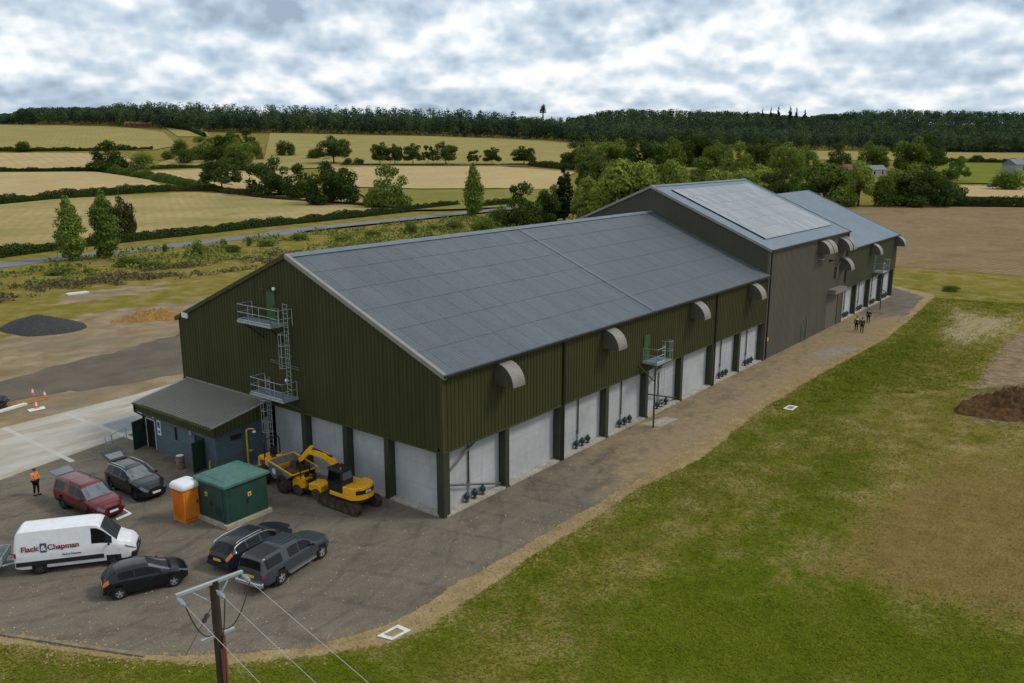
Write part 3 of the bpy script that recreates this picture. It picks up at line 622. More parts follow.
def crown_lobes(h, wd, kind, rng):
    L = []
    if kind == 'poplar':
        for k in range(34):
            f = .05+.90*k/33; r = wd/2*min(1, (f/.22)**.6)*(1 if f < .45 else (1-((f-.45)/.57)**2.1)); r = max(r, .12)
            a = rng.random()*2*PI; q = .12+.28*rng.random(); L.append(((math.cos(a)*r*q, math.sin(a)*r*q, h*f), (r*.74, r*.74, h*.085)))
        L.append(((0, 0, h*.96), (wd*.07, wd*.07, h*.06)))
    elif kind == 'conifer':
        for k in range(14):
            f = k/13; z = h*(.12+.86*f); r = wd/2*(1-f)**.9+.15
            for q in range(4 if k < 10 else 2):
                a = rng.random()*2*PI; L.append(((math.cos(a)*r*.55, math.sin(a)*r*.55, z), (r*.5, r*.5, h*.04)))
    elif kind == 'bush':
        for k in range(11):
            a = rng.random()*2*PI; d = wd*.30*math.sqrt(rng.random()); r = wd*(.17+.10*rng.random())
            z = h*(.20+.52*rng.random())*(1-.35*d/(wd*.3)); L.append(((math.cos(a)*d, math.sin(a)*d, z), (r, r, h*.26)))
    elif kind == 'scraggy':
        for k in range(34):
            a = rng.random()*2*PI; d = wd*.42*math.sqrt(rng.random()); r = wd*(.075+.07*rng.random())
            top = h*(.95-.40*(d/(wd*.42))**2); z = max(h*.16, top-h*.72*rng.random()); L.append(((math.cos(a)*d, math.sin(a)*d, z), (r, r, r*.8)))
    elif kind == 'willow':
        for k in range(24):
            a = rng.random()*2*PI; d = wd*.37*math.sqrt(rng.random()); r = wd*(.10+.08*rng.random())
            top = h*(.93-.45*(d/(wd*.37))**2); z = top-h*.5*rng.random()**1.5-h*.05; L.append(((math.cos(a)*d, math.sin(a)*d, max(z, h*.16)), (r, r, h*.15)))
    else:                                                    # oak
        for k in range(46):
            a = rng.random()*2*PI; d = wd*.41*math.sqrt(rng.random()); r = wd*(.095+.085*rng.random())
            top = h*(.93-.38*(d/(wd*.41))**2); z = top-h*.74*rng.random(); L.append(((math.cos(a)*d, math.sin(a)*d, max(z, h*.15)), (r, r, r*.8)))
    return L
PROTO = {}
def make_proto(kind, var):
    """crown and trunk meshes for a tree 10 m high and 10 m wide (4 m for poplars, conifers)"""
    rng = np.random.default_rng(hash((kind, var)) % 1000 if False else sum(map(ord, kind))*7+var)
    h = 10.0; wd = {'poplar': 4.2, 'conifer': 4.2}.get(kind, 10.0)
    L = crown_lobes(h, wd, kind, rng)
    n = {'poplar': 6500, 'oak': 6500, 'willow': 8000, 'conifer': 2600, 'bush': 3600, 'scraggy': 4200}[kind]
    P, O = lobes_points(L, n, rng); ok = P[:, 2] > .15; P, O = P[ok], O[ok]
    if kind == 'willow':
        V, F = rand_quads(P, .55*(.7+.6*rng.random(len(P))), .5, rng, O)
    else: V, F = rand_quads(P, {'poplar': .36, 'conifer': .5}.get(kind, .52)*(.6+.8*rng.random(len(P))), 0, rng, O)
    me_c = mesh_np('tmp_crown', V, F, None); mc = me_c.data; bpy.data.objects.remove(me_c)
    t = MB(); th = {'oak': .45, 'willow': .4, 'scraggy': .5, 'bush': .3}.get(kind, .9)*h; r0 = {'oak': .32, 'willow': .38, 'bush': .12, 'scraggy': .24}.get(kind, .22)
    t.bar((0, 0, -.3), (.08, .03, th*.5), r0, 8, r0*.75); t.bar((.08, .03, th*.5), (.02, -.05, th), r0*.75, 8, r0*.4)
    for k in range(6):
        c, rr = L[int(rng.integers(len(L)))]; s = Vector((.05, 0, th*(.5+.45*rng.random()))); t.bar(s, Vector(c), r0*.34, 6, r0*.1)
    ob = t.build('tmp_trunk', 'bark', None, True); mtk = ob.data; bpy.data.objects.remove(ob)
    return mc, mtk, wd
def tree(name, px, ybase, ytop, wpx, kind, leaf, label, group=None, var=None, cat='tree'):
    lift = .16 if name == 'hedgerow_oak' else .2 if 'bare trunk' in label else 0
    p = at(px, ybase); dz = depth_of(p); hgt = (ybase-ytop)*dz/FOC*1.06; wid = wpx*dz/FOC*(1.25 if name == 'copse_tree' else 1.1)
    var = RNG.integers(3) if var is None else var
    key = (kind, int(var), leaf)
    if key not in PROTO:
        mc, mtk, wd = make_proto(kind, int(var)); mc.materials.append(MT[leaf]); PROTO[key] = (mc, mtk, wd)
    mc, mtk, wd = PROTO[key]
    r = thing(name, label, cat, (p[0], p[1], p[2]-.05), RNG.random()*6.28, group)
    for nme, me, sc in (('crown', mc, (wid/wd, wid/wd, hgt/10)), ('trunk', mtk, (max(.5, wid/wd*.8), max(.5, wid/wd*.8), hgt/10))):
        o = bpy.data.objects.new(nme, me); COL.objects.link(o); o.parent = r; o.scale = sc
        if nme == 'crown' and lift: o.location = (0, 0, hgt*lift); o.scale = (sc[0], sc[1], sc[2]*(1-lift))
    return r
def foliage_band(name, mat, pts, hgt, wid, dens, size, kind=None, label=None, cat=None, group=None, rag=.3, seed=1):
    """leafy band (hedge, scrub) along a line of world points"""
    rng = np.random.default_rng(seed); C = []; O = []
    for a, b in zip(pts[:-1], pts[1:]):
        a = np.array(a[:2]); b = np.array(b[:2]); L = np.linalg.norm(b-a); n = int(L*dens)+1
        t = rng.random(n); d = (b-a)/max(L, 1e-6); nn = np.array([-d[1], d[0]])
        p = a+(b-a)*t[:, None]
        hh = hgt*(1+rag*np.array([mnoise.noise((q[0]*.12, q[1]*.12, seed))*1.6+mnoise.noise((q[0]*.5, q[1]*.5, seed+5)) for q in p]))
        ang = rng.random(n)*PI; rr = .35+.65*rng.random(n)**.6
        off = np.cos(ang)*wid/2*rr; z = np.sin(ang)*hh*rr
        O.append(np.stack([nn[0]*np.cos(ang), nn[1]*np.cos(ang), np.sin(ang)], 1)); q = p+nn*off[:, None]; C.append(np.stack([q[:, 0], q[:, 1], H(q[:, 0], q[:, 1])+np.maximum(z, .1)], 1))
    C = np.concatenate(C); V, F = rand_quads(C, size*(.6+.8*rng.random(len(C))), 0, rng, np.concatenate(O))
    o = mesh_np(name, V, F, mat); return tag(o, label, cat, group, kind)
def hedge_px(pts, hpx, label, size=.6, wid=2.6, leaf='leaf_hedge', dens=None, group='hedges between the fields', seed=1, rag=.3):
    W = [at(*p) for p in pts]; dz = np.mean([depth_of(p) for p in W]); h = max(1.2, hpx*dz/FOC*.9)
    size = max(size*.75, dz/FOC*1.1); wid = max(wid, h*.9)
    return foliage_band('hedge', leaf, W, h, wid, dens or 3.2*(h+wid)/(size*size)*3.0, size, None, label, 'hedge', group, rag, seed)

ORD = ['first', 'second', 'third', 'fourth', 'fifth', 'sixth', 'seventh', 'eighth', 'ninth', 'tenth', 'eleventh', 'twelfth', 'thirteenth', 'fourteenth']
# poplars by the road
tree('poplar_tree', 73, 261, 201, 27, 'poplar', 'leaf_pop', 'slim pale green poplar by the road, the more open left one of the pair', 'poplars beside the country road', 0)
tree('poplar_tree', 107, 258, 195, 27, 'poplar', 'leaf_pop', 'taller dense green poplar by the road in front of a dark round tree', 'poplars beside the country road', 1)
tree('poplar_tree', 473, 217, 168, 21, 'poplar', 'leaf_pop', 'lone cone shaped poplar at the road just above the low roof ridge', 'poplars beside the country road', 2)
tree('round_tree', 123, 240, 196, 27, 'oak', 'leaf_brown', 'dark brownish round tree half hidden behind the taller poplar', None, 1)
# specimen oaks on the left fields
tree('round_tree', 22, 152, 139, 19, 'bush', 'leaf_oak', 'small round dark tree alone in the hilltop hedge at far left', None, 0)
tree('oak_tree', 109, 171, 140, 33, 'oak', 'leaf_oak', 'big dark oak where three hedges meet, beside a broad low bush', None, 0)
tree('bush', 142, 169, 151, 30, 'bush', 'leaf_mid', 'broad low green bush beside the big dark hedge corner oak', None, 1, 'bush')
tree('oak_tree', 222, 191, 157, 36, 'oak', 'leaf_oak', 'dark oak with bare trunk standing alone on pale stubble', 'oaks along the middle hedge', 1)
tree('oak_tree', 268, 196, 156, 40, 'oak', 'leaf_oak', 'dense dark oak, leftmost of the three crowding the middle hedge', 'oaks along the middle hedge', 2)
tree('oak_tree', 300, 198, 163, 34, 'oak', 'leaf_oak', 'dark oak squeezed between two larger oaks of the middle hedge', 'oaks along the middle hedge', 0)
tree('oak_tree', 333, 205, 161, 47, 'oak', 'leaf_oak', 'broad dark oak, widest and rightmost of the three crowding oaks', 'oaks along the middle hedge', 1)
tree('pale_tree', 388, 208, 164, 40, 'oak', 'leaf_mid', 'loose grey green tree with gaps in its crown standing alone', None, 0)
tree('open_crowned_oak', 334, 164, 136, 32, 'oak', 'leaf_oak', 'open crowned hillside oak with bare trunk beside a round bush', None, 1)
tree('bush', 313, 159, 147, 18, 'bush', 'leaf_oak', 'dark round bush against the open crowned hillside oak', None, 0, 'bush')
tree('round_tree', 286, 156, 137, 20, 'bush', 'leaf_oak', 'dark upright tree on the hill pasture, leftmost before the wood', None, 2)
for x, lab in ((348, 'low bush under the open crowned oak, flatter of the two'), (358, 'small round bush right of the open crowned oak')):
    tree('bush', x, 165, 157, 12, 'bush', 'leaf_oak', lab, 'small bushes on the hillside', None, 'bush')
for k, (x, yt, wp, sp) in enumerate(((380, 142, 19, 0), (395, 144, 16, 0), (413, 143, 18, 0), (428, 145, 12, 1), (446, 142, 23, 0), (474, 150, 14, 1), (492, 147, 17, 0), (524, 146, 24, 0))):
    tree('hedgerow_oak', x, 165, yt, wp, 'oak' if not sp else 'scraggy', 'leaf_oak', f'{ORD[k]} tree from the left in the row of eight along the hillside', 'row of trees along the hillside hedge')
# clump left of the wood
for k, (x, yb, yt, wp, kd) in enumerate(((167, 160, 149, 16, 'bush'), (180, 155, 138, 20, 'bush'), (187, 164, 146, 22, 'bush'), (203, 160, 136, 26, 'oak'), (216, 163, 143, 26, 'bush'), (228, 158, 131, 30, 'oak'), (240, 164, 138, 26, 'oak'), (246, 153, 128, 26, 'oak'), (236, 172, 150, 22, 'scraggy'), (254, 160, 140, 18, 'bush'))):
    tree('clump_tree', x, yb, yt, wp, kd, 'leaf_oak' if k % 3 else 'leaf_mid', f'{ORD[k]} tree, counting from the farm, of the clump running down from the wood', 'clump of trees below the hilltop wood')
# trees behind the halls, far row
for k, (x, yb, yt, wp) in enumerate(((575, 165, 142, 24), (592, 172, 141, 28), (612, 168, 138, 26), (640, 172, 136, 32), (668, 172, 137, 28), (693, 166, 130, 36), (716, 172, 140, 26), (737, 176, 141, 28), (762, 172, 138, 30), (786, 178, 142, 32), (803, 172, 145, 24))):
    tree('copse_tree', x, yb, yt, wp, 'oak', 'leaf_oak' if k in (0, 3, 5, 8) else 'leaf_mid', f'{ORD[k]} tree from the left in the far row of the copse below the wood', 'far row of copse trees behind the halls')
for k, (x, yb, yt, wp) in enumerate(((596, 194, 156, 34), (655, 196, 158, 34), (702, 192, 157, 32), (729, 191, 158, 30), (753, 197, 164, 32), (777, 202, 166, 32), (800, 200, 168, 28))):
    tree('copse_tree', x, yb, yt, wp, 'oak', 'leaf_oak' if k in (0, 5) else 'leaf_willow' if k in (4,) else 'leaf_mid', f'{ORD[k]} tree from the left in the nearer copse row above the tall roof', 'nearer row of copse trees behind the halls')
tree('willow_tree', 627, 228, 157, 74, 'willow', 'leaf_willow', 'largest pale yellow green willow, left of the tall hall gable', 'willows behind the halls', 0)
tree('willow_tree', 672, 222, 164, 44, 'willow', 'leaf_willow', 'pale willow rising just behind the tall hall ridge end', 'willows behind the halls', 1)
tree('willow_tree', 588, 224, 178, 36, 'willow', 'leaf_willow', 'small drooping willow at the left foot of the largest willow', 'willows behind the halls', 2)
tree('willow_tree', 718, 212, 168, 36, 'willow', 'leaf_willow', 'pale round willow behind the middle of the tall roof ridge', 'willows behind the halls', 0)
tree('dark_tree', 564, 222, 166, 28, 'conifer', 'leaf_con', 'tall dark evergreen between the largest willow and the road', 'dark trees beside the road', 0)
tree('dark_tree', 548, 224, 184, 24, 'oak', 'leaf_oak', 'low dark tree between the tall evergreen and the house', 'dark trees beside the road', 2)
tree('dark_tree', 523, 226, 181, 36, 'oak', 'leaf_oak', 'broad dark tree left of the half hidden house by the road', 'dark trees beside the road', 0)
tree('bush', 500, 226, 204, 24, 'bush', 'leaf_mid', 'green bush between the cone shaped poplar and broad dark tree', None, 1, 'bush')
tree('bush', 482, 232, 214, 30, 'bush', 'leaf_mid', 'low green bush at the foot of the cone shaped poplar', None, 2, 'bush')
# right of the tall hall
for x, yb, yt, wp, kd, lf, lab, vr in ((823, 208, 160, 56, 'willow', 'leaf_mid', 'wide pale green tree above the far hall ridge', 0), (858, 207, 164, 36, 'willow', 'leaf_willow', 'rounded pale tree between two larger trees beyond the bare field', 1),
        (880, 207, 168, 30, 'bush', 'leaf_mid', 'low dense green tree at the edge of the bare field', 0), (902, 206, 163, 42, 'oak', 'leaf_mid', 'green tree left of the dark oaks at the bare field', 2),
        (922, 207, 164, 48, 'oak', 'leaf_oak', 'broad dark oak with visible trunks at the bare field edge', 1), (944, 205, 168, 36, 'oak', 'leaf_oak', 'dark oak at the right end of the group edging the bare field', 0)):
    tree('field_edge_tree', x, yb, yt, wp, kd, lf, lab, 'trees edging the bare field', vr)
for x, yb, yt, wp, kd, lf, lab in ((838, 168, 142, 22, 'oak', 'leaf_oak', 'round tree standing before the yellow field above the brick house'), (872, 169, 141, 28, 'oak', 'leaf_mid', 'domed green tree before the yellow field, behind the grey roof'),
        (908, 172, 136, 34, 'oak', 'leaf_mid', 'tall pale green tree before the yellow field'), (926, 166, 133, 32, 'oak', 'leaf_oak', 'tallest dark tree at the yellow field, beside a paler one'),
        (957, 182, 157, 22, 'scraggy', 'leaf_mid', 'loose pale tree left of the green meadow'), (942, 165, 155, 14, 'bush', 'leaf_mid', 'small bush right of the tallest dark tree'), (976, 160, 154, 14, 'bush', 'leaf_oak', 'small bush on the hedge of the green meadow'),
        (1006, 190, 167, 36, 'bush', 'leaf_mid', 'large rounded bush beside the parked white van')):
    tree('meadow_tree', x, yb, yt, wp, kd, lf, lab, 'trees around the far meadows')
# hedges
hedge_px([(-50, 151.5), (30, 151.5), (92, 151), (153, 150)], 5, 'thin dark hedge below the hilltop field', seed=2)
hedge_px([(-50, 171.5), (40, 171.5), (103, 171)], 4.5, 'dark hedge between the two tan fields at far left', seed=3)
hedge_px([(150, 169.5), (203, 167.5), (262, 171.5)], 4, 'thin hedge along the foot of the yellow strip field', seed=4)
hedge_px([(-50, 207), (0, 204), (56, 199.5), (120, 194), (172, 191)], 9, 'thick dark hedge across the left fields above the poplars', wid=5, seed=5)
hedge_px([(172, 191), (214, 190.5), (262, 198.5)], 6, 'brownish low hedge running up to the three crowding oaks', leaf='leaf_brown', wid=5, seed=6)
hedge_px([(106, 172), (130, 175), (156, 180), (190, 186), (214, 190)], 8, 'diagonal hedge dropping from the big corner oak', wid=5, seed=7, leaf='leaf_mid')
hedge_px([(262, 199), (345, 205), (405, 211)], 4, 'low scrubby hedge under the three crowding oaks', leaf='leaf_brown', seed=8)
hedge_px([(-50, 266), (0, 257.5), (60, 249.5), (125, 242), (200, 234), (262, 227), (342, 219), (410, 211.5), (458, 206)], 9, 'long clipped hedge along the field side of the road', wid=2.6, seed=9, size=.5)
hedge_px([(340, 166), (430, 166.5), (540, 166), (575, 168)], 2, 'thin hedge line under the row of eight hillside trees', leaf='leaf_brown', seed=10)
hedge_px([(530, 166), (550, 168), (575, 170)], 8, 'brown green hedge between the tan field and the copse', leaf='leaf_brown', seed=11, wid=5)
hedge_px([(945, 206), (985, 207), (1030, 208), (1090, 210)], 11, 'dark hedge along the far edge of the bare field', seed=12, wid=4)
hedge_px([(925, 161.5), (975, 163), (1060, 164)], 5, 'hedge between the yellow field and the green meadow', seed=13)
hedge_px([(890, 151.5), (960, 152.5), (1060, 153)], 6, 'dark hedge at the foot of the far right wood', seed=14, leaf='leaf_con')
hedge_px([(165, 127), (190, 131), (205, 137)], 4, 'short hedge beside the hilltop strip field', seed=15)
hedge_px([(470, 209), (490, 207), (520, 204.5)], 7, 'clipped dark hedge right of the cone shaped poplar', seed=16)

# woods on the hills: masses of trees far away
def lat(p): return ((p[0]-CAMP[0])*HR[0]+(p[1]-CAMP[1])*HR[1]), ((p[0]-CAMP[0])*HD[0]+(p[1]-CAMP[1])*HD[1])
def wood(name, label, front, tops, rows, leaf, seed, gap=8.5, q=290, back=11):
    """front: pixels of the wood's foot on the hill; tops: heights its canopy rises to"""
    rng = np.random.default_rng(seed); W = [lat(at(*p)) for p in front]; ts = np.array([v/u for v, u in W]); us = np.array([u for v, u in W]); C = []; O = []; T = []
    tx = np.array([(x-512)/FOC/math.cos(PITCH) for x, y in tops]); ty = np.array([y for x, y in tops]); t_end = ts[-1]
    for r in range(rows):
        t = ts[0]
        while t < t_end:
            u = float(np.interp(t, ts, us))+4+r*back+rng.normal()*3; tt = t+rng.normal()*2/u
            X = CAMP[0]+u*(HD[0]+tt*HR[0]); Y = CAMP[1]+u*(HD[1]+tt*HR[1]); z = float(H(X, Y))
            lim = CAMP[2]+(146.4-np.interp(tt, tx, ty))*u/FOC-z
            h = 15+6*rng.random() if r < rows-2 else 24; h = max(6, min(h, lim*(.93+.12*rng.random()))); wd = (5.0+3.6*rng.random())*max(1, h/20); h *= .90+.16*rng.random()
            k = q if (r < 4 or r > rows-4) else int(q*.7)
            nl_ = 5; lc = np.stack([rng.normal(size=nl_)*wd*.34, rng.normal(size=nl_)*wd*.34, h*(.22+.50*rng.random(nl_))], 1); lc[0] = (0, 0, h*.70)
            d = rng.normal(size=(k, 3)); d[:, 2] = np.where(rng.random(k) < .45, np.abs(d[:, 2]), d[:, 2]); d /= np.linalg.norm(d, axis=1)[:, None]
            w_ = rng.integers(nl_, size=k); rr = .84+.16*rng.random((k, 1))
            C.append(np.array([X, Y, z])+lc[w_]+d*rr*np.array([wd*.58, wd*.58, h*.30])); O.append(d); T.append(np.full(k, rng.random()))
            t += gap*(.7+.6*rng.random())/u
    C = np.concatenate(C); V, F = rand_quads(C, 1.5*(.6+.8*rng.random(len(C))), 0, rng, np.concatenate(O), 3.2)
    o = mesh_np(name, V, F, leaf); set_attr(o, 'tint', np.repeat(np.concatenate(T), 4)); return tag(o, label, 'wood', None, 'stuff')
wood('woodland', 'dark wood along the hilltop on the left', [(-220, 124.5), (-70, 124.8), (0, 125), (60, 125.5), (120, 127), (165, 129.5), (205, 132), (250, 133.5), (285, 133.5), (367, 135.5), (430, 136.5), (500, 139), (560, 142), (590, 144)],
     [(-70, 118), (40, 117), (50, 110), (125, 109), (140, 104.5), (205, 104), (235, 102.5), (300, 105), (330, 104), (400, 106.5), (430, 108), (500, 113), (540, 117), (570, 119), (600, 118)], 12, 'leaf_wood', 3, back=10)
wood('woodland', 'dark wood along the skyline on the right', [(572, 144), (640, 148), (740, 150.5), (850, 151.5), (1024, 153.5), (1100, 154), (1280, 155)],
     [(560, 121), (575, 118), (600, 112), (625, 110), (700, 112), (745, 114), (790, 118), (830, 113), (880, 111), (960, 113), (1024, 114), (1100, 114), (1280, 116)], 22, 'leaf_wood', 4, gap=9.5, q=270, back=13)
for k, (x, yt, wp) in enumerate(((748, 110, 5), (756, 109, 5), (763, 108, 6), (774, 108, 6), (780, 109, 5), (788, 111, 6), (734, 112, 5))):
    u = 1010+k*3; t = (x-512)/FOC/math.cos(PITCH)*1.0; X = CAMP[0]+u*(HD[0]+t*HR[0]); Y = CAMP[1]+u*(HD[1]+t*HR[1]); z = float(H(X, Y))
    zt = CAMP[2]+(146.4-yt)*u/FOC; hgt = zt-z
    mc, mtk, wd = PROTO.get(('conifer', 0, 'leaf_con')) or make_proto('conifer', 0)
    r = thing('skyline_conifer', 'dark pointed conifer standing above the skyline wood', 'tree', (X, Y, z), k, 'pointed conifers on the skyline')
    for nme, me, sc in (('crown', mc, (wp*u/FOC/wd*1.3,)*2+(hgt/10,)), ('trunk', mtk, (1.5, 1.5, hgt/10))):
        o = bpy.data.objects.new(nme, me); COL.objects.link(o); o.parent = r; o.scale = sc
u = 930; t = (542-512)/FOC; X = CAMP[0]+u*(HD[0]+t*HR[0]); Y = CAMP[1]+u*(HD[1]+t*HR[1]); z = float(H(X, Y)); zt = CAMP[2]+(146.4-106)*u/FOC
r = thing('skyline_tree', 'tall lone tree with a bare stem sticking out of the skyline wood', 'tree', (X, Y, z))
mc, mtk, wd = make_proto('bush', 1); mc.materials.append(MT['leaf_oak'])
o = bpy.data.objects.new('crown', mc); COL.objects.link(o); o.parent = r; o.scale = (.8, .8, 1.1); o.location = (0, 0, zt-z-10)
MB().bar((0, 0, 0), (0, 0, zt-z-4), 1.0, 6, .7).build('trunk', 'bark', r)

# rough vegetation between the site and the road
def scrub(name, label, leaf, poly, n, hgt, size, seed, clump=3.0):
    rng = np.random.default_rng(seed); P = np.array(poly); lo, hi = P.min(0), P.max(0); C = []
    while len(C) < n:
        p = lo+(hi-lo)*rng.random(2)
        if not inside(np.array([p[0]]), np.array([p[1]]), poly)[0]: continue
        m = mnoise.noise((p[0]*.11, p[1]*.11, seed))+.5*mnoise.noise((p[0]*.35, p[1]*.35, seed))
        if m < -.05+.25*rng.random(): continue
        C.append((p[0], p[1], float(H(*p))+rng.random()*hgt*(.35+max(0, m))*1.6))
    C = np.array(C); V, F = rand_quads(C, size*(.6+.8*rng.random(len(C))), 0, rng)
    return tag(mesh_np(name, V, F, leaf), label, 'undergrowth', None, 'stuff')
scrub('undergrowth', 'tall green weeds and low scrub between the road and the site', 'leaf_scrub', [(10, 108), (60, 106), (190, 106), (230, 134), (150, 141), (20, 138)], 8000, 1.0, .65, 2)
scrub('undergrowth', 'brown dying weeds along the edge of the site', 'leaf_dead', [(-5, 96), (50, 97), (120, 97), (120, 112), (40, 111), (-5, 107)], 8000, .7, .5, 5)
for k, (x, yb, yt, wp) in enumerate(((165, 252, 241, 5), (198, 256, 238, 14), (224, 248, 236, 8), (249, 246, 235, 6), (300, 240, 231, 18), (410, 234, 218, 14), (438, 230, 222, 20), (130, 266, 255, 34), (60, 274, 266, 30), (150, 268, 259, 26), (268, 246, 238, 24), (235, 252, 243, 22), (345, 240, 233, 26), (375, 237, 229, 24), (455, 229, 217, 22))):
    tree('verge_bush', x, yb, yt, wp, 'bush', 'leaf_mid' if k % 2 else 'leaf_scrub', f'{ORD[k] if k < 14 else "last"} listed scrub bush on the rough verge beside the road' if False else 'green scrub bush on the rough ground between road and site', 'scrub bushes between the road and the site', None, 'bush')
tree('verge_bush', 950, 291, 284, 20, 'bush', 'leaf_mid', 'low green bush on the grass beyond the far corner of the yard', None, 1, 'bush')

# grass blades on the near ground
def grass(name, label, leaf, n, poly, keep, hgt, seed):
    rng = np.random.default_rng(seed); P = np.array(poly); lo, hi = P.min(0), P.max(0)
    p = lo+(hi-lo)*rng.random((n, 2)); ok = inside(p[:, 0], p[:, 1], poly) & ~inside(p[:, 0], p[:, 1], EXCL); p = p[ok]
    p = p[keep(p, rng)]; m = len(p); a = rng.random((m, 1))*2*PI; L = hgt*(.5+rng.random((m, 1)))
    d = np.concatenate([np.cos(a), np.sin(a)], 1); nrm = np.stack([-d[:, 1], d[:, 0]], 1); wv = L*.20
    z = H(p[:, 0], p[:, 1])[:, None]; lean = L*(.7+.9*rng.random((m, 1)))
    V = np.stack([np.concatenate([p-nrm*wv, z], 1), np.concatenate([p+nrm*wv, z], 1), np.concatenate([p+d*lean, z+L*.42], 1)], 1).reshape(-1, 3)
    return tag(mesh_np(name, V, np.arange(3*m).reshape(m, 3), leaf), label, 'grass', None, 'stuff')
EXCL = gp(E_VERGE)+[(108, 3.5), (98, 3), (98, 30), (-3, 30), (-31, 23.4), (-26, 16.5)]
VIEW = gp([(-90, 780), (-90, 636), (230, 664), (390, 640), (500, 578), (619, 498), (760, 408), (1120, 375), (1120, 780)])
def nz(p, s, k): return np.array([mnoise.noise((q[0]*s, q[1]*s, k)) for q in p])
def keep_lush(p, rng):
    b = .8*soft(p[:, 0], p[:, 1], BARE, 3.0)+.25*soft(p[:, 0], p[:, 1], gp([(764, 587), (844, 553), (862, 505), (900, 490), (960, 478), (1060, 470), (1075, 640), (906, 601), (810, 572)]), 2.0); 
    dd = dry_at(p[:, 0], p[:, 1])+.35*nz(p, .09, 3)
    return (b < .25+.75*rng.random(len(p))**1.3) & (1.15-dd*1.0+.35*nz(p, .7, 2)+.25*nz(p, 2.2, 6) > rng.random(len(p)))
def keep_dry(p, rng): return dry_at(p[:, 0], p[:, 1])-.35+.5*nz(p, .3, 9)+.4*nz(p, 1.2, 4) > .7*rng.random(len(p))
grass('grass', 'short green grass in front of the halls', 'grassblade', 900000, VIEW, keep_lush, .13, 4)
grass('grass', 'dry straw coloured grass among the green', 'drygrass', 420000, VIEW, keep_dry, .09, 6)
FARV = gp([(758, 408), (1060, 380), (1060, 306), (935, 298), (914, 316), (888, 338), (826, 371)])
grass('grass', 'taller green grass towards the far corner of the yard', 'grassblade', 260000, FARV, lambda p, rng: (soft(p[:, 0], p[:, 1], gp([(925, 330), (950, 306), (1000, 316), (1030, 308), (1030, 332), (985, 345), (940, 352)]), 5) < .15+.8*rng.random(len(p))) & (soft(p[:, 0], p[:, 1], gp([(958, 412), (985, 368), (1004, 340), (1040, 322), (1100, 420), (1024, 424), (985, 424)]), 1.6) < .1+.7*rng.random(len(p))) & keep_lush(p, rng), .20, 14)
# loose stones along the sandy verge
def stones(name, label, mat, n, lines, wid, size, seed):
    rng = np.random.default_rng(seed); P = np.array(lines); L = np.r_[0, np.cumsum(np.hypot(*np.diff(P, axis=0).T))]; t = rng.random(n)*L[-1]
    x = np.interp(t, L, P[:, 0])+rng.normal(size=n)*wid; y = np.interp(t, L, P[:, 1])+rng.normal(size=n)*wid; S = size*(.4+1.2*rng.random(n)**3); a = rng.random(n)*6.28
    V = np.zeros((n, 5, 3))
    for k in range(4): V[:, k, 0] = x+S*np.cos(a+k*PI/2)*(.7+.6*rng.random(n)); V[:, k, 1] = y+S*np.sin(a+k*PI/2)*(.7+.6*rng.random(n)); V[:, k, 2] = .012
    V[:, 4, 0] = x+S*.3*(rng.random(n)-.5); V[:, 4, 1] = y; V[:, 4, 2] = .016+S*.9
    F = np.concatenate([np.arange(n)[:, None]*5+np.array([[k, (k+1) % 4, 4]]) for k in range(4)])
    return tag(mesh_np(name, V.reshape(-1, 3), F, mat), label, 'gravel', None, 'stuff')
VL = [tuple((np.array(a)+np.array(b))/2) for a, b in zip(gp(E_YARD), gp(E_VERGE))]
stones('gravel', 'loose pale stones on the sandy verge', 'verge', 9000, VL, .5, .05, 3)
stones('gravel', 'brown clods on the sandy verge', 'kerbdirty', 420, VL[3:12], .45, .055, 5)
stones('gravel', 'loose pale stones scattered on the yard', 'concrete', 2600, [(-25, 12), (-14, 4), (-6, -1), (10, -4), (40, -5), (80, -3)], 3.0, .028, 7)

# ------------------------------------------------------------------ the halls
BAY = 6.0
def ribbed(mb, p0, du, out, length, zb, ztop, pitch=.333, dep=.045, z0=0):
    """box profile sheet: p0 (x,y) start, du unit (x,y), out unit (x,y), zb/ztop functions of u"""
    us = [0.0]; offs = [0.0]; n = max(1, round(length/pitch)); pt = length/n
    for k in range(n):
        b = k*pt
        for f, o in ((.10, 0), (.22, 1), (.58, 1), (.70, 0), (1.0, 0)): us.append(b+f*pt); offs.append(o*dep)
    P = []
    for u, o in zip(us, offs):
        x = p0[0]+du[0]*u+out[0]*o; y = p0[1]+du[1]*u+out[1]*o; P.append(((x, y, zb(u)), (x, y, ztop(u))))
    for (a, b), (c, d) in zip(P[:-1], P[1:]): mb.quad(a, c, d, b)
    return mb
def roof_slope(mb, x0, x1, ye, ze, yr, zr, nsheet, ncourse, thick=.05, gapx=None):
    """sheeted roof slope from eave (ye,ze) to ridge (yr,zr): separate lapped sheets"""
    for c in range(ncourse):
        f0 = c/ncourse; f1 = (c+1)/ncourse+.012
        for k in range(nsheet):
            a = x0+(x1-x0)*k/nsheet; b = x0+(x1-x0)*(k+1)/nsheet
            lift0 = .042; lift1 = .018
            y0 = ye+(yr-ye)*f0; z0 = ze+(zr-ze)*f0; y1 = ye+(yr-ye)*min(1, f1); z1 = ze+(zr-ze)*min(1, f1)
            dx = .006*(1 if k % 2 else 0)
            vs = [(a, y0, z0+lift0+dx), (b, y0, z0+lift0+dx), (b, y1, z1+lift1+dx), (a, y1, z1+lift1+dx), (a, y0, z0+lift0-.04), (b, y0, z0+lift0-.04)]
            mb.add(vs, [(0, 1, 2, 3), (4, 5, 1, 0)])
    return mb
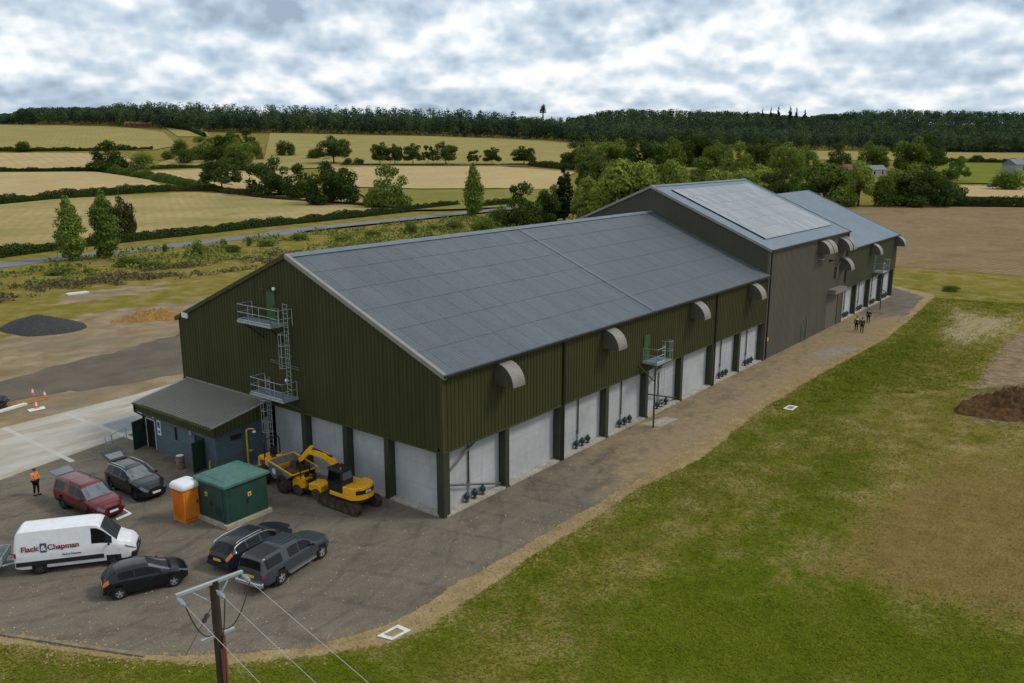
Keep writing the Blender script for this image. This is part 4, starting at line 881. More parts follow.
def hood(parent, x0, z1, r=1.4, wid=1.2, dy=0.0):
    """curved vent cowl on the long wall: quarter drum with open underside"""
    n = 12; arc = [(-r*math.sin(PI/2*k/n)-.02, z1-r+r*math.cos(PI/2*k/n)) for k in range(n+1)]
    m = MB()
    for (ya, za), (yb, zb) in zip(arc[:-1], arc[1:]):
        m.quad((x0, ya, za), (x0+wid, ya, za), (x0+wid, yb, zb), (x0, yb, zb))
    m.quad((x0, arc[-1][0], arc[-1][1]), (x0+wid, arc[-1][0], arc[-1][1]), (x0+wid, arc[-1][0]+.06, arc[-1][1]-.05), (x0, arc[-1][0]+.06, arc[-1][1]-.05))
    o = m.build('vent_cowl', 'hood', parent, True)
    for xx in (x0+.004, x0+wid-.004):
        c = MB(); c.add([(xx, -.01, z1-r)]+[(xx, y+.01 if y < -.1 else y, z-.004) for y, z in arc], [tuple(range(n+2))]); c.build('cheek', 'hooddark', o)
    return o
def rail(mb, pts, h=1.1, r=.022, posts=None, kick=True):
    """guard rail along pts (3-d deck-level points)"""
    for f in (1.0, .52): mb.path([(p[0], p[1], p[2]+h*f) for p in pts], r, 6)
    for a, b in zip(pts[:-1], pts[1:]):
        L = (Vector(b)-Vector(a)).length; k = max(1, round(L/1.1))
        for i in range(k+1):
            q = Vector(a).lerp(Vector(b), i/k); mb.bar(q, q+Vector((0, 0, h)), r, 6)
        if kick: mb.bar(Vector(a)+Vector((0, 0, .07)), Vector(b)+Vector((0, 0, .07)), .035, 4)
    return mb
def ladder(mb, c, ax, z0, z1, wid=.42, r=.024):
    """c (x,y) centre, ax unit direction of rungs"""
    for s in (-1, 1): mb.bar((c[0]+ax[0]*wid/2*s, c[1]+ax[1]*wid/2*s, z0), (c[0]+ax[0]*wid/2*s, c[1]+ax[1]*wid/2*s, z1), r, 6)
    z = z0+.25
    while z < z1: mb.bar((c[0]-ax[0]*wid/2, c[1]-ax[1]*wid/2, z), (c[0]+ax[0]*wid/2, c[1]+ax[1]*wid/2, z), r*.8, 5); z += .30
    return mb
def cage(mb, c, out, ax, z0, z1, r=.36, t=.018):
    z = z0; n = 8; hoops = []
    def pt(k, zz):
        a = PI*k/n; return (c[0]+ax[0]*r*math.cos(a)+out[0]*(r*1.7*math.sin(a)), c[1]+ax[1]*r*math.cos(a)+out[1]*(r*1.7*math.sin(a)), zz)
    while z <= z1+.01:
        mb.path([pt(k, z) for k in range(n+1)], t, 5); z += .75
    for k in (1, 3, 5, 7): mb.bar(pt(k, z0), pt(k, min(z-.75, z1)), t, 5)
    return mb
def pump_set(x, labelpos, group, proto=[None]):
    for k in range(3):
        xx = x+(k-1)*.76
        if proto[0] is None:
            t = thing('fan_motor', 'x', 'fan motor', (xx, .34, .17))
            m = MB(); m.lathe([(.10, .20), (.17, .22), (.19, .30), (.19, .52), (.15, .58), (.08, .60), (.07, .70), (.0, .72)], n=12); m.box((0, -.17, .42), (.16, .12, .18)); m.build('motor', 'pump', t, True)
            f = MB(); f.lathe([(.15, 0), (.15, .05), (.09, .08), (.10, .21)], n=12); f.box((0, 0, .03), (.30, .24, .05)); f.build('flange', 'red', t, True)
            t.scale = (.85, .85, .9); proto[0] = t; r = t
        else:
            r = dup(proto[0]); r.location = (xx, .34, .17)
        r['label'] = f'{["left", "middle", "right"][k]} fan motor of three in {labelpos}'; r['group'] = group
WALLY = .55
def hall_base(h, x0, nb, zc, pump_bays, pipes, braces, bays_label, endcol=True, bay=BAY):
    for k in range(nb+(1 if endcol else 0)):
        x = x0+k*bay
        m = MB(); xa = x if k == 0 else x-.22
        if k == nb: xa = x-.44
        m.b3(xa, xa+.42, .02, .06, 0.02, zc+.2); m.b3(xa+.18, xa+.24, .06, WALLY-.06, 0.02, zc+.2); m.b3(xa, xa+.42, WALLY-.06, WALLY-.005, 0.02, zc+.2)
        m.b3(xa+.42-.012, xa+.42, .06, WALLY-.06, .02, zc+.2); m.b3(xa, xa+.012, .06, WALLY-.06, .02, zc+.2)
        m.build('column', 'darkcol', h)
    for k in range(nb):
        a = x0+k*bay+.23; b = x0+(k+1)*bay-.23
        MB().b3(a, b, WALLY, WALLY+.2, .0, zc+.3).build('concrete_panel', 'panel', h)
        MB().add([(a, -.02, 0), (b, -.02, 0), (b, -.02, .13), (a, -.02, .13), (b, WALLY-.004, .17), (a, WALLY-.004, .17)], [(0, 1, 2, 3), (3, 2, 4, 5)]).build('plinth', 'kerbconc', h)
        if k in pipes:
            c = (a+b)/2-.25
            m = MB(); m.bar((c, WALLY-.08, 1.25), (c, WALLY-.08, zc+.2), .05, 8); p = m.build('vent_pipe', 'darkcol', h)
            MB().bar((c, WALLY-.08, 1.15), (c, WALLY-.08, 1.4), .08, 8).build('valve', 'barrel', p); MB().bar((c, WALLY-.08, .2), (c, WALLY-.08, 1.15), .05, 8).build('riser', 'galv', p)
        if k in pump_bays: pump_set(h.location.x+(a+b)/2+.15, bays_label(k), 'teal fan motors along the hall foot')
        if k in braces:
            m = MB(); m.bar((a+.05, .30, 2.35), (b-1.7, .30, zc+.25), .09, 4); m.bar((a+.05, .30, 1.95), (b-.05, .30, .32), .065, 4); m.build('wind_brace', 'darkcol' if k else 'hooddark', h)
def gable_z(y, W, He, Hr): return He+(Hr-He)*(1-abs(y-W/2)/(W/2))

# --- near low hall
He, Hc, W1, Hr = 8.85, 4.11, 26.82, 14.47; X1 = 48.0
h1 = thing('low_hall', 'long olive green storage hall with fibre cement roof and white concrete bays, nearest the camera', 'warehouse', (0, 0, 0))
m = MB(); ribbed(m, (0, 0), (1, 0), (0, -1), X1-.05, lambda u: Hc, lambda u: He-.02); m.build('side_cladding', 'olive', h1)
m = MB(); ribbed(m, (0, W1), (0, -1), (-1, 0), W1, lambda u: Hc, lambda u: gable_z(W1-u, W1, He, Hr)-.03); m.build('gable_cladding', 'olive', h1)
MB().b3(.02, X1-.1, W1-.1, W1, 0, He-.05).build('rear_wall', 'olive', h1)
m = MB(); m.b3(-.07, .10, -.07, .10, Hc, He-.02); m.b3(-.06, X1-.06, -.07, .3, Hc-.10, Hc-.001); m.b3(-.07, .3, -.06, W1, Hc-.104, Hc-.003); m.build('cladding_trim', 'olive_trim', h1)
rf = MB(); roof_slope(rf, -.12, X1-.02, -.28, He-.12+.03, W1/2, Hr, 47, 6); o = rf.build('front_roof_slope', 'fibreroof', h1)
rf = MB(); roof_slope(rf, -.12, X1-.02, W1+.28, He-.12+.03, W1/2, Hr, 47, 6); rf.build('rear_roof_slope', 'fibreroof', h1)
m = MB(); m.add([(-.14, W1/2-.38, Hr-.07), (X1, W1/2-.38, Hr-.07), (X1, W1/2, Hr+.14), (-.14, W1/2, Hr+.14), (X1, W1/2+.38, Hr-.07), (-.14, W1/2+.38, Hr-.07)], [(0, 1, 2, 3), (3, 2, 4, 5)]); m.build('ridge_cap', 'ridge', h1)
sl = (Hr-He+.09)/(W1/2+.28)
for s in (-1, 1):
    m = MB()
    ye = W1/2+s*(W1/2+.30); a = Vector((0, ye, He-.12)); b = Vector((0, W1/2, Hr)); up = Vector((0, 0, .10))
    for x0_, x1_ in ((-.16, .10),):
        p = [a+Vector((x0_, 0, .10)), a+Vector((x1_, 0, .10)), b+Vector((x1_, 0, .13)), b+Vector((x0_, 0, .13))]
        q = [v-Vector((0, 0, .30)) for v in p]; m.add(p+q, [(0, 1, 2, 3), (4, 7, 6, 5), (0, 4, 5, 1), (3, 2, 6, 7), (0, 3, 7, 4), (1, 5, 6, 2)])
    m.build('verge_trim', 'barge' if s < 0 else 'olive_trim', h1)
m = MB(); a = 24.1; m.add([(a-.07, -.29, He-.0), (a+.07, -.29, He-.0), (a+.07, W1/2-.4, Hr-.10), (a-.07, W1/2-.4, Hr-.10)], [(0, 1, 2, 3)]); o = m.build('roof_joint', 'ridge', h1)
for v in o.data.vertices: v.co.z += .075
m = MB(); m.b3(-.14, X1-.03, -.44, -.30, He-.20, He-.06); m.build('gutter', 'black', h1)
for x in (12.05, 36.1): m = MB(); m.bar((x, -.12, .1), (x, -.12, He-.2), .085, 8); m.bar((x, -.12, He-.25), (x, -.36, He-.1), .085, 8); m.build('downpipe', 'black', h1)
hall_base(h1, 0, 8, Hc, (0, 2, 3, 4, 6, 7), (0, 2, 3, 4, 6, 7), (0, 4), lambda k: f'the {ORD[k]} bay of the near low hall')
for x in (4.75, 17.0, 30.9, 43.2): hood(h1, x, He-.32)
# gable end bays
gcols = [4.75, 8.54, 12.66, 16.6]
for y in gcols[:3]:
    m = MB(); m.b3(.02, .06, y-.2, y+.2, .02, Hc+.2); m.b3(.06, WALLY-.06, y-.03, y+.03, .02, Hc+.2); m.b3(.06, WALLY-.06, y-.2, y-.188, .02, Hc+.2); m.b3(WALLY-.06, WALLY-.005, y-.2, y+.2, .02, Hc+.2); m.build('column', 'darkcol', h1)
m = MB(); m.b3(.02, WALLY-.004, .012, .016, .02, Hc+.2); m.build('corner_column_web', 'darkcol', h1)
ys = [.42]+[v for y in gcols for v in (y-.21, y+.21)]
for k in range(0, 8, 2):
    a, b = ys[k], ys[k+1]
    MB().b3(WALLY, WALLY+.2, a, b, 0, Hc+.3).build('concrete_panel', 'panel', h1)
    MB().add([(-.02, a, 0), (-.02, b, 0), (-.02, b, .13), (-.02, a, .13), (WALLY-.004, b, .17), (WALLY-.004, a, .17)], [(0, 1, 2, 3), (3, 2, 4, 5)]).build('plinth', 'kerbconc', h1)
MB().b3(.03, .25, 16.85, W1-.2, 0, Hc-.11).build('rear_gable_wall', 'panel', h1)
# gable doors and two-level ladder platforms
m = MB(); m.b3(-.10, -.02, 14.75, 15.65, 9.98, 12.0); d = m.build('high_door', 'door_green', h1); MB().b3(-.14, -.10, 14.85, 14.92, 10.9, 11.05).build('handle', 'black', d)
MB().b3(-.30, -.03, 14.65, 16.0, 12.05, 12.10).build('door_canopy', 'olive_trim', h1)
for y, z in ((14.55, 12.22), (13.75, 6.15)):
    MB().lathe([(.0, -.13), (.09, -.10), (.13, 0), (.09, .10), (0, .13)], (-.28, y, z), n=12, cap=False).build('globe_lamp', 'glow', h1, True)
m = MB(); m.box((-.12, 25.7, 9.1), (.10, .75, .40)); m.build('wall_sign', 'offwhite', h1)
pf = MB(); pf.b3(-1.3, -.06, 13.7, 17.3, 9.92, 9.98); P = pf.build('access_platform', 'galvgrate', h1)
m = MB(); m.b3(-1.34, -1.30, 13.7, 17.34, 9.84, 10.0); m.b3(-1.34, -.05, 13.66, 13.70, 9.84, 10.0); m.b3(-1.34, -.05, 17.30, 17.34, 9.84, 10.0); m.build('edge_beam', 'galv', P)
m = rail(MB(), [(-.1, 17.28, 9.98), (-1.28, 17.28, 9.98), (-1.28, 13.74, 9.98), (-.62, 13.74, 9.98)]); m.path([(-1.28, 13.74, 11.08), (-1.28, 12.9, 11.08), (-.2, 12.9, 11.08)], .022); m.path([(-1.28, 13.74, 10.5), (-1.28, 12.9, 10.5), (-.2, 12.9, 10.5)], .022); m.bar((-1.28, 12.9, 9.98), (-1.28, 12.9, 11.08), .022); m.bar((-.2, 12.9, 9.98), (-.2, 12.9, 11.08), .022); m.build('guard_rail', 'galv', P)
m = MB(); m.bar((-1.2, 17.0, 9.9), (-.1, 16.2, 8.7), .05, 6); m.bar((-1.2, 14.2, 9.9), (-.1, 14.0, 8.7), .05, 6); m.build('bracket', 'black', P)
m = ladder(MB(), (-.42, 13.3), (0, 1), 5.1, 11.4); m.build('ladder', 'galv', P)
m = cage(MB(), (-.42, 13.3), (-1, 0), (0, 1), 7.2, 9.5); m.build('safety_cage', 'galv', P)
m = MB(); m.bar((-.25, 12.4, 7.2), (-.25, 15.4, 7.35), .02, 5); m.bar((-.25, 12.4, 7.05), (-.25, 15.4, 7.2), .02, 5); m.bar((-.05, 15.3, 7.2), (-.25, 15.4, 7.35), .03); m.build('cable_tray', 'hood', h1)
pf = MB(); pf.b3(-1.3, -.06, 12.9, 16.4, 5.03, 5.09); P = pf.build('access_platform', 'galvgrate', h1)
m = MB(); m.b3(-1.34, -1.30, 12.9, 16.44, 4.95, 5.11); m.b3(-1.34, -.05, 12.86, 12.90, 4.95, 5.11); m.b3(-1.34, -.05, 16.40, 16.44, 4.95, 5.11); m.build('edge_beam', 'galv', P)
m = rail(MB(), [(-.1, 16.38, 5.09), (-1.28, 16.38, 5.09), (-1.28, 14.6, 5.09)]); rail(m, [(-1.28, 14.6, 5.09), (-1.28, 12.94, 5.09), (-.1, 12.94, 5.09)]); m.build('guard_rail', 'galv', P)
m = MB(); m.bar((-1.2, 13.2, 5.0), (-.1, 12.2, 4.2), .06, 6); m.bar((-1.2, 15.9, 5.0), (-.1, 15.3, 4.2), .06, 6); m.build('bracket', 'black', P)
m = ladder(MB(), (-.75, 15.2), (0, 1), .1, 6.3); m.build('ladder', 'galv', P)
m = cage(MB(), (-.75, 15.2), (-1, 0), (0, 1), 2.5, 4.8); m.build('safety_cage', 'galv', P)
# side platform
def side_platform(h, x, z, px):
    m = MB(); m.b3(x, x+2.2, -1.35, -.06, z-.05, z); P = m.build('access_platform', 'galvgrate', h)
    m = MB(); m.b3(x, x+2.2, -1.40, -1.35, z-.13, z+.02); m.b3(x-.04, x, -1.40, -.06, z-.13, z+.02); m.build('edge_beam', 'galv', P)
    rail(MB(), [(x+.03, -.1, z), (x+.03, -1.33, z), (x+1.2, -1.33, z)]).build('guard_rail', 'galv', P)
    m = ladder(MB(), (x+1.75, -1.0), (1, 0), .9, z+1.2); m.build('ladder', 'galv', P)
    cage(MB(), (x+1.75, -1.0), (0, -1), (1, 0), z+.05, z+1.6, .42).build('safety_cage', 'galv', P)
    m = MB(); m.bar((px, -1.56, 0), (px, -1.56, z-.1), .07, 8); m.build('support_post', 'darkcol', P)
    m = MB(); m.bar((px, -1.5, z-1.2), (px, -.1, z-.2), .05, 6); m.bar((px, -1.56, 1.95), (px+1.9, -.95, 1.7), .05, 6); m.build('bracket', 'darkcol', P)
    m = MB(); m.b3(x+.15, x+1.0, -.12, -.05, z, z+2.02); d = m.build('high_door', 'door_green', h); MB().b3(x+.85, x+.92, -.16, -.12, z+.95, z+1.08).build('handle', 'black', d)
side_platform(h1, 22.9, 4.95, 22.3)

# --- tall middle hall
H2e, H2r, W2, X2 = 11.4, 17.15, 26.93, 72.87
h2 = thing('tall_hall', 'tall grey brown metal clad hall with solar panels, between the two lower halls', 'warehouse', (48, 0, 0))
q0 = 48.0
m = MB(); ribbed(m, (0, -.04), (1, 0), (0, -1), 19.1, lambda u: .06, lambda u: H2e-.02, .35); ribbed(m, (19.1, -.04), (1, 0), (0, -1), 3.9, lambda u: 4.35, lambda u: H2e-.02, .35); ribbed(m, (23.0, -.04), (1, 0), (0, -1), X2-q0-23.0, lambda u: .06, lambda u: H2e-.02, .35); m.build('side_cladding', 'taupe', h2)
m = MB(); ribbed(m, (0.0, W2+.3), (0, -1), (-1, 0), W2+.3, lambda u: 0 if u < .4 else 8.0, lambda u: gable_z(min(W2, W2+.3-u), W2, H2e, H2r)-.03, .35); m.build('gable_cladding', 'olive_grey' if 'olive_grey' in MT else 'taupe', h2)
m = MB(); m.b3(0, X2-q0, W2-.1, W2, 0, H2e-.05); m.build('rear_wall', 'taupe', h2)
m = MB(); m.add([(X2-q0-.03, 0, 0), (X2-q0-.03, W2, 0), (X2-q0-.03, W2, H2e-.1), (X2-q0-.03, W2/2, H2r-.1), (X2-q0-.03, 0, H2e-.1)], [(0, 1, 2, 3, 4)]); m.build('far_gable', 'taupe', h2)
MB().b3(.25, 19.1, -.02, .1, 0, .12).build('plinth', 'kerbconc', h2)
m = MB(); m.b3(-.10, .14, -.13, .10, .0, H2e-.05); m.b3(X2-q0-.16, X2-q0+.02, -.13, .05, 0, H2e-.05); m.build('corner_trim', 'taupe', h2)
for s, nm in ((-1, 'front_roof_slope'), (1, 'rear_roof_slope')):
    ye = W2/2+s*(W2/2+.28); m = MB(); n = round((X2-q0+.2)/.5)
    for k in range(n):
        a = -.12+(X2-q0+.2)*k/n; b = -.12+(X2-q0+.2)*(k+1)/n; L = b-a
        for f0, f1, u0, u1 in ((0, .08, .0, .05), (.08, .16, .05, .05), (.16, .24, .05, 0), (.24, 1, 0, 0)):
            m.quad((a+L*f0, ye, H2e-.09+u0), (a+L*f1, ye, H2e-.09+u1), (a+L*f1, W2/2, H2r+u1), (a+L*f0, W2/2, H2r+u0))
    m.build(nm, 'metalroof', h2)
def verge(h, x0, x1, W, He_, Hr_, mat='barge', dz=.10):
    m = MB()
    for s in (-1, 1):
        a = Vector((0, W/2+s*(W/2+.30), He_-.12)); b = Vector((0, W/2, Hr_))
        p = [a+Vector((x0, 0, dz)), a+Vector((x1, 0, dz)), b+Vector((x1, 0, dz)), b+Vector((x0, 0, dz))]; q = [v-Vector((0, 0, .28)) for v in p]
        m.add(p+q, [(0, 1, 2, 3), (4, 7, 6, 5), (0, 4, 5, 1), (3, 2, 6, 7), (0, 3, 7, 4), (1, 5, 6, 2)])
    return m.build('verge_trim', mat, h)
verge(h2, -.2, .02, W2, H2e, H2r); verge(h2, X2-q0-.05, X2-q0+.12, W2, H2e, H2r, 'ridge')
m = MB(); m.add([(-.1, W2/2-.3, H2r-.04), (X2-q0+.1, W2/2-.3, H2r-.04), (X2-q0+.1, W2/2, H2r+.12), (-.1, W2/2, H2r+.12), (X2-q0+.1, W2/2+.3, H2r-.04), (-.1, W2/2+.3, H2r-.04)], [(0, 1, 2, 3), (3, 2, 4, 5)]); m.build('ridge_cap', 'ridge', h2)
m = MB(); m.b3(-.14, X2-q0+.08, -.46, -.29, H2e-.22, H2e-.06); m.build('gutter', 'black', h2)
for x in (.28, X2-q0-.02): m = MB(); m.bar((x, -.2, .1 if x < 5 else 5.0), (x, -.2, H2e-.2), .08, 8); m.build('downpipe', 'black', h2)
# solar array: six rows of dark panels on rails
s2 = (H2r-H2e+.09)/(W2/2+.28); ux = Vector((1, 0, 0)); us = Vector((0, 1, s2)).normalized(); un = us.cross(ux)*-1
if un.z < 0: un = -un
org = Vector((2.3, 0, 0))+Vector((0, -.28, H2e-.09)); slope_len = math.hypot(W2/2+.28, H2r-H2e+.09)
rows, cols_, a0, a1, xl = 6, 20, 1.9, slope_len-1.3, 20.6
pv = MB(); fr = MB()
for r_ in range(rows):
    for c in range(cols_):
        p0 = a0+(a1-a0)*r_/rows+.05; p1 = a0+(a1-a0)*(r_+1)/rows-.05; x0 = xl*c/cols_+.02; x1 = xl*(c+1)/cols_-.02
        q = [org+ux*x+us*p+un*.15 for x, p in ((x0, p0), (x1, p0), (x1, p1), (x0, p1))]; pv.add(q, [(0, 1, 2, 3)])
    p0 = a0+(a1-a0)*r_/rows
    for pp in (p0,):
        q = [org+ux*x+us*p+un*.125 for x, p in ((0, pp-.06), (xl, pp-.06), (xl, pp+.06), (0, pp+.06))]; fr.add(q, [(0, 1, 2, 3)])
base = MB(); c8 = [org+ux*x+us*p+un*n_ for n_ in (.06, .11) for x, p in ((-.04, a0-.05), (xl+.04, a0-.05), (xl+.04, a1+.05), (-.04, a1+.05))]
base.add(c8, [(0, 3, 2, 1), (4, 5, 6, 7), (0, 1, 5, 4), (1, 2, 6, 5), (2, 3, 7, 6), (3, 0, 4, 7)])
B = base.build('solar_array', 'black', h2); pv.build('panel_rows', 'pv', B); fr.build('mounting_rails', 'pvframe', B)
# vents, doors on the tall wall
for x, z in ((14.2, 11.05), (15.7, 11.05), (21.4, 10.75), (22.95, 10.75)): hood(h2, x, z, 1.45, 1.25)
hood(h2, 22.5, 8.35, 1.5, 1.3)
m = MB(); m.b3(19.1, 23.0, .02, .10, .02, 4.3); rd = m.build('roller_door', 'hood', h2)
m = MB()
for k in range(30): m.b3(19.15, 22.95, -.005, .02, .05+k*.14, .05+k*.14+.10)
m.build('slats', 'taupe', rd)
m = MB(); m.b3(19.0, 23.1, -1.0, -.05, 4.35, 4.85); m.build('door_canopy', 'hood', h2)
m = MB(); m.b3(10.6, 11.5, -.13, -.06, .05, 2.1); d = m.build('side_door', 'door_green', h2); MB().b3(11.35, 11.42, -.17, -.13, 1.0, 1.12).build('handle', 'black', d)
m = MB(); m.b3(12.2, 12.28, -.2, -.06, .05, 2.6); m.build('service_pipe', 'hood', h2)
m = MB(); m.box((15.0, -.3, 8.9), (.9, .5, .10)); m.build('floodlight', 'galv', h2); m = MB(); m.box((18.6, -.35, 8.4), (.35, .5, .12)); m.bar((18.6, -.1, 8.2), (18.6, -.5, 8.4), .04); m.build('floodlight', 'black', h2)
m = MB(); m.b3(.55, .95, -.13, -.06, 1.9, 2.3); m.build('warning_sign', 'yellowclean', h2)
m = MB(); m.b3(20.8, 21.4, -.35, -.06, 6.0, 7.4); m.bar((21.1, -.3, 7.4), (22.6, -.3, 8.0), .05); m.build('service_box', 'hooddark', h2)

# --- far low hall
H3e, H3r, X3 = 9.11, 14.82, 96.6; q3 = X2; L3 = X3-X2
h3 = thing('low_hall', 'shorter low hall with plain blue grey roof at the far end of the row', 'warehouse', (X2, 0, 0))
m = MB(); ribbed(m, (.05, 0), (1, 0), (0, -1), L3-.05, lambda u: Hc+.1, lambda u: H3e-.02); m.build('side_cladding', 'olive3' if 'olive3' in MT else 'olive', h3)
m = MB(); m.add([(L3, 0, Hc), (L3, W1, Hc), (L3, W1, H3e-.05), (L3, W1/2, H3r-.06), (L3, 0, H3e-.05)], [(0, 1, 2, 3, 4)]); m.b3(L3-.1, L3-.02, .6, W1, 0, Hc); m.build('far_gable', 'olive', h3)
MB().b3(.02, L3-.1, W1-.1, W1, 0, H3e-.05).build('rear_wall', 'olive', h3)
m = MB(); m.b3(.1, L3+.05, -.07, .3, Hc, Hc+.099); m.b3(L3-.1, L3+.07, -.07, .1, Hc, H3e-.05); m.build('cladding_trim', 'olive_trim', h3)
for s, nm in ((-1, 'front_roof_slope'), (1, 'rear_roof_slope')):
    ye = W1/2+s*(W1/2+.28); m = MB(); n = round((L3+.1)/.5)
    for k in range(n):
        a = .02+(L3+.1)*k/n; b = .02+(L3+.1)*(k+1)/n; L = b-a
        for f0, f1, u0, u1 in ((0, .08, .0, .05), (.08, .16, .05, .05), (.16, .24, .05, 0), (.24, 1, 0, 0)):
            m.quad((a+L*f0, ye, H3e-.09+u0), (a+L*f1, ye, H3e-.09+u1), (a+L*f1, W1/2, H3r+u1), (a+L*f0, W1/2, H3r+u0))
    m.build(nm, 'metalroof', h3)
verge(h3, L3+.02, L3+.2, W1, H3e, H3r, 'ridge')
m = MB(); m.b3(.15, L3+.14, -.44, -.30, H3e-.22, H3e-.08); m.build('gutter', 'black', h3)
hall_base(h3, 0, 4, Hc+.1, (0, 1, 2, 3), (0, 1, 2), (3,), lambda k: f'the {ORD[k]} bay of the far low hall', bay=L3/4)
for o in list(h3.children): pass
for x in (10.3, 22.4): hood(h3, x, H3e-.25)
side_platform(h3, 12.3, 4.95, 11.9)

# ------------------------------------------------------------------ vehicles
def smooth_interp(xs, prof, w=.05):
    px = [p[0] for p in prof]; pz = [p[1] for p in prof]
    return sum(np.interp(xs+d, px, pz) for d in np.linspace(-w, w, 5))/5
def wheel(parent, x, y, r, wid, side, alloy, spokes=5, tyre='rubber'):
    m = MB(); m.lathe([(r*.62, -wid/2), (r*.90, -wid/2), (r*.985, -wid*.36), (r, -wid*.15), (r, wid*.15), (r*.985, wid*.36), (r*.90, wid/2), (r*.62, wid/2), (r*.60, 0), (r*.62, -wid/2)], axis='Y', n=26, cap=False)
    t = m.build('wheel', tyre, parent, True); t.location = (x, y, r)
    m = MB(); yo = side*wid*.36
    m.lathe([(r*.66, yo-side*.05), (r*.66, yo+side*.015), (r*.58, yo+side*.02), (r*.57, yo-side*.04)], axis='Y', n=24, cap=False)
    m.lathe([(r*.14, yo-side*.05), (r*.14, yo+side*.012), (r*.0+.001, yo+side*.016)], axis='Y', n=12, cap=False)
    for k in range(spokes):
        a = 2*PI*k/spokes+.3; c, s = math.cos(a), math.sin(a); tw = r*.10
        p = [(c*r*.1-s*tw, yo, s*r*.1+c*tw), (c*r*.1+s*tw, yo, s*r*.1-c*tw), (c*r*.6+s*tw*.8, yo+side*.01, s*r*.6-c*tw*.8), (c*r*.6-s*tw*.8, yo+side*.01, s*r*.6+c*tw*.8)]
        m.add([q for q in p]+[(q[0], q[1]-side*.03, q[2]) for q in p], [(0, 1, 2, 3), (0, 4, 5, 1), (2, 6, 7, 3), (1, 5, 6, 2), (3, 7, 4, 0)])
    m.build('rim', alloy, t)
    m = MB(); m.lathe([(r*.6, yo-side*.055), (.001, yo-side*.056)], axis='Y', n=20, cap=False); m.build('brake_backing', 'black', t)
    return t
def car(name, label, cat, loc, rz, paint, L, W, xr, xf, rw, top, belt, plan, z0, ws, rear, sides, tumble=.32, head=None, tail=None, alloy='alloy', lower=None, group=None, roofrail=False, plate='plateyel', hmat='lampglass', tmat='redlens', rear_glass=True, glass_roof=None, windscreen='glasslight', grille=True, wheelw=.23, handle=True, spokes=5, pane_rear=True, sidetrim=None, mirrors='black'):
    """car from a lofted shell; x: 0 rear .. L front, moved so that the wheelbase centre is the origin"""
    root = thing(name, label, cat, (loc[0], loc[1], .016), rz, group)
    ox = -(xr+xf)/2
    xs = np.unique(np.round(np.concatenate([np.linspace(0, L, int(L/.055)), [ws[0], ws[1], rear[0], rear[1]]]), 3))
    zt = smooth_interp(xs, top); zb = np.minimum(smooth_interp(xs, belt), zt-.005); wv = smooth_interp(xs, plan, .03)
    zb0 = smooth_interp(xs, z0 if isinstance(z0, list) else [(0, z0+.10), (.35, z0), (L-.4, z0), (L, z0+.08)])
    rows = []
    for x, t, b, hw, zz in zip(xs, zt, zb, wv, zb0):
        h = t-b; wb = hw-.03; ye = max(.05, wb-tumble*h-min(.07, .5*h)); ze = t-min(.09, .4*h)
        def mixp(f): return (wb+(ye-wb)*f, b+(ze-b)*f)
        r = [(0, zz), (hw-.14, zz), (hw-.04, zz+.07), (hw-.005, zz+(b-zz)*.38), (hw, zz+(b-zz)*.72), (hw-.008, zz+(b-zz)*.9), (wb, b), mixp(.10), mixp(.88), (ye, ze), (ye*.86, ze+(t-ze)*.62), (ye*.5, ze+(t-ze)*.93), (0, t)]
        rows.append(r)
    nj = 13; V = []
    for x, r in zip(xs, rows):
        for y, z in r: V.append((x+ox, -y, z))
        for y, z in r[1:-1]: V.append((x+ox, y, z))
    per = nj+nj-2
    def vid(i, j, s): return i*per+(j if (s < 0 or j in (0, nj-1)) else nj+j-1)
    groups = {}
    def put(key, f): groups.setdefault(key, []).append(f)
    for i in range(len(xs)-1):
        xm = (xs[i]+xs[i+1])/2; hm = (zt[i]+zt[i+1])/2-(zb[i]+zb[i+1])/2
        for j in range(nj-1):
            zm = (rows[i][j][1]+rows[i+1][j][1]+rows[i][j+1][1]+rows[i+1][j+1][1])/4
            for s in (-1, 1):
                f = (vid(i, j, s), vid(i+1, j, s), vid(i+1, j+1, s), vid(i, j+1, s))
                if j >= 1 and j <= 4 and min(math.hypot(xm-xr, zm-rw), math.hypot(xm-xf, zm-rw)) < rw+.055: continue
                if j == 0 and min(abs(xm-xr), abs(xm-xf)) < rw+.05: continue
                key = 'body'
                if j == 7 and hm > .22:
                    for n_, (a, b) in enumerate(sides):
                        if a < xm < b: key = ('side_window', n_, s)
                elif j >= 9 and ws[0] < xm < ws[1]: key = 'windscreen'
                elif j >= 9 and rear[0] < xm < rear[1] and rear_glass: key = 'rear_window'
                elif glass_roof and j >= 10 and glass_roof[0] < xm < glass_roof[1]: key = 'roof_panel'
                elif lower and j in (1, 2) : key = ('lower_trim', 0, s)
                if head and key == 'body' and xm > head[0] and head[1] < j < head[2]: key = ('headlight', 0, s)
                if tail and key == 'body' and xm < tail[0] and tail[1] < j < tail[2]: key = ('tail_light', 0, s)
                put(key, f)
    for i in (0, len(xs)-1):
        for j in range(nj-1):
            for s in (-1, 1):
                if j in (0,): pass
        ring = [vid(i, j, -1) for j in range(nj)]+[vid(i, j, 1) for j in range(nj-2, 0, -1)]
        put('body', tuple(ring))
    mats = {'body': paint, 'windscreen': windscreen, 'rear_window': 'glass', 'side_window': 'glass', 'roof_panel': 'black', 'lower_trim': lower or 'black', 'headlight': hmat, 'tail_light': tmat}
    VV = np.array(V)
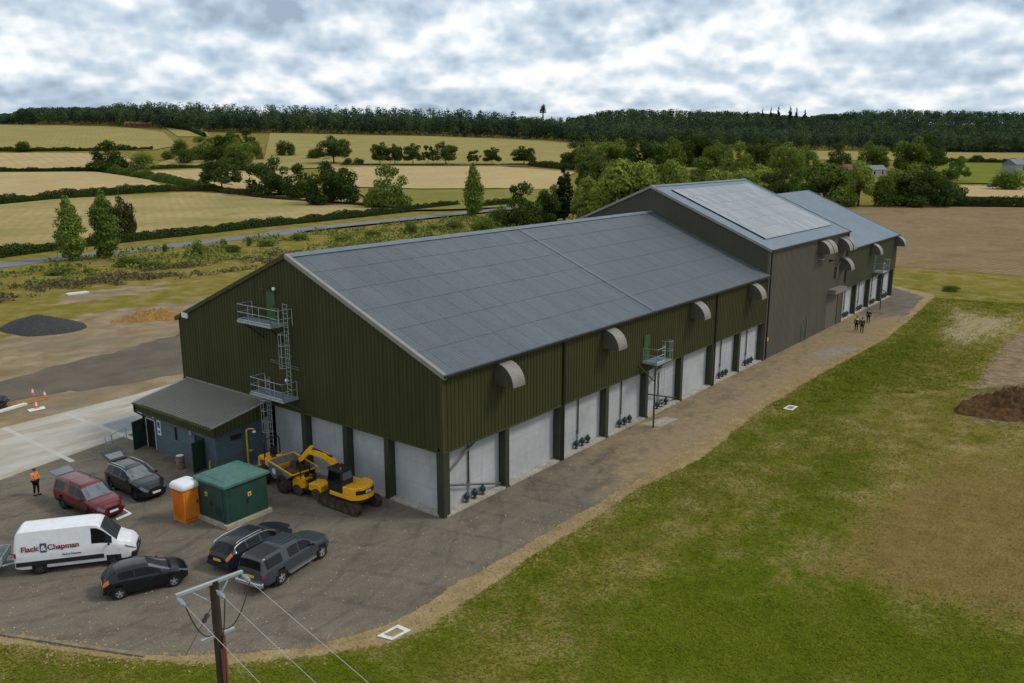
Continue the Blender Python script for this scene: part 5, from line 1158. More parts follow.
    for key, fs in groups.items():
        nm = key if isinstance(key, str) else key[0]
        ids = sorted({k for f in fs for k in f}); mp = {k: n for n, k in enumerate(ids)}
        m = MB(); m.v = [V[k] for k in ids]; m.f = [tuple(mp[k] for k in f) for f in fs]
        m.build(nm, mats[nm], root, True)
    # wheel wells, wheels
    for xw in (xr, xf): MB().box((xw+ox, 0, rw+.06), (2*rw+.08, W-.16, 2*rw*.88)).build('wheel_well', 'black', root)
    for xw in (xr, xf):
        for s in (-1, 1): wheel(root, xw+ox, s*(W/2-wheelw*.56), rw, wheelw, s, alloy, spokes)
    # mirrors, handles, plates, grille
    xmz = ws[1]-.02 if ws[1] > ws[0] else ws[0]
    xmir = ws[1]-.38 if ws[1]-ws[0] > .5 else ws[0]
    zmir = float(np.interp(xmir, xs, zb))+.09; hwm = float(np.interp(xmir, xs, wv))
    for s in (-1, 1):
        m = MB(); m.box((xmir+ox, s*(hwm+.08), zmir), (.12, .22, .15), taper=.75); m.build('wing_mirror', mirrors, root, bevel=.03)
    if handle:
        for n_, (a, b) in enumerate(sides[:2]):
            for s in (-1, 1):
                xh = a+.12; zh = float(np.interp(xh, xs, zb))-.10; MB().box((xh+ox, s*(float(np.interp(xh, xs, wv))+.004), zh), (.20, .035, .035)).build('door_handle', paint if paint != 'paint_white' else 'black', root)
    zp = float(np.interp(L, xs, zb0))
    MB().box((L+ox+.012, 0, zp+.20), (.03, .52, .12)).build('number_plate', 'white', root)
    MB().box((ox-.012, 0, zp+(.42 if rear_glass else .3)), (.03, .52, .12)).build('number_plate', plate, root)
    if grille:
        MB().box((L+ox-.005, 0, zp+.40), (.05, W*.42, .15)).build('grille', 'black', root)
    MB().box((L+ox-.05, 0, zp+.10), (.10, W*.60, .12)).build('front_bumper', lower or paint, root, bevel=.03)
    MB().box((ox+.02, 0, zp+.16), (.10, W*.82, .20)).build('rear_bumper', lower or paint, root, bevel=.03)
    if roofrail:
        for s in (-1, 1):
            pts = []
            for x in np.linspace(roofrail[0], roofrail[1], 8):
                t = float(np.interp(x, xs, zt)); b = float(np.interp(x, xs, zb)); hw = float(np.interp(x, xs, wv)); ye = hw-.03-tumble*(t-b)-.07
                pts.append((x+ox, s*(ye*.93), t+.03))
            m = MB(); m.path(pts, .022, 6); m.bar(pts[0], (pts[0][0], pts[0][1], pts[0][2]-.08), .022); m.bar(pts[-1], (pts[-1][0], pts[-1][1], pts[-1][2]-.08), .022); m.build('roof_rail', sidetrim or 'chrome', root)
    if sidetrim:
        for s in (-1, 1):
            pts = []
            a, b = sides[0][0]-.05, sides[-1][1]+.05
            for x in np.linspace(a, b, 12):
                t = float(np.interp(x, xs, zt)); bb = float(np.interp(x, xs, zb)); hw = float(np.interp(x, xs, wv)); pts.append((x+ox, s*(hw-.03-tumble*(t-bb)*.93-.03), bb+(t-bb)*.90))
            MB().path(pts, .018, 5).build('window_trim', sidetrim, root)
    return root
def pose(rear_px, front_px, wb, track, near='right', rz=None):
    a = g0(*rear_px); b = g0(*front_px); d = (b-a)/np.linalg.norm(b-a)
    if rz is not None: d = np.array([math.cos(rz), math.sin(rz)])
    n = np.array([-d[1], d[0]])*(1 if near == 'right' else -1)
    c = (a+b)/2+n*track/2
    return (c[0], c[1]), math.atan2(d[1], d[0])

# black hatchback
p, a = pose((119, 600), (181, 585), 2.6, 1.62)
car('hatchback', 'small black hatchback with orange tail lamps parked below the white van', 'car', p, a, 'paint_black', 4.08, 1.78, .72, 3.32, .315,
    [(0, .78), (.06, .98), (.20, 1.12), (.55, 1.40), (.95, 1.475), (1.6, 1.50), (2.15, 1.455), (2.55, 1.30), (3.25, 1.0), (3.7, .92), (3.95, .83), (4.08, .72)],
    [(0, .72), (.25, .98), (1.0, 1.0), (2.6, .94), (3.2, .93), (3.7, .84), (4.15, .56)], [(0, .60), (.15, .76), (.5, .87), (1.2, .90), (3.0, .90), (3.6, .87), (3.95, .74), (4.15, .52)], .20,
    (2.2, 3.15), (.16, .62), [(.72, 1.45), (1.53, 2.75)], head=(3.62, 5, 8), tail=(.30, 4, 8), tmat='amber', tumble=.36)
HB = [o for o in bpy.data.objects if o.name == 'hatchback'][0]; HB.scale = (.95, .95, .97)
# dark estate car
eh = R(9)
def shift_px(w, dx, dy):
    d = np.array([w[0], w[1], 0.])-CAMP; z = d @ FW; return tuple(g0(512+FOC*(d @ RT)/z+dx, 341.5-FOC*(d @ UPV)/z+dy))
HB.location = (*shift_px(HB.location, -2.5, 1), .016)
EST = shift_px((-8.75, 4.95), -15, 4)
car('estate_car', 'dark navy estate car with silver roof rails parked beside the grey pickup', 'car', EST, eh, 'paint_navy', 4.82, 1.86, .95, 3.82, .34,
    [(0, .80), (.05, .98), (.12, 1.05), (.62, 1.40), (1.0, 1.47), (2.2, 1.49), (2.75, 1.42), (3.2, 1.22), (3.65, 1.0), (4.2, .96), (4.65, .86), (4.82, .74)],
    [(0, .74), (.2, 1.02), (1.2, 1.02), (3.1, .95), (3.6, .94), (4.2, .86), (4.85, .56)], [(0, .68), (.12, .80), (.5, .91), (1.2, .94), (3.4, .94), (4.1, .91), (4.6, .78), (4.85, .54)], .21,
    (2.75, 3.58), (.13, .62), [(.55, 1.25), (1.33, 2.2), (2.28, 3.25)], head=(4.3, 5, 8), tail=(.26, 4, 8), tmat='amber', tumble=.36, roofrail=(.75, 2.5), sidetrim='chrome')
# charcoal SUV with its tailgate up
p, a = pose((111, 488.6), (139, 501.6), 2.9, 1.66)
suv = car('suv', 'charcoal black SUV with its tailgate raised, parked nearest the annex', 'car', p, a, 'paint_suv', 4.72, 1.92, .92, 3.83, .37,
    [(0, .95), (.05, 1.1), (.14, 1.25), (.42, 1.62), (.9, 1.70), (2.0, 1.73), (2.55, 1.66), (3.0, 1.44), (3.42, 1.16), (4.1, 1.10), (4.55, 1.0), (4.72, .84)],
    [(0, .9), (.2, 1.14), (1.2, 1.14), (2.9, 1.07), (3.4, 1.08), (4.1, .98), (4.75, .64)], [(0, .74), (.12, .86), (.5, .95), (1.2, .97), (3.4, .97), (4.1, .93), (4.55, .80), (4.75, .58)], .27,
    (2.56, 3.38), (.14, .40), [(.50, 1.15), (1.23, 2.05), (2.13, 3.02)], head=(4.25, 5, 8), tail=(.26, 4, 7), tumble=.32, alloy='darkalloy', sidetrim='chrome', plate='plateyel', roofrail=(.7, 2.3))
m = MB(); x0 = -(.92+3.83)/2
m.add([(x0+.42, -.58, 1.66), (x0+.42, .58, 1.66), (x0-.62, .66, 2.06), (x0-.62, -.66, 2.06), (x0-.70, -.62, 1.98), (x0-.70, .62, 1.98), (x0+.42, .58, 1.60), (x0+.42, -.58, 1.60)], [(0, 1, 2, 3), (3, 2, 5, 4), (4, 5, 6, 7), (0, 3, 4, 7), (1, 6, 5, 2)])
tg = m.build('tailgate', 'paint_suv', suv)
MB().add([(x0+.26, -.46, 1.732), (x0+.26, .46, 1.732), (x0-.28, .54, 1.94), (x0-.28, -.54, 1.94)], [(0, 1, 2, 3)]).build('rear_window', 'glasslight', tg)
# maroon pickup with hard canopy
p, a = pose((64, 508.4), (93.5, 521.5), 3.1, 1.62)
TOPP = [(0, 1.02), (.03, 1.3), (.10, 1.72), (.35, 1.79), (1.5, 1.80), (1.60, 1.78), (1.72, 1.80), (2.75, 1.79), (3.15, 1.70), (3.55, 1.45), (3.95, 1.18), (4.6, 1.14), (5.0, 1.06), (5.18, .88)]
BELT = [(0, .98), (.2, 1.13), (1.5, 1.13), (3.6, 1.10), (3.95, 1.10), (4.6, 1.0), (5.2, .66)]
PLAN = [(0, .80), (.1, .86), (.4, .92), (3.9, .93), (4.5, .91), (4.95, .82), (5.2, .62)]
red = car('pickup_truck', 'maroon pickup with matching canopy, parked behind the white van', 'car', p, a, 'paint_red', 5.2, 1.86, 1.15, 4.25, .385, TOPP, BELT, PLAN, .33,
    (3.1, 3.9), (.02, .11), [(.30, 1.42), (1.85, 2.55), (2.65, 3.5)], head=(4.8, 5, 8), tail=(.12, 3, 6), tumble=.22, alloy='darkalloy', lower='black', roofrail=(1.75, 2.9), sidetrim='black')
x0 = -(1.15+4.25)/2
m = MB(); m.add([(x0+.10, -.58, 1.76), (x0+.10, .58, 1.76), (x0-.62, .62, 1.92), (x0-.62, -.62, 1.92), (x0+.10, -.58, 1.72), (x0+.10, .58, 1.72), (x0-.62, .62, 1.88), (x0-.62, -.62, 1.88)], [(0, 1, 2, 3), (7, 6, 5, 4), (0, 3, 7, 4), (1, 5, 6, 2), (3, 2, 6, 7)]); m.build('canopy_hatch', 'glasslight', red)
# slate grey pickup with ribbed roof and black canopy panel
p, a = pose((279, 583.5), (321, 560.5), 3.1, 1.66)
pk = car('pickup_truck', 'slate grey pickup with black topped canopy, nearest the utility pole', 'car', p, R(11), 'paint_grey', 5.2, 1.92, 1.2, 4.3, .39, TOPP, BELT, [(q, w_+.02) for q, w_ in PLAN], .33,
    (3.1, 3.9), (.02, .11), [(.30, 1.42), (1.85, 2.55), (2.65, 3.5)], head=(4.8, 5, 8), tail=(.12, 3, 6), tumble=.22, alloy='alloy', roofrail=False, glass_roof=(.25, 1.45))
x0 = -(1.2+4.3)/2
m = MB()
for k in range(5): m.b3(x0+1.85, x0+2.95, -.46+k*.23-.02, -.46+k*.23+.02, 1.795, 1.83)
m.build('roof_ribs', 'paint_grey', pk)
for s in (-1, 1): MB().b3(x0+1.75, x0+3.75, s*.95-.06, s*.95+.06, .36, .42).build('side_step', 'chrome', pk)
MB().box((x0-.08, 0, .50), (.22, 1.7, .22)).build('rear_step_bumper', 'chrome', pk, bevel=.04)
# white panel van
p, a = pose((40, 571), (112, 562.5), 3.6, 1.74)
van = car('panel_van', 'white high roofed panel van with dark red lettering and black lower trim', 'van', p, a, 'paint_white', 5.85, 1.99, 1.15, 4.75, .345,
    [(0, 1.5), (.02, 1.9), (.10, 2.30), (.30, 2.46), (3.6, 2.48), (4.05, 2.42), (4.35, 2.20), (4.98, 1.52), (5.2, 1.40), (5.6, 1.28), (5.78, 1.12), (5.85, .95)],
    [(0, 1.30), (4.5, 1.30), (4.95, 1.24), (5.3, 1.14), (5.85, .78)], [(0, .92), (.08, .985), (4.5, .99), (5.1, .95), (5.55, .86), (5.85, .66)], .30,
    (4.22, 4.98), (0, 0), [(3.75, 4.72)], tumble=.10, head=(5.35, 4, 7), tail=(.10, 3, 6), lower='paint_white', alloy='darkalloy', rear_glass=False, wheelw=.22, handle=False, spokes=6)
x0 = -(1.15+4.75)/2
MB().box((x0+5.74, 0, .50), (.30, 1.62, .30)).build('front_bumper', 'black', van, bevel=.05); MB().box((x0+5.80, 0, .84), (.14, 1.0, .16)).build('grille', 'black', van)
def lettering(txt, parent, size, mat, loc, rot, name='lettering', depth=.006):
    cu = bpy.data.curves.new(name, 'FONT'); cu.body = txt; cu.size = size; cu.extrude = depth; cu.offset = size*.022; cu.align_x = 'LEFT'
    o = bpy.data.objects.new(name+'_curve', cu); COL.objects.link(o); dg = bpy.context.evaluated_depsgraph_get(); me = bpy.data.meshes.new_from_object(o.evaluated_get(dg)); bpy.data.objects.remove(o)
    me.materials.clear(); me.materials.append(MT[mat]); o = bpy.data.objects.new(name, me); COL.objects.link(o); o.parent = parent; o.location = loc; o.rotation_euler = rot; return o
ys_ = -.982; tilt = R(90)
lettering('Flack', van, .40, 'letter_red', (x0+.36, ys_+.004, 1.36), (R(86), 0, 0))
lettering('Chapman', van, .40, 'letter_red', (x0+1.62, ys_+.004, 1.36), (R(86), 0, 0))
m = MB(); m.b3(x0+1.28, x0+1.58, ys_-.008, ys_+.05, 1.24, 1.74); em = m.build('emblem', 'letter_blue', van)
lettering('&', em, .40, 'white', (x0+1.31, ys_-.010, 1.36), (R(90), 0, 0), 'ampersand')
lettering('Flack & Chapman', van, .13, 'letter_blue', (x0+2.3, ys_-.014, .98), (R(90), 0, 0), 'small_lettering')
for q in (-1, 1): MB().b3(x0+.06, x0+4.3, q*.989-.019, q*.989+.019, .56, .80).build('rubbing_strip', 'black', van)
m = MB(); m.b3(x0+5.18, x0+5.3, -.42, .42, 1.31, 1.335); m.build('scuttle_vent', 'black', van)
lettering('Flack', van, .14, 'letter_red', (x0+5.45, -.2, 1.262), (R(-12), 0, R(90)), 'bonnet_lettering')
van.scale = (.965, .965, .965); van.location = (*shift_px(van.location, 2, 3), .016)
# flat trailer behind the van
hx = van.location; th = thing('trailer', 'grey steel flatbed trailer with boards on it at the left edge, behind the van', 'trailer', (hx.x-5.0*math.cos(a), hx.y-5.0*math.sin(a), .016), a)
m = MB(); m.b3(-1.6, 1.5, -.95, .95, .62, .70); m.build('bed', 'galvgrate', th)
for s in (-1, 1): MB().b3(-1.6, 1.5, s*.95-.02, s*.95+.02, .70, 1.02).build('side_panel', 'galv', th)
MB().b3(1.48, 1.52, -.93, .93, .70, 1.02).build('headboard', 'galv', th)
m = MB(); m.bar((1.5, .7, .6), (2.6, 0, .5), .05); m.bar((1.5, -.7, .6), (2.6, 0, .5), .05); m.bar((1.2, 0, .6), (3.0, 0, .48), .06); m.build('drawbar', 'galv', th)
m = MB(); m.bar((2.45, .12, 0), (2.45, .12, .8), .03); m.lathe([(.09, -.03), (.09, .03)], (2.45, .12, .09), 'Y', 12); m.build('jockey_wheel', 'galv', th)
for s in (-1, 1): wheel(th, -.3, s*1.1, .31, .2, s, 'darkalloy', 4)
for s in (-1, 1): MB().lathe([(.40, -.12), (.40, .12)], (-.3, s*1.1, .33), 'Y', 16, cap=False).build('mudguard', 'galv', th)
bd = thing('timber_stack', 'pale sawn boards lying on the grey trailer', 'timber', (th.location.x, th.location.y, .716), a)
m = MB()
for k in range(4): m.b3(-1.4, 1.2, -.7+k*.3, -.44+k*.3, .004, .07)
m.build('board', 'plinth', bd)

# ------------------------------------------------------------------ annex against the gable
an = thing('annex', 'low blue grey block annex with lean-to sheet roof against the near gable', 'outbuilding', (-4.0, 16.8, 0))
AL = 9.2                                                    # along Y
m = MB(); m.b3(.0, .2, .0, AL, 0, 3.2); fw = m.build('front_wall', 'block', an)
MB().b3(.2, 3.92, .0, .2, 0, 3.35).build('end_wall', 'block', an)
MB().b3(.2, 3.92, AL-.2, AL, 0, 3.35).build('end_wall', 'block', an)
EZ, TZ, EX, TX = 3.34, 4.20, -.50, 3.94
y0, y1 = -.55, AL+.15
m = MB(); n = 32
for k in range(n):
    a = y0+(y1-y0)*k/n; L = (y1-y0)/n
    for f0, f1, u0, u1 in ((0, .12, 0, .07), (.12, .36, .07, .07), (.36, .48, .07, 0), (.48, 1, 0, 0)):
        m.quad((EX, a+L*f0, EZ+u0), (EX, a+L*f1, EZ+u1), (TX, a+L*f1, TZ+u1), (TX, a+L*f0, TZ+u0))
m.build('roof', 'annexroof', an)
m = MB(); ribbed(m, (EX+.02, y1), (0, -1), (-1, 0), y1-y0, lambda u: 2.72, lambda u: EZ-.01, .30, .035); m.build('fascia_cladding', 'annexroof2' if 'annexroof2' in MT else 'olive', an)
m = MB(); ribbed(m, (EX, y0), (1, 0), (0, -1), TX-EX, lambda u: 2.72+.1*u, lambda u: EZ+(TZ-EZ)*u/(TX-EX)-.02, .30, .035); m.build('end_cladding', 'olive', an)
m = MB(); m.add([(EX-.03, y0-.05, EZ+.0), (EX-.03, y0+.10, EZ+.0), (TX, y0+.10, TZ+.0), (TX, y0-.05, TZ+.0), (EX-.03, y0-.05, EZ+.07), (EX-.03, y0+.10, EZ+.07), (TX, y0+.10, TZ+.07), (TX, y0-.05, TZ+.07)], [(4, 5, 6, 7), (0, 4, 7, 3), (1, 2, 6, 5), (0, 1, 5, 4)])
m.b3(TX-.16, TX-.01, y0, y1, TZ+.02, TZ+.10); m.add([(EX-.03, y1-.10, EZ+.06), (EX-.03, y1+.03, EZ+.06), (TX, y1+.03, TZ+.06), (TX, y1-.10, TZ+.06)], [(0, 1, 2, 3)]); m.build('roof_trim', 'barge', an)
m = MB(); m.b3(EX-.12, EX-.01, y0, y1, EZ-.12, EZ-.02); m.build('gutter', 'olive_trim', an)
m = MB(); m.path([(EX-.06, y1-.2, EZ-.1), (EX-.06, y1-.2, 2.7), (-.08, y1-.5, 2.3), (-.08, y1-.5, .1)], .06, 8); m.build('downpipe', 'black', an)
MB().b3(EX+.05, 0, y0+.1, y1-.05, 2.75, 2.80).build('soffit', 'olive_trim', an)
# doorways with open green doors
for yd, wd in ((7.55, 1.1), (1.35, 1.0)):
    MB().b3(-.012, .0, yd, yd+wd, .02, 2.15).build('doorway_shade', 'black', an)  # black sheet on the solid wall paints the dark of the open doorway
    m = MB(); m.b3(-.04, -.012, yd-.07, yd, .02, 2.2); m.b3(-.04, -.012, yd+wd, yd+wd+.07, .02, 2.2); m.b3(-.04, -.012, yd-.07, yd+wd+.07, 2.15, 2.22); m.build('door_frame', 'offwhite' if yd > 5 else 'door_dark', an)
m = MB(); m.box((-.62, 8.72, 1.10), (1.15, .06, 2.1), rz=R(18)); d = m.build('open_door', 'door_dark', an); MB().box((-.55, 8.66, 1.55), (.4, .05, .5), rz=R(18)).build('vision_panel', 'glasslight', d)
m = MB(); m.box((-.55, 1.25, 1.10), (1.05, .06, 2.1), rz=R(14)); m.build('open_door', 'door_dark', an)
m = MB(); m.b3(-.03, -.002, 4.55, 4.95, 1.25, 2.35); wn = m.build('window', 'hood', an); MB().b3(-.04, -.03, 4.60, 4.90, 1.32, 2.28).build('pane', 'glass', wn)
m = MB(); m.b3(-.025, -.002, 6.75, 7.20, 1.2, 2.3); sg = m.build('door_sign', 'white', an)
m = MB(); m.b3(-.032, -.025, 6.82, 7.13, 1.75, 2.2); m.b3(-.032, -.025, 6.85, 7.10, 1.35, 1.55); m.build('sign_panel', 'letter_blue', sg)
m = MB(); m.lathe([(.001, -.12), (.12, -.05), (.14, .02), (.10, .1), (.001, .12)], (-.14, 7.3, 2.55), n=12, cap=False); m.build('wall_lamp', 'glow', an, True)
m = MB(); m.b3(1.15, 1.95, -.10, -.002, 2.0, 2.3); m.build('wall_light', 'black', an)
m = MB(); m.b3(-.10, -.002, 2.75, 2.95, 2.1, 2.4); m.build('alarm_box', 'galv', an)

# safety shower on its yellow post
t = thing('safety_shower', 'yellow emergency shower post standing by the end wall of the annex', 'safety shower', (-1.9, 16.35, .03))
m = MB(); m.bar((0, 0, 0), (0, 0, 2.55), .06, 8); m.path([(0, 0, 2.55), (.15, -.12, 2.62), (.38, -.28, 2.60), (.42, -.30, 2.45)], .05, 8); m.build('post', 'yellowclean', t)
m = MB(); m.lathe([(.04, .1), (.14, 0), (.13, -.05), (.001, -.05)], (.42, -.30, 2.38), n=14); m.build('shower_head', 'white', t, True)
m = MB(); m.lathe([(.05, -.06), (.17, .03), (.18, .05), (.001, .05)], (.12, -.15, 1.05), n=14); m.bar((0, 0, 1.02), (.12, -.15, 1.02), .03); m.build('eye_wash_bowl', 'yellowclean', t, True)
m = MB(); m.box((0, 0, .02), (.4, .4, .04)); m.build('base_plate', 'yellowclean', t)
t = thing('barrel', 'small rusty drum outside the annex wall near its second door', 'barrel', (-5.0, 19.6, .016))
m = MB(); m.lathe([(.26, 0), (.29, .02), (.28, .28), (.30, .30), (.28, .32), (.28, .58), (.30, .60), (.28, .62), (.29, .88), (.26, .90)], n=20); m.build('drum', 'barrel', t, True)
MB().lathe([(.25, .905), (.25, .915), (.001, .92)], n=20).build('lid', 'offwhite', t)
t = thing('marker_post', 'short yellow striped post leaning at the annex corner', 'post', (-4.75, 16.6, .016))
m = MB(); m.bar((0, 0, 0), (.05, -.12, 1.15), .045, 8); m.build('post', 'yellowclean', t); MB().bar((.015, -.035, .35), (.026, -.062, .6), .052, 8).build('band', 'black', t)

# green substation kiosk on a pale plinth
c0 = g0(229, 531); cR = g0(266, 508); cL = g0(201, 519)
ka = math.atan2(cR[1]-cL[1], cR[0]-cL[0]); kc = (cL+cR)/2
ex = (cR-c0); lx = np.linalg.norm(ex); ey = (cL-c0); ly = np.linalg.norm(ey); kang = math.atan2(ex[1], ex[0])
k = thing('substation_kiosk', 'dark green kiosk with shallow pyramid roof on a pale concrete plinth', 'kiosk', (-7.2, 10.25, .016), R(2))
kx, ky, kh = 2.9, 2.7, 2.2
MB().box((0, 0, .12), (kx+.3, ky+.3, .26)).build('plinth', 'plinth', k, bevel=.02)
bo = MB().b3(-kx/2, kx/2, -ky/2, ky/2, .255, kh+.25).build('body', 'kiosk', k, bevel=.03)
rz_ = kh+.25; ov = .14
m = MB()
lv = [(ov, rz_), (ov, rz_+.14), (-.12, rz_+.26), (-.15, rz_+.30), (-kx*.46, rz_+.78)]
pts = []
for o_, z in lv: hx, hy = kx/2+o_, max(.12, ky/2+o_); pts += [(-hx, -hy, z), (hx, -hy, z), (hx, hy, z), (-hx, hy, z)]
fs = [(3, 2, 1, 0)]
for i in range(len(lv)-1):
    for j in range(4): fs.append((i*4+j, i*4+(j+1) % 4, (i+1)*4+(j+1) % 4, (i+1)*4+j))
n_ = (len(lv)-1)*4; fs.append((n_, n_+1, n_+2, n_+3)); m.add(pts, fs); m.build('roof', 'kioskroof', k)
m = MB(); m.b3(-kx/2-.02, -kx/2-.002, -1.1, 1.1, .4, 2.2); dr = m.build('door', 'kiosk', k); MB().b3(-kx/2-.05, -kx/2-.02, -.06, .06, 1.1, 1.4).build('handle', 'black', dr)
m = MB(); m.b3(-1.2, 1.2, -ky/2-.02, -ky/2-.002, .4, 2.2); dr = m.build('door', 'kiosk', k); MB().b3(-.06, .06, -ky/2-.05, -ky/2-.02, 1.1, 1.4).build('handle', 'black', dr)
for p_, q_ in (((.15, -ky/2-.03, 1.62), (.24, .012, .26)), ((-kx/2-.03, .45, 1.72), (.012, .22, .26))):
    s_ = MB().box(p_, q_).build('warning_sign', 'yellowclean', k)
    if q_[0] > .1: MB().add([(p_[0]-.07, p_[1]-.008, p_[2]-.07), (p_[0]+.07, p_[1]-.008, p_[2]-.07), (p_[0], p_[1]-.008, p_[2]+.07)], [(0, 1, 2)]).build('symbol', 'black', s_)
    else: MB().add([(p_[0]-.008, p_[1]-.07, p_[2]-.07), (p_[0]-.008, p_[1]+.07, p_[2]-.07), (p_[0]-.008, p_[1], p_[2]+.07)], [(0, 1, 2)]).build('symbol', 'black', s_)
m = MB()
for q in range(6): m.b3(-kx/2-.03, -kx/2-.02, -.95, -.35, .6+q*.09, .65+q*.09); 
m.build('louvre', 'black', k)
# portable toilet
t = thing('portable_toilet', 'orange portable toilet with white domed roof beside the green kiosk', 'portable toilet', (-9.2, 11.95, .016), R(5))
MB().box((0, 0, .07), (1.08, 1.08, .13)).build('skid_base', 'orange', t)
MB().b3(-.55, .55, -.55, .55, .14, 2.05).build('cabin', 'orange', t, bevel=.05)
m = MB(); lv = [(.66, 2.03), (.68, 2.14), (.66, 2.24), (.58, 2.36), (.48, 2.40)]; pts = []
for r_, z in lv: pts += [(r_*math.copysign(abs(math.cos(a))**.3, math.cos(a)), r_*math.copysign(abs(math.sin(a))**.3, math.sin(a)), z) for a in [2*PI*(q+.5)/16 for q in range(16)]]
fs = [tuple(range(15, -1, -1))]
for i in range(len(lv)-1):
    for j in range(16): fs.append((i*16+j, i*16+(j+1) % 16, (i+1)*16+(j+1) % 16, (i+1)*16+j))
fs.append(tuple(range((len(lv)-1)*16, len(lv)*16))); m.add(pts, fs); m.build('roof', 'white', t, True)
m = MB(); m.b3(-.42, .42, -.585, -.552, .2, 2.0); dr = m.build('door', 'orange', t, bevel=.02); MB().b3(.26, .36, -.61, -.585, 1.0, 1.2).build('latch', 'black', dr)
m = MB()
for q in range(9): m.b3(-.585, -.55, -.45+q*.105, -.41+q*.105, .3, 1.95)
m.build('ribbed_side', 'orange', t)

# ------------------------------------------------------------------ plant
def mwheel(parent, x, y, r, wid, side, rim='yellow', lugs=18):
    m = MB(); m.lathe([(r*.55, -wid/2), (r*.86, -wid/2), (r*.95, -wid*.4), (r*.96, 0), (r*.95, wid*.4), (r*.86, wid/2), (r*.55, wid/2)], axis='Y', n=24, cap=False)
    for k in range(lugs):
        a = 2*PI*k/lugs
        for s in (-1, 1): m.box((math.cos(a)*r*.95, s*wid*.25, math.sin(a)*r*.95), (r*.12, wid*.48, r*.10), ry=-a, rz=0)
    t = m.build('wheel', 'mudrubber', parent, False); t.location = (x, y, r)
    m = MB(); m.lathe([(r*.56, side*wid*.42), (r*.5, side*wid*.25), (r*.22, side*wid*.22), (r*.2, side*wid*.36), (.001, side*wid*.36)], axis='Y', n=18, cap=False); m.build('rim', rim, t, True)
    return t
# site dumper: faces -Y (towards the camera's right), driver behind
dp, da = pose((265.3, 484.4), (288, 494.4), 2.35, 2.0)
du = thing('site_dumper', 'yellow site dumper with muddy grey skip and roll bar, beside the white bays', 'dumper', (dp[0], dp[1]+.35, .016), da)
for x, r_ in ((-1.15, .60), (1.15, .60)):
    for s in (-1, 1): mwheel(du, x, s*.92, r_, .46, s, 'mudsteel')
m = MB(); m.b3(-1.9, .2, -.42, .42, .55, .85); m.b3(.2, 1.6, -.38, .38, .55, .8); m.build('chassis', 'mudsteel', du)
m = MB(); m.prism([(-2.15, .75), (-.95, .75), (-.95, 1.35), (-1.15, 1.62), (-2.0, 1.62), (-2.15, 1.45)], -.62, .62); m.build('engine_cover', 'yellow', du, bevel=.05)
MB().b3(-1.9, -1.35, -.632, -.622, 1.05, 1.4).build('side_decal', 'letter_blue', du); MB().b3(-2.17, -2.15, -.5, .5, .9, 1.35).build('rear_grille', 'black', du)
m = MB(); m.box((-1.0, 0, 1.72), (.5, .55, .14)); m.box((-1.26, 0, 1.98), (.12, .5, .45), ry=R(-8)); m.build('seat', 'black', du, bevel=.04)
m = MB(); m.path([(-1.35, -.58, 1.0), (-1.40, -.58, 2.6), (-1.40, -.46, 2.82), (-1.40, .46, 2.82), (-1.40, .58, 2.6), (-1.35, .58, 1.0)], .055, 8); m.build('roll_bar', 'black', du)
m = MB(); m.bar((-.5, 0, 1.2), (-.62, 0, 1.78), .04); m.lathe([(.17, 0), (.19, .015), (.17, .03)], (-.63, 0, 1.78), n=16); m.b3(-.6, -.2, -.5, .5, .85, 1.3); m.build('steering_console', 'yellow', du)
m = MB(); m.lathe([(.05, 0), (.06, .05), (.001, .12)], (-1.4, -.3, 2.85), n=10); m.build('beacon', 'amber', du)
# skip: open tub, thick walls, sloping front lip
def tub(outer, inner_off=.05):
    return outer
m = MB(); sk = [(-.25, 1.0), (-.45, 1.75), (-.38, 1.78), (2.15, 1.42), (2.2, 1.36), (1.25, .80), (.2, .72)]
for s in (-1, 1):
    m.prism(sk, s*.98-.03, s*.98+.03)
m.prism([(-.25, 1.0), (-.45, 1.75), (-.38, 1.75), (-.18, 1.0)], -.95, .95); m.prism([(-.25, 1.0), (.2, .72), (1.25, .80), (2.2, 1.36), (2.2, 1.42), (1.25, .87), (.22, .79), (-.2, 1.03)], -.95, .95)
SKIP = m.build('skip', 'machgrey', du)
m = MB()
for s in (-1, 1): m.bar((-.42, s*.98, 1.77), (2.18, s*.98, 1.40), .045, 6)
m.bar((-.42, -.98, 1.77), (-.42, .98, 1.77), .045, 6); m.bar((2.18, -.98, 1.40), (2.18, .98, 1.40), .05, 6); m.build('rim_bar', 'yellow', SKIP)
MB().prism([(-.2, 1.02), (-.36, 1.66), (.9, 1.48), (1.6, 1.12), (1.1, .88), (.25, .80)], -1.022, -1.012).build('side_panel', 'skipblue', SKIP)
MB().lathe([(.20, 0), (.20, .012), (.001, .013)], (.25, -1.035, 1.2), 'Y', 20).build('round_emblem', 'offwhite', SKIP)
m = MB(); P = [[(.0+.19*i, -.9+.2*j, 1.02+.35*math.sin(PI*i/9)*math.sin(PI*j/9)+.05*mnoise.noise((i*.7, j*.7, 2))) for j in range(10)] for i in range(10)]
for i in range(9):
    for j in range(9): m.quad(P[i][j], P[i+1][j], P[i+1][j+1], P[i][j+1])
m.build('spoil_load', 'soil', du, True)
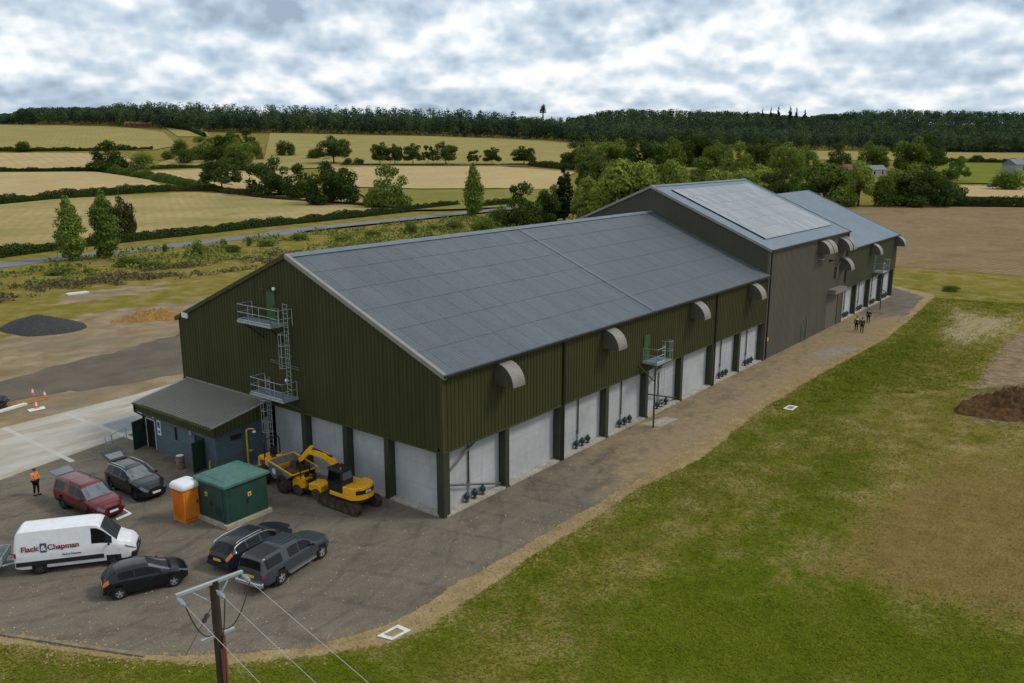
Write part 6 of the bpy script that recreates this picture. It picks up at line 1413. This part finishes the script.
# small ride-on roller between dumper and digger
rp = g0(300.5, 495.5)
ro = thing('ride_on_roller', 'small yellow ride-on roller squeezed between the dumper and the digger', 'roller', (rp[0]+.45, rp[1]-.55, .016), R(-80))
for x in (-.75, .75):
    MB().lathe([(.001, -.46), (.36, -.46), (.37, -.44), (.37, .44), (.36, .46), (.001, .46)], (x, 0, .37), 'Y', 24, cap=False).build('drum', 'mudsteel', ro, True)
m = MB(); m.prism([(-1.15, .5), (-1.15, 1.0), (-.9, 1.2), (-.25, 1.2), (-.2, .55)], -.45, .45); m.build('engine_hood', 'yellow', ro, bevel=.05)
m = MB(); m.prism([(.15, .55), (.2, 1.0), (.75, 1.05), (1.15, .9), (1.15, .5)], -.45, .45); m.build('front_body', 'yellow', ro, bevel=.05)
m = MB(); m.b3(-.25, .2, -.5, .5, .45, .6); m.box((-.12, 0, .95), (.35, .4, .10)); m.box((-.30, 0, 1.25), (.08, .4, .4)); m.build('operator_seat', 'black', ro)
m = MB(); m.path([(-.45, -.42, 1.1), (-.45, -.42, 1.95), (-.45, .42, 1.95), (-.45, .42, 1.1)], .035, 6); m.build('roll_bar', 'black', ro)
m = MB(); m.bar((.25, 0, 1.0), (.1, 0, 1.3), .03); m.lathe([(.15, 0), (.16, .015), (.15, .03)], (.1, 0, 1.3), n=14); m.build('steering_wheel', 'black', ro)
# tracked excavator, boom towards the skip
exl = thing('excavator', 'yellow tracked excavator with black cab and boom reaching over the dumper skip', 'excavator', (-2.05, 5.75, .016), R(92))
for s in (-1, 1):
    m = MB(); pr = []
    for k in range(9): a = PI/2+PI*k/8; pr.append((-1.25+.33*math.cos(a), .36+.33*math.sin(a)))
    for k in range(9): a = -PI/2+PI*k/8; pr.append((1.25+.33*math.cos(a), .36+.33*math.sin(a)))
    yc = s*.86; m.prism(pr, yc-.20, yc+.20)
    L_ = len(pr)
    for k in range(L_):
        p, q = pr[k], pr[(k+1) % L_]; d_ = math.hypot(q[0]-p[0], q[1]-p[1]); nn = max(1, round(d_/.14)); a = math.atan2(q[1]-p[1], q[0]-p[0])
        for i in range(nn): f = (i+.5)/nn; m.box((p[0]+(q[0]-p[0])*f, yc, p[1]+(q[1]-p[1])*f), (.07, .42, .06), ry=-a)
    tr = m.build('track', 'mudrubber', exl)
    m = MB()
    for x in (-1.2, -.6, 0, .6, 1.2): m.lathe([(.19, yc+s*.205-.01), (.19, yc+s*.205+.01)], (x, 0, .36 if abs(x) > 1 else .24), 'Y', 14)
    m.build('rollers', 'mudsteel', tr)
m = MB(); m.b3(-.8, .8, -.66, .66, .35, .68); m.lathe([(.55, .68), (.55, .84)], n=20); m.build('undercarriage', 'mudsteel', exl)
m = MB(); m.prism([(1.75, .12), (1.9, .1), (1.86, .35), (1.92, .62), (1.82, .62), (1.74, .35)], -1.05, 1.05); m.bar((1.78, .5, .3), (.8, .45, .4), .08, 4); m.bar((1.78, -.5, .3), (.8, -.45, .4), .08, 4); m.build('dozer_blade', 'mudsteel', exl)
ua = R(6)
up_ = bpy.data.objects.new('house', None)
bpy.data.objects.remove(up_)
m = MB(); n = 14; ring = [(.85, -.95), (.85, .95)]+[(-.75-.78*math.sin(PI*k/n), .95*math.cos(PI*k/n)) for k in range(n+1)]
m.prism(ring, .86, 1.12, 'Z'); m.build('slew_platform', 'yellow', exl, bevel=.03)
ring2 = [(-.25, .93), ]+[(-.72-.76*math.sin(PI*k/n), .93*math.cos(PI*k/n)) for k in range(n+1)]+[(-.25, -.93)]
m = MB(); m.prism(ring2, 1.12, 1.62, 'Z'); m.build('counterweight', 'yellow', exl, bevel=.06)
m = MB(); pr_ = [(-.72-.775*math.sin(PI*k/n), .945*math.cos(PI*k/n)) for k in range(3, n-2)]
for a, b in zip(pr_[:-1], pr_[1:]): m.quad((*a, 1.2), (*b, 1.2), (*b, 1.45), (*a, 1.45))
gr = m.build('rear_grille', 'black', exl)
m = MB(); a, b = pr_[3], pr_[5]; e = 1.012; m.quad((a[0]*e, a[1]*e, 1.26), (b[0]*e, b[1]*e, 1.26), (b[0]*e, b[1]*e, 1.40), (a[0]*e, a[1]*e, 1.40)); m.build('number_panel', 'offwhite', gr)
MB().b3(-.2, .8, -.93, -.25, 1.12, 1.45).build('tank_cover', 'yellow', exl, bevel=.04)
# cab on the left side (+y)
m = MB(); cb = [(-.28, 1.13), (.95, 1.13), (1.02, 1.75), (.88, 2.5), (-.22, 2.5), (-.28, 1.9)]
cabm = MB(); cabm.prism(cb, .02, .94); CAB = cabm.build('cab', 'black', exl, bevel=.04)
MB().prism([(-.18, 1.75), (.92, 1.75), (.82, 2.38), (-.14, 2.38)], .945, .952).build('side_window', 'glass', CAB)
MB().prism([(-.18, 1.75), (.92, 1.75), (.82, 2.38), (-.14, 2.38)], .008, .015).build('side_window', 'glasslight', CAB)
MB().add([(.99, .10, 1.35), (.99, .86, 1.35), (1.032, .86, 1.75), (1.032, .10, 1.75)], [(0, 1, 2, 3)]).build('windscreen', 'glasslight', CAB)
MB().add([(-.29, .12, 1.95), (-.29, .84, 1.95), (-.24, .84, 2.4), (-.24, .12, 2.4)], [(0, 1, 2, 3)]).build('rear_window', 'glasslight', CAB)
MB().b3(-.3, .95, -.02, .98, 2.5, 2.58).build('roof', 'black', CAB, bevel=.03)
m = MB(); m.lathe([(.06, 2.58), (.06, 2.66), (.001, 2.70)], (.0, .75, 0), n=10); m.build('beacon', 'amber', CAB)
m = MB(); m.lathe([(.06, 2.58), (.06, 2.66), (.001, 2.70)], (.7, .15, 0), n=10); m.build('work_light', 'amber', CAB)
m = MB(); m.bar((.9, -.85, 1.45), (.9, -.85, 1.9), .02); m.box((.9, -.85, 2.0), (.04, .16, .25)); m.build('wing_mirror', 'black', exl)
# boom, arm, bucket (in the x-z plane at y = -.18)
def beam(path, y0, y1, w0, w1):
    m = MB(); n = len(path); tops = []; bots = []
    for i, p in enumerate(path):
        a = Vector(path[max(0, i-1)]); b = Vector(path[min(n-1, i+1)]); d = (b-a).normalized(); nn = Vector((-d.y, d.x)); w = w0+(w1-w0)*i/(n-1)+(.10 if 0 < i < n-1 else 0)
        tops.append(Vector(p)+nn*w/2); bots.append(Vector(p)-nn*w/2)
    for i in range(n-1): m.prism([tuple(tops[i]), tuple(tops[i+1]), tuple(bots[i+1]), tuple(bots[i])], y0, y1)
    return m
bm_ = beam([(.9, 1.2), (1.25, 1.9), (1.75, 2.4), (2.35, 2.62), (3.15, 2.66), (3.9, 2.55)], -.34, -.06, .34, .22); BOOM = bm_.build('boom', 'yellow', exl)
m = MB(); m.bar((1.15, -.2, 1.15), (1.95, -.2, 2.2), .07, 8); m.bar((1.8, -.2, 2.7), (3.5, -.2, 2.88), .065, 8); m.build('hydraulic_ram', 'black', BOOM)
am = beam([(3.55, 2.95), (3.95, 2.55), (4.55, 1.98), (4.85, 1.75)], -.30, -.10, .26, .18); ARM = am.build('arm', 'yellow', exl)
m = MB(); m.bar((3.75, -.2, 3.1), (4.7, -.2, 2.2), .05, 8); m.build('hydraulic_ram', 'black', ARM)
m = MB(); bk = [(4.75, 1.85), (5.1, 1.80), (5.35, 1.5), (5.2, 1.2), (4.8, 1.15), (4.95, 1.3), (5.1, 1.5), (4.95, 1.68)]; m.prism(bk, -.55, .15); m.prism([(4.75, 1.85), (5.1, 1.8), (5.35, 1.5), (5.2, 1.2), (4.8, 1.15)], -.57, -.545); m.prism([(4.75, 1.85), (5.1, 1.8), (5.35, 1.5), (5.2, 1.2), (4.8, 1.15)], .145, .17); m.build('bucket', 'mudsteel', exl)

# ------------------------------------------------------------------ people
def person(px, py, hgt, rz, label, top, legs, pose_='stand', vest=None, helmet=None, group=None):
    p = g0(px, py, .016); root = thing('person', label, 'person', (p[0], p[1], .018), rz, group); s = hgt/1.75
    J = {'pelvis': (0, 0, .95), 'spine': (0, 0, 1.18), 'chest': (.01, 0, 1.38), 'neck': (.015, 0, 1.50), 'head0': (.03, 0, 1.58), 'head1': (.035, 0, 1.71)}
    st = .16 if pose_ == 'walk' else .04
    for sd, sg in (('l', 1), ('r', -1)):
        f = st*sg
        J['hip'+sd] = (0, .10*sg, .90); J['knee'+sd] = (f*.6+.03, .11*sg, .50); J['ank'+sd] = (f-.02, .12*sg, .09); J['toe'+sd] = (f+.13, .13*sg, .04)
        J['sh'+sd] = (.0, .19*sg, 1.42); 
        if pose_ == 'hold': J['el'+sd] = (.05, .25*sg, 1.16); J['wr'+sd] = (.26, .10*sg, 1.15); J['ha'+sd] = (.33, .07*sg, 1.18)
        else: J['el'+sd] = (-.03-f*.5, .25*sg, 1.14); J['wr'+sd] = (.04-f, .26*sg, .90); J['ha'+sd] = (.06-f, .25*sg, .80)
    rad = dict(pelvis=.145, spine=.135, chest=.15, neck=.058, head0=.085, head1=.075, hip=.095, knee=.062, ank=.045, toe=.040, sh=.075, el=.048, wr=.034, ha=.040)
    names = list(J); E_ = [('pelvis', 'spine'), ('spine', 'chest'), ('chest', 'neck'), ('neck', 'head0'), ('head0', 'head1')]
    for sd in 'lr': E_ += [('pelvis', 'hip'+sd), ('hip'+sd, 'knee'+sd), ('knee'+sd, 'ank'+sd), ('ank'+sd, 'toe'+sd), ('chest', 'sh'+sd), ('sh'+sd, 'el'+sd), ('el'+sd, 'wr'+sd), ('wr'+sd, 'ha'+sd)]
    def skin(nm, keys, edges, mat, grow=1.0, sub=1):
        me = bpy.data.meshes.new(nm); ids = {k: i for i, k in enumerate(keys)}
        me.from_pydata([tuple(c*s for c in J[k]) for k in keys], [(ids[a], ids[b]) for a, b in edges], [])
        o = bpy.data.objects.new(nm, me); COL.objects.link(o); o.parent = root
        md = o.modifiers.new('skin', 'SKIN'); md.use_smooth_shade = True
        for i, kk in enumerate(keys):
            r_ = rad.get(kk, rad.get(kk[:-1], .05))*grow*s; me.skin_vertices[0].data[i].radius = (r_, r_*(.72 if kk in ('pelvis', 'spine', 'chest') else 1)); me.skin_vertices[0].data[i].use_root = (i == 0)
        sb = o.modifiers.new('sub', 'SUBSURF'); sb.levels = sub; sb.render_levels = sub
        dg = bpy.context.evaluated_depsgraph_get(); nm_ = bpy.data.meshes.new_from_object(o.evaluated_get(dg)); o.modifiers.clear(); o.data = nm_; nm_.materials.clear(); nm_.materials.append(MT[mat]); return o
    skin('body', names, E_, 'skin', 1.0, 2)
    skin('trousers', ['pelvis', 'hipl', 'kneel', 'ankl', 'hipr', 'kneer', 'ankr'], [('pelvis', 'hipl'), ('hipl', 'kneel'), ('kneel', 'ankl'), ('pelvis', 'hipr'), ('hipr', 'kneer'), ('kneer', 'ankr')], legs, 1.22)
    skin('jacket', ['spine', 'pelvis', 'chest', 'shl', 'ell', 'wrl', 'shr', 'elr', 'wrr'], [('pelvis', 'spine'), ('spine', 'chest'), ('chest', 'shl'), ('shl', 'ell'), ('ell', 'wrl'), ('chest', 'shr'), ('shr', 'elr'), ('elr', 'wrr')], top, 1.20)
    if vest: skin('hi_vis_vest', ['spine', 'chest', 'shl', 'shr'], [('spine', 'chest'), ('chest', 'shl'), ('chest', 'shr')], vest, 1.36)
    for sd, sg in (('l', 1), ('r', -1)):
        a = J['ank'+sd]; m = MB(); m.box(((a[0]+.07)*s, a[1]*s, .045*s), (.28*s, .11*s, .09*s), taper=.8); m.build('boot', 'boots', root, bevel=.02)
        h = Vector(J['ha'+sd])*s; w_ = Vector(J['wr'+sd])*s; d_ = (h-w_).normalized(); m = MB()
        for q in range(4): o_ = Vector((0, 0, 1)).cross(d_); o_ = o_ if o_.length > .1 else Vector((1, 0, 0)); o_.normalize(); c_ = h+d_*.03*s+o_*(q-1.5)*.019*s; m.bar(c_, c_+d_*(.055+.012*(q in (1, 2)))*s+Vector((.02*s, 0, 0)), .009*s, 5)
        m.bar(h, h+d_*.03*s+Vector((.045*s, -.02*sg*s, 0)), .010*s, 5); m.build('hand', 'skin', root)
    hc = Vector(J['head0'])*s+Vector((.005, 0, .055))*s
    m = MB(); m.lathe([(.104*s, -.01), (.110*s, .02*s), (.098*s, .07*s), (.06*s, .11*s), (.001, .125*s)], hc, n=14, cap=False); 
    if helmet: m.lathe([(.15*s, .0), (.15*s, .012*s)], hc, n=14)
    m.build('helmet' if helmet else 'hair', helmet or 'hair', root, True)
    m = MB()
    for q in (-1, 1): m.lathe([(.001, -.012*s), (.013*s, 0), (.001, .012*s)], hc+Vector((.092*s, q*.034*s, -.035*s)), n=6, cap=False)
    m.build('eyes', 'black', root); m = MB(); m.box(hc+Vector((.105*s, 0, -.065*s)), (.03*s, .022*s, .04*s), taper=.5); m.build('nose', 'skin', root)
    return root
person(37, 495, 1.78, R(-70), 'person in orange hi-vis jacket and dark trousers standing beside the maroon pickup', 'hiviso', 'navycloth', 'hold', None, None)
person(856, 331, 1.78, R(15), 'person in a yellow hi-vis vest walking by the far hall', 'navycloth', 'blackcloth', 'walk', 'hivisy', None, 'people walking by the far hall')
person(861.5, 332.5, 1.80, R(15), 'person in plain dark clothes walking beside the one in the yellow vest', 'blackcloth', 'blackcloth', 'walk', None, None, 'people walking by the far hall')
person(868, 323, 1.78, R(15), 'person in dark clothes walking a little ahead, nearest the hall wall', 'navycloth', 'navycloth', 'walk', None, None, 'people walking by the far hall')

# ------------------------------------------------------------------ small site things
cones = []
for (x, y), lab in (((33, 395), 'left one of the two traffic cones on the bare earth behind the apron'), ((45, 397.5), 'right one of the two traffic cones on the bare earth behind the apron'), ((36.5, 408.5), 'traffic cone standing on a pale slab, nearest the concrete apron')):
    p = g0(x, y)
    if not cones:
        t = thing('traffic_cone', lab, 'traffic cone', (p[0], p[1], .03), 0, 'traffic cones on the site')
        MB().box((0, 0, .03), (.46, .46, .06)).build('base', 'orangecone', t, bevel=.02); MB().lathe([(.18, .06), (.14, .30)], n=16).build('lower_cone', 'orangecone', t, True)
        MB().lathe([(.14, .30), (.08, .68)], n=16).build('white_sleeve', 'white', t, True); MB().lathe([(.08, .68), (.04, .88), (.001, .89)], n=16, cap=False).build('tip', 'orangecone', t, True)
    else: t = dup(cones[0]); t.location = (p[0], p[1], .05 if y > 405 else .03); t['label'] = lab
    t.scale = (.72, .72, .72); cones.append(t)
sheet('pale_slab', gp([(27, 410), (44, 406.5), (46, 409), (30, 412.5)]), .045, 'offwhite')
def plank(a, b, wid, thick, label, mat='offwhite'):
    a = np.array(g0(*a)); b = np.array(g0(*b)); c = (a+b)/2; L = np.linalg.norm(b-a); t = thing('white_board', label, 'board', (c[0], c[1], .03), math.atan2(b[1]-a[1], b[0]-a[0]))
    MB().box((0, 0, thick/2), (L, wid, thick)).build('board', mat, t); MB().box((0, wid/2+.02, thick*.7), (L*.99, .035, thick*.5)).build('lip', mat, t)
plank((-14, 417), (26, 405), .45, .16, 'long white board on the ground at far left near the cones')
plank((67, 295.5), (88, 293), 1.1, .25, 'white board lying alone on the rough grass behind the site')
p = g0(4, 408); t = thing('drainage_grates', 'dark plastic grating pieces heaped at the left edge by the white board', 'gratings', (p[0]-.6, p[1]+.4, .02), R(20))
for k in range(4):
    m = MB()
    for q in range(9): m.box((-.9+.22*q, 0, 0), (.05, 1.4, .16))
    for q in range(4): m.box((0, -.66+.44*q, 0), (2.0, .05, .16))
    o = m.build('grating', 'darkalloy', t); o.location = (.3*k-.3, .25*(k % 2), .10+.22*k); o.rotation_euler = (R(6*k), R(4*(k % 2)), R(14*k))
sheet('brown_spoil', gp([(8, 404), (20, 400), (45, 398), (50, 399), (30, 403.5), (12, 408)]), .024, 'sand')
# tubular barriers on the concrete apron
for (a, b), lab in ((((106.5, 452), (112.5, 450)), 'short galvanised hoop barrier on the apron, the nearer one'), (((113, 449), (127, 442.5)), 'longer galvanised barrier with open end, beside the annex corner')):
    a, b = g0(*a), g0(*b); d_ = b-a; L = np.linalg.norm(d_); t = thing('tube_barrier', lab, 'barrier', (a[0], a[1], .024), math.atan2(d_[1], d_[0]))
    m = MB(); m.path([(0, 0, 0), (0, 0, 1.1), (L, 0, 1.1), (L, 0, 0)], .03, 8); m.build('hoop', 'galv', t); MB().bar((0, 0, .55), (L, 0, .55), .022, 6).build('mid_rail', 'galv', t)
# square concrete surrounds at the verge
for (pts, lab) in ((((377, 637), (398, 625.5), (411, 631), (392, 641)), 'white square manhole surround on the verge in the foreground'), (((783, 409), (789, 405.5), (798, 407), (792, 411)), 'small white manhole surround on the verge beside the long hall')):
    q = [np.array(v) for v in gp(pts)]; c = sum(q)/4; t = thing('manhole_surround', lab, 'manhole', (c[0], c[1], .02))
    m = MB(); o_ = [v-c for v in q]; i_ = [v*.62 for v in o_]
    for k in range(4):
        a, b, cc, d_ = o_[k], o_[(k+1) % 4], i_[(k+1) % 4], i_[k]; m.add([(*a, 0), (*b, 0), (*cc, 0), (*d_, 0), (*a, .04), (*b, .04), (*cc, .04), (*d_, .04)], [(4, 5, 6, 7), (0, 1, 5, 4), (2, 3, 7, 6)])
    m.build('frame', 'offwhite', t); MB().add([(*v, .03) for v in i_], [(0, 1, 2, 3)]).build('cover', 'verge', t)
# kerb along the yard's left edge
kp = [g0(*p) for p in ((-40, 627), (0, 634.5), (40, 640.5), (80, 647), (115, 652), (145, 656.5))]
m = MB()
for a, b in zip(kp[:-1], kp[1:]):
    d_ = (b-a)/np.linalg.norm(b-a); n_ = np.array([-d_[1], d_[0]])*.10; b = b-d_*.012
    m.add([(*(a-n_), 0), (*(b-n_), 0), (*(b+n_), 0), (*(a+n_), 0), (*(a-n_), .09), (*(b-n_), .09), (*(b+n_), .09), (*(a+n_), .09)], [(4, 5, 6, 7), (0, 1, 5, 4), (1, 2, 6, 5), (2, 3, 7, 6), (3, 0, 4, 7)])
tag(m.build('kerb', 'kerbdirty'), kind='structure')
# heaps
def heap(name, label, cat, pts, hgt, mat, seed, res=26, rough=.2):
    q = np.array([g0(*p) for p in pts]); c = q.mean(0); ang = np.arctan2(q[:, 1]-c[1], q[:, 0]-c[0]); o_ = np.argsort(ang); ang = ang[o_]; rad_ = np.hypot(*(q[o_]-c).T)
    V = [(0, 0, hgt)]; F = []; nr = 20; na = 72
    for i in range(1, nr+1):
        f = i/nr
        for j in range(na):
            a = -PI+2*PI*j/na; r = np.interp(a, np.r_[ang-2*PI, ang, ang+2*PI], np.r_[rad_, rad_, rad_])*f*(1+.10*mnoise.noise((math.cos(a)*1.5, math.sin(a)*1.5, seed)))
            x, y = math.cos(a)*r, math.sin(a)*r; z = hgt*(1-f)**.85*(1+rough*mnoise.noise((x*.35, y*.35, seed)))+.5*rough*(1-f)*mnoise.noise((x*1.6, y*1.6, seed+3))*min(1.0, hgt)+ (.35*rough*mnoise.noise((x*3.1, y*3.1, seed)) if f < .97 else 0)
            V.append((x, y, max(z, -.02) if i < nr else -.05))
    for j in range(na): F.append((0, 1+j, 1+(j+1) % na))
    for i in range(nr-1):
        for j in range(na): F.append((1+i*na+j, 1+(i+1)*na+j, 1+(i+1)*na+(j+1) % na, 1+i*na+(j+1) % na))
    me = bpy.data.meshes.new(name); me.from_pydata(V, [], F); me.materials.append(MT[mat]); me.polygons.foreach_set('use_smooth', [True]*len(F)); o = bpy.data.objects.new(name, me); COL.objects.link(o); o.location = (c[0], c[1], 0); return tag(o, label, cat)
heap('gravel_heap', 'large dark grey gravel heap on the bare earth at left', 'heap', [(0, 329), (12, 334), (30, 336.5), (60, 334), (87, 327), (66, 321), (40, 319.5), (14, 321)], 1.55, 'gravelpile', 3, rough=.16)
heap('sand_heap', 'low orange sand heap beside the gable of the low hall', 'heap', [(106, 323), (130, 322.5), (160, 321), (195, 318), (190, 312), (160, 312.5), (128, 317)], .95, 'sand', 5, rough=.9)
heap('soil_heap', 'dark lumpy soil heap at the right edge of the grass', 'heap', [(955, 414), (985, 420), (1030, 422), (1090, 420), (1080, 402), (1030, 398), (985, 399), (962, 405)], 1.9, 'soil', 8, rough=1.3)

# ------------------------------------------------------------------ utility pole and wires
def at_depth(x, y, zc): return CAMP+ray(x, y)*zc
PT = at_depth(213.5, 581, 18.0); PT[2] = PT[2]
pole = thing('utility_pole', 'dark timber utility pole with pale steel crossarm in the foreground', 'utility pole', (PT[0], PT[1], 0))
H_ = PT[2]
MB().lathe([(.135, -.3), (.095, H_)], n=16).build('shaft', 'wood', pole, True)
MB().lathe([(.103, H_-.12), (.103, H_+.02), (.001, H_+.03)], n=16, cap=False).build('pole_cap', 'black', pole)
aL = at_depth(176, 596, 18.0); aR = at_depth(242.5, 571.5, 18.0)
dA = aR-aL; hz = (PT[2]-.05); vR = plane_pt  # crossarm lies level through the pole top
def level(x, y, z):
    d = ray(x, y); s = (z-CAMP[2])/d[2]; return CAMP+d*s
aL = level(175.5, 596, H_-.0); aR = level(242.5, 571.5, H_-.0)
loc = lambda p: Vector((p[0]-PT[0], p[1]-PT[1], p[2]))
aL, aR = loc(aL), loc(aR); off = Vector((0, 0, 0)); ax_ = (aR-aL).normalized(); sd_ = Vector((ax_.y, -ax_.x, 0))
m = MB(); mid = (aL+aR)/2; ang = math.atan2(ax_.y, ax_.x); m.box(mid, ((aR-aL).length, .075, .075), rz=ang); CA = m.build('crossarm', 'galv', pole, bevel=.01)
m = MB(); pz = Vector((0, 0, H_-.55)); m.bar(pz, mid+(aL-mid)*.55-Vector((0, 0, .05)), .02); m.bar(pz, mid+(aR-mid)*.55-Vector((0, 0, .05)), .02); m.build('arm_brace', 'galv', CA)
dW = -(FW*850+RT*(-782)+UPV*195.4); dW = Vector((dW[0], dW[1], 0)).normalized()
ends = []
for p, nm in ((aL.lerp(aR, .02), 'a'), (Vector((0, 0, H_-.12))+dW*.12, 'b'), (aL.lerp(aR, .98), 'c')):
    m = MB(); z = Vector((0, 0, -.05)); q0_, q1_ = p+z, p+z+dW*.42
    m.bar(q0_, q0_+dW*.1, .018, 6)
    for k in range(5): c_ = q0_+dW*(.12+.05*k); m.bar(c_, c_+dW*.02, .05, 10); m.bar(c_+dW*.02, c_+dW*.05, .03, 8)
    m.bar(q0_+dW*.36, q1_, .02, 6); m.build('insulator', 'galv', pole); ends.append(q1_)
wire_lab = ['overhead wire from the left end of the crossarm', 'overhead wire from the middle of the pole top', 'overhead wire from the right end of the crossarm']
for q, lb in zip(ends, wire_lab):
    m = MB(); L_ = 26; pts = []
    for k in range(17): t_ = k/16; pts.append((q.x+PT[0]+dW.x*L_*t_, q.y+PT[1]+dW.y*L_*t_, q.z-.35*4*t_*(1-t_)*.25))
    m.path(pts, .0055, 5); tag(m.build('overhead_wire', 'wire'), lb, 'wire', 'overhead wires at the utility pole')
def sagline(a, b, sag, n=10): return [a.lerp(b, k/n)+Vector((0, 0, -sag*4*(k/n)*(1-k/n))) for k in range(n+1)]
jn = Vector((0, 0, H_-1.25))
for q in ends[:1]+ends[2:]: MB().path(sagline(q, jn+(q-jn).normalized()*.15, .35), .014, 5).build('jumper_cable', 'darkalloy', pole)
MB().path(sagline(ends[1], jn+dW*.25, .1), .014, 5).build('jumper_cable', 'darkalloy', pole)
m = MB(); m.box(jn+Vector((0, 0, -.02)), (.75, .06, .06), rz=ang); m.build('lower_bracket', 'galv', pole)
m = MB(); m.path([jn+Vector((.05, -.14, .0)), jn+Vector((.04, -.16, -.6)), jn+Vector((.03, -.17, -1.2)), Vector((.02, -.19, 3)), Vector((.02, -.2, .1))], .032, 8)
m.path([jn+dW*.30+Vector((0, 0, -.1)), jn+dW*.2+Vector((0, 0, -.55)), jn+dW*.14+Vector((0, 0, -1.2))], .025, 6); m.path([jn+dW*.12+Vector((0, 0, -.3)), jn+dW*.14+Vector((0, 0, -1.3))], .022, 6); m.build('red_cable', 'rust', pole)
s0 = Vector((0, 0, H_-.45))+sd_*0; toff = level(186, 655, 6.5); s1 = loc(toff); e_ = (s1-s0).normalized()
m = MB(); m.bar(s0, s0+e_*9, .009, 5); STY = m.build('stay_wire', 'darkalloy', pole)
for t_ in (1.95, 2.55): c_ = s0+e_*t_; MB().bar(c_, c_+e_*.14, .06, 8).build('stay_insulator', 'black', STY)

# ------------------------------------------------------------------ far away: houses and vehicles
def house(px, py, wpx, hpx, dpx, label, wall='brick', roof='tile', rz=0, chim=1, wins=3, name='house'):
    p = at(px, py); dz = depth_of(p); k_ = dz/FOC; w_, h_, d_ = wpx*k_, hpx*k_, dpx*k_
    t = thing(name, label, 'house' if name == 'house' else 'building', (p[0], p[1], p[2]-.2), YAW-PI/2+rz)
    MB().b3(-w_/2, w_/2, -d_/2, d_/2, 0, h_*.62).build('walls', wall, t)
    m = MB(); m.prism([(-d_/2-.3, h_*.60), (d_/2+.3, h_*.60), (0, h_)], -w_/2-.2, w_/2+.2, 'X'); rf_ = m.build('roof', roof, t)
    for c in range(chim): MB().b3(-w_/2+.4+c*w_*.5, -w_/2+1.3+c*w_*.5, -.4, .4, h_*.8, h_*1.25).build('chimney', wall, rf_)
    for c in range(wins):
        x = -w_/2+w_*(c+.5)/wins; MB().b3(x-.5, x+.5, -d_/2-.05, -d_/2-.01, h_*.2, h_*.45).build('window', 'glass', t)
    return t
house(139, 127.5, 26, 6, 8, 'long low red brick farmhouse under the hilltop wood', 'brick', 'tile', R(5), 2, 5)
house(846, 177, 15, 13, 12, 'brick house with tall chimney among the trees behind the far hall', 'brick', 'tile', R(30), 1, 2)
house(874, 176, 20, 11, 12, 'pale house with grey slate roof among the trees behind the far hall', 'render', 'slate', R(20), 0, 2)
house(1024, 172, 36, 13, 20, 'grey roofed barn at the right edge beyond the meadow', 'render', 'slate', R(10), 0, 2, 'barn')
house(541, 221, 9, 11, 9, 'brown roofed cottage half hidden by dark trees at the road', 'brick', 'tile', R(20), 0, 1)
house(30, 123, 10, 5, 6, 'tiny red roofed house on the skyline at far left', 'brick', 'tile', R(5), 0, 2)
def far_car(px, py, name, label, cat, paint, van_):
    p = at(px, py); t = car(name, label, cat, (0, 0), YAW-PI/2+R(8), paint, 4.6 if not van_ else 5.2, 1.9, .95, 3.7, .33,
        [(0, 1.6), (.1, 1.9), (3.2, 1.95), (4.0, 1.2), (4.6, 1.0), (5.2, .8)] if van_ else [(0, .9), (.4, 1.35), (1.2, 1.48), (2.4, 1.42), (3.2, 1.0), (4.6, .7)],
        [(0, 1.1), (4.0, 1.05), (5.2, .7)] if van_ else [(0, .85), (3.0, .92), (4.6, .6)], [(0, .85), (.3, .93), (4, .92), (5.2, .7)], .25, (3.25, 3.95) if van_ else (2.45, 3.15), (.02, .08) if van_ else (.1, .4), [(2.4, 3.3)] if van_ else [(.7, 2.6)], head=(4.2, 3, 7), tail=(.2, 4, 7), grille=False)
    t.location = (p[0], p[1], p[2]+.4); return t
far_car(1007, 189, 'parked_van', 'tiny white van parked in the meadow beside a large rounded bush', 'van', 'paint_white', True)
far_car(992, 188, 'parked_car', 'tiny dark car parked left of the distant white van', 'car', 'paint_grey', False)
p = at(993, 189.5); t = thing('field_sign', 'small dark board on two posts in front of the distant dark car', 'sign', (p[0]-3, p[1]-1, p[2]), YAW-PI/2)
m = MB(); m.b3(-1.2, 1.2, -.05, .05, 1.6, 2.8); m.build('board', 'darkalloy', t)
for s in (-1, 1): MB().b3(s*1.0-.06, s*1.0+.06, -.05, .05, -.3, 1.6).build('post', 'rust', t)
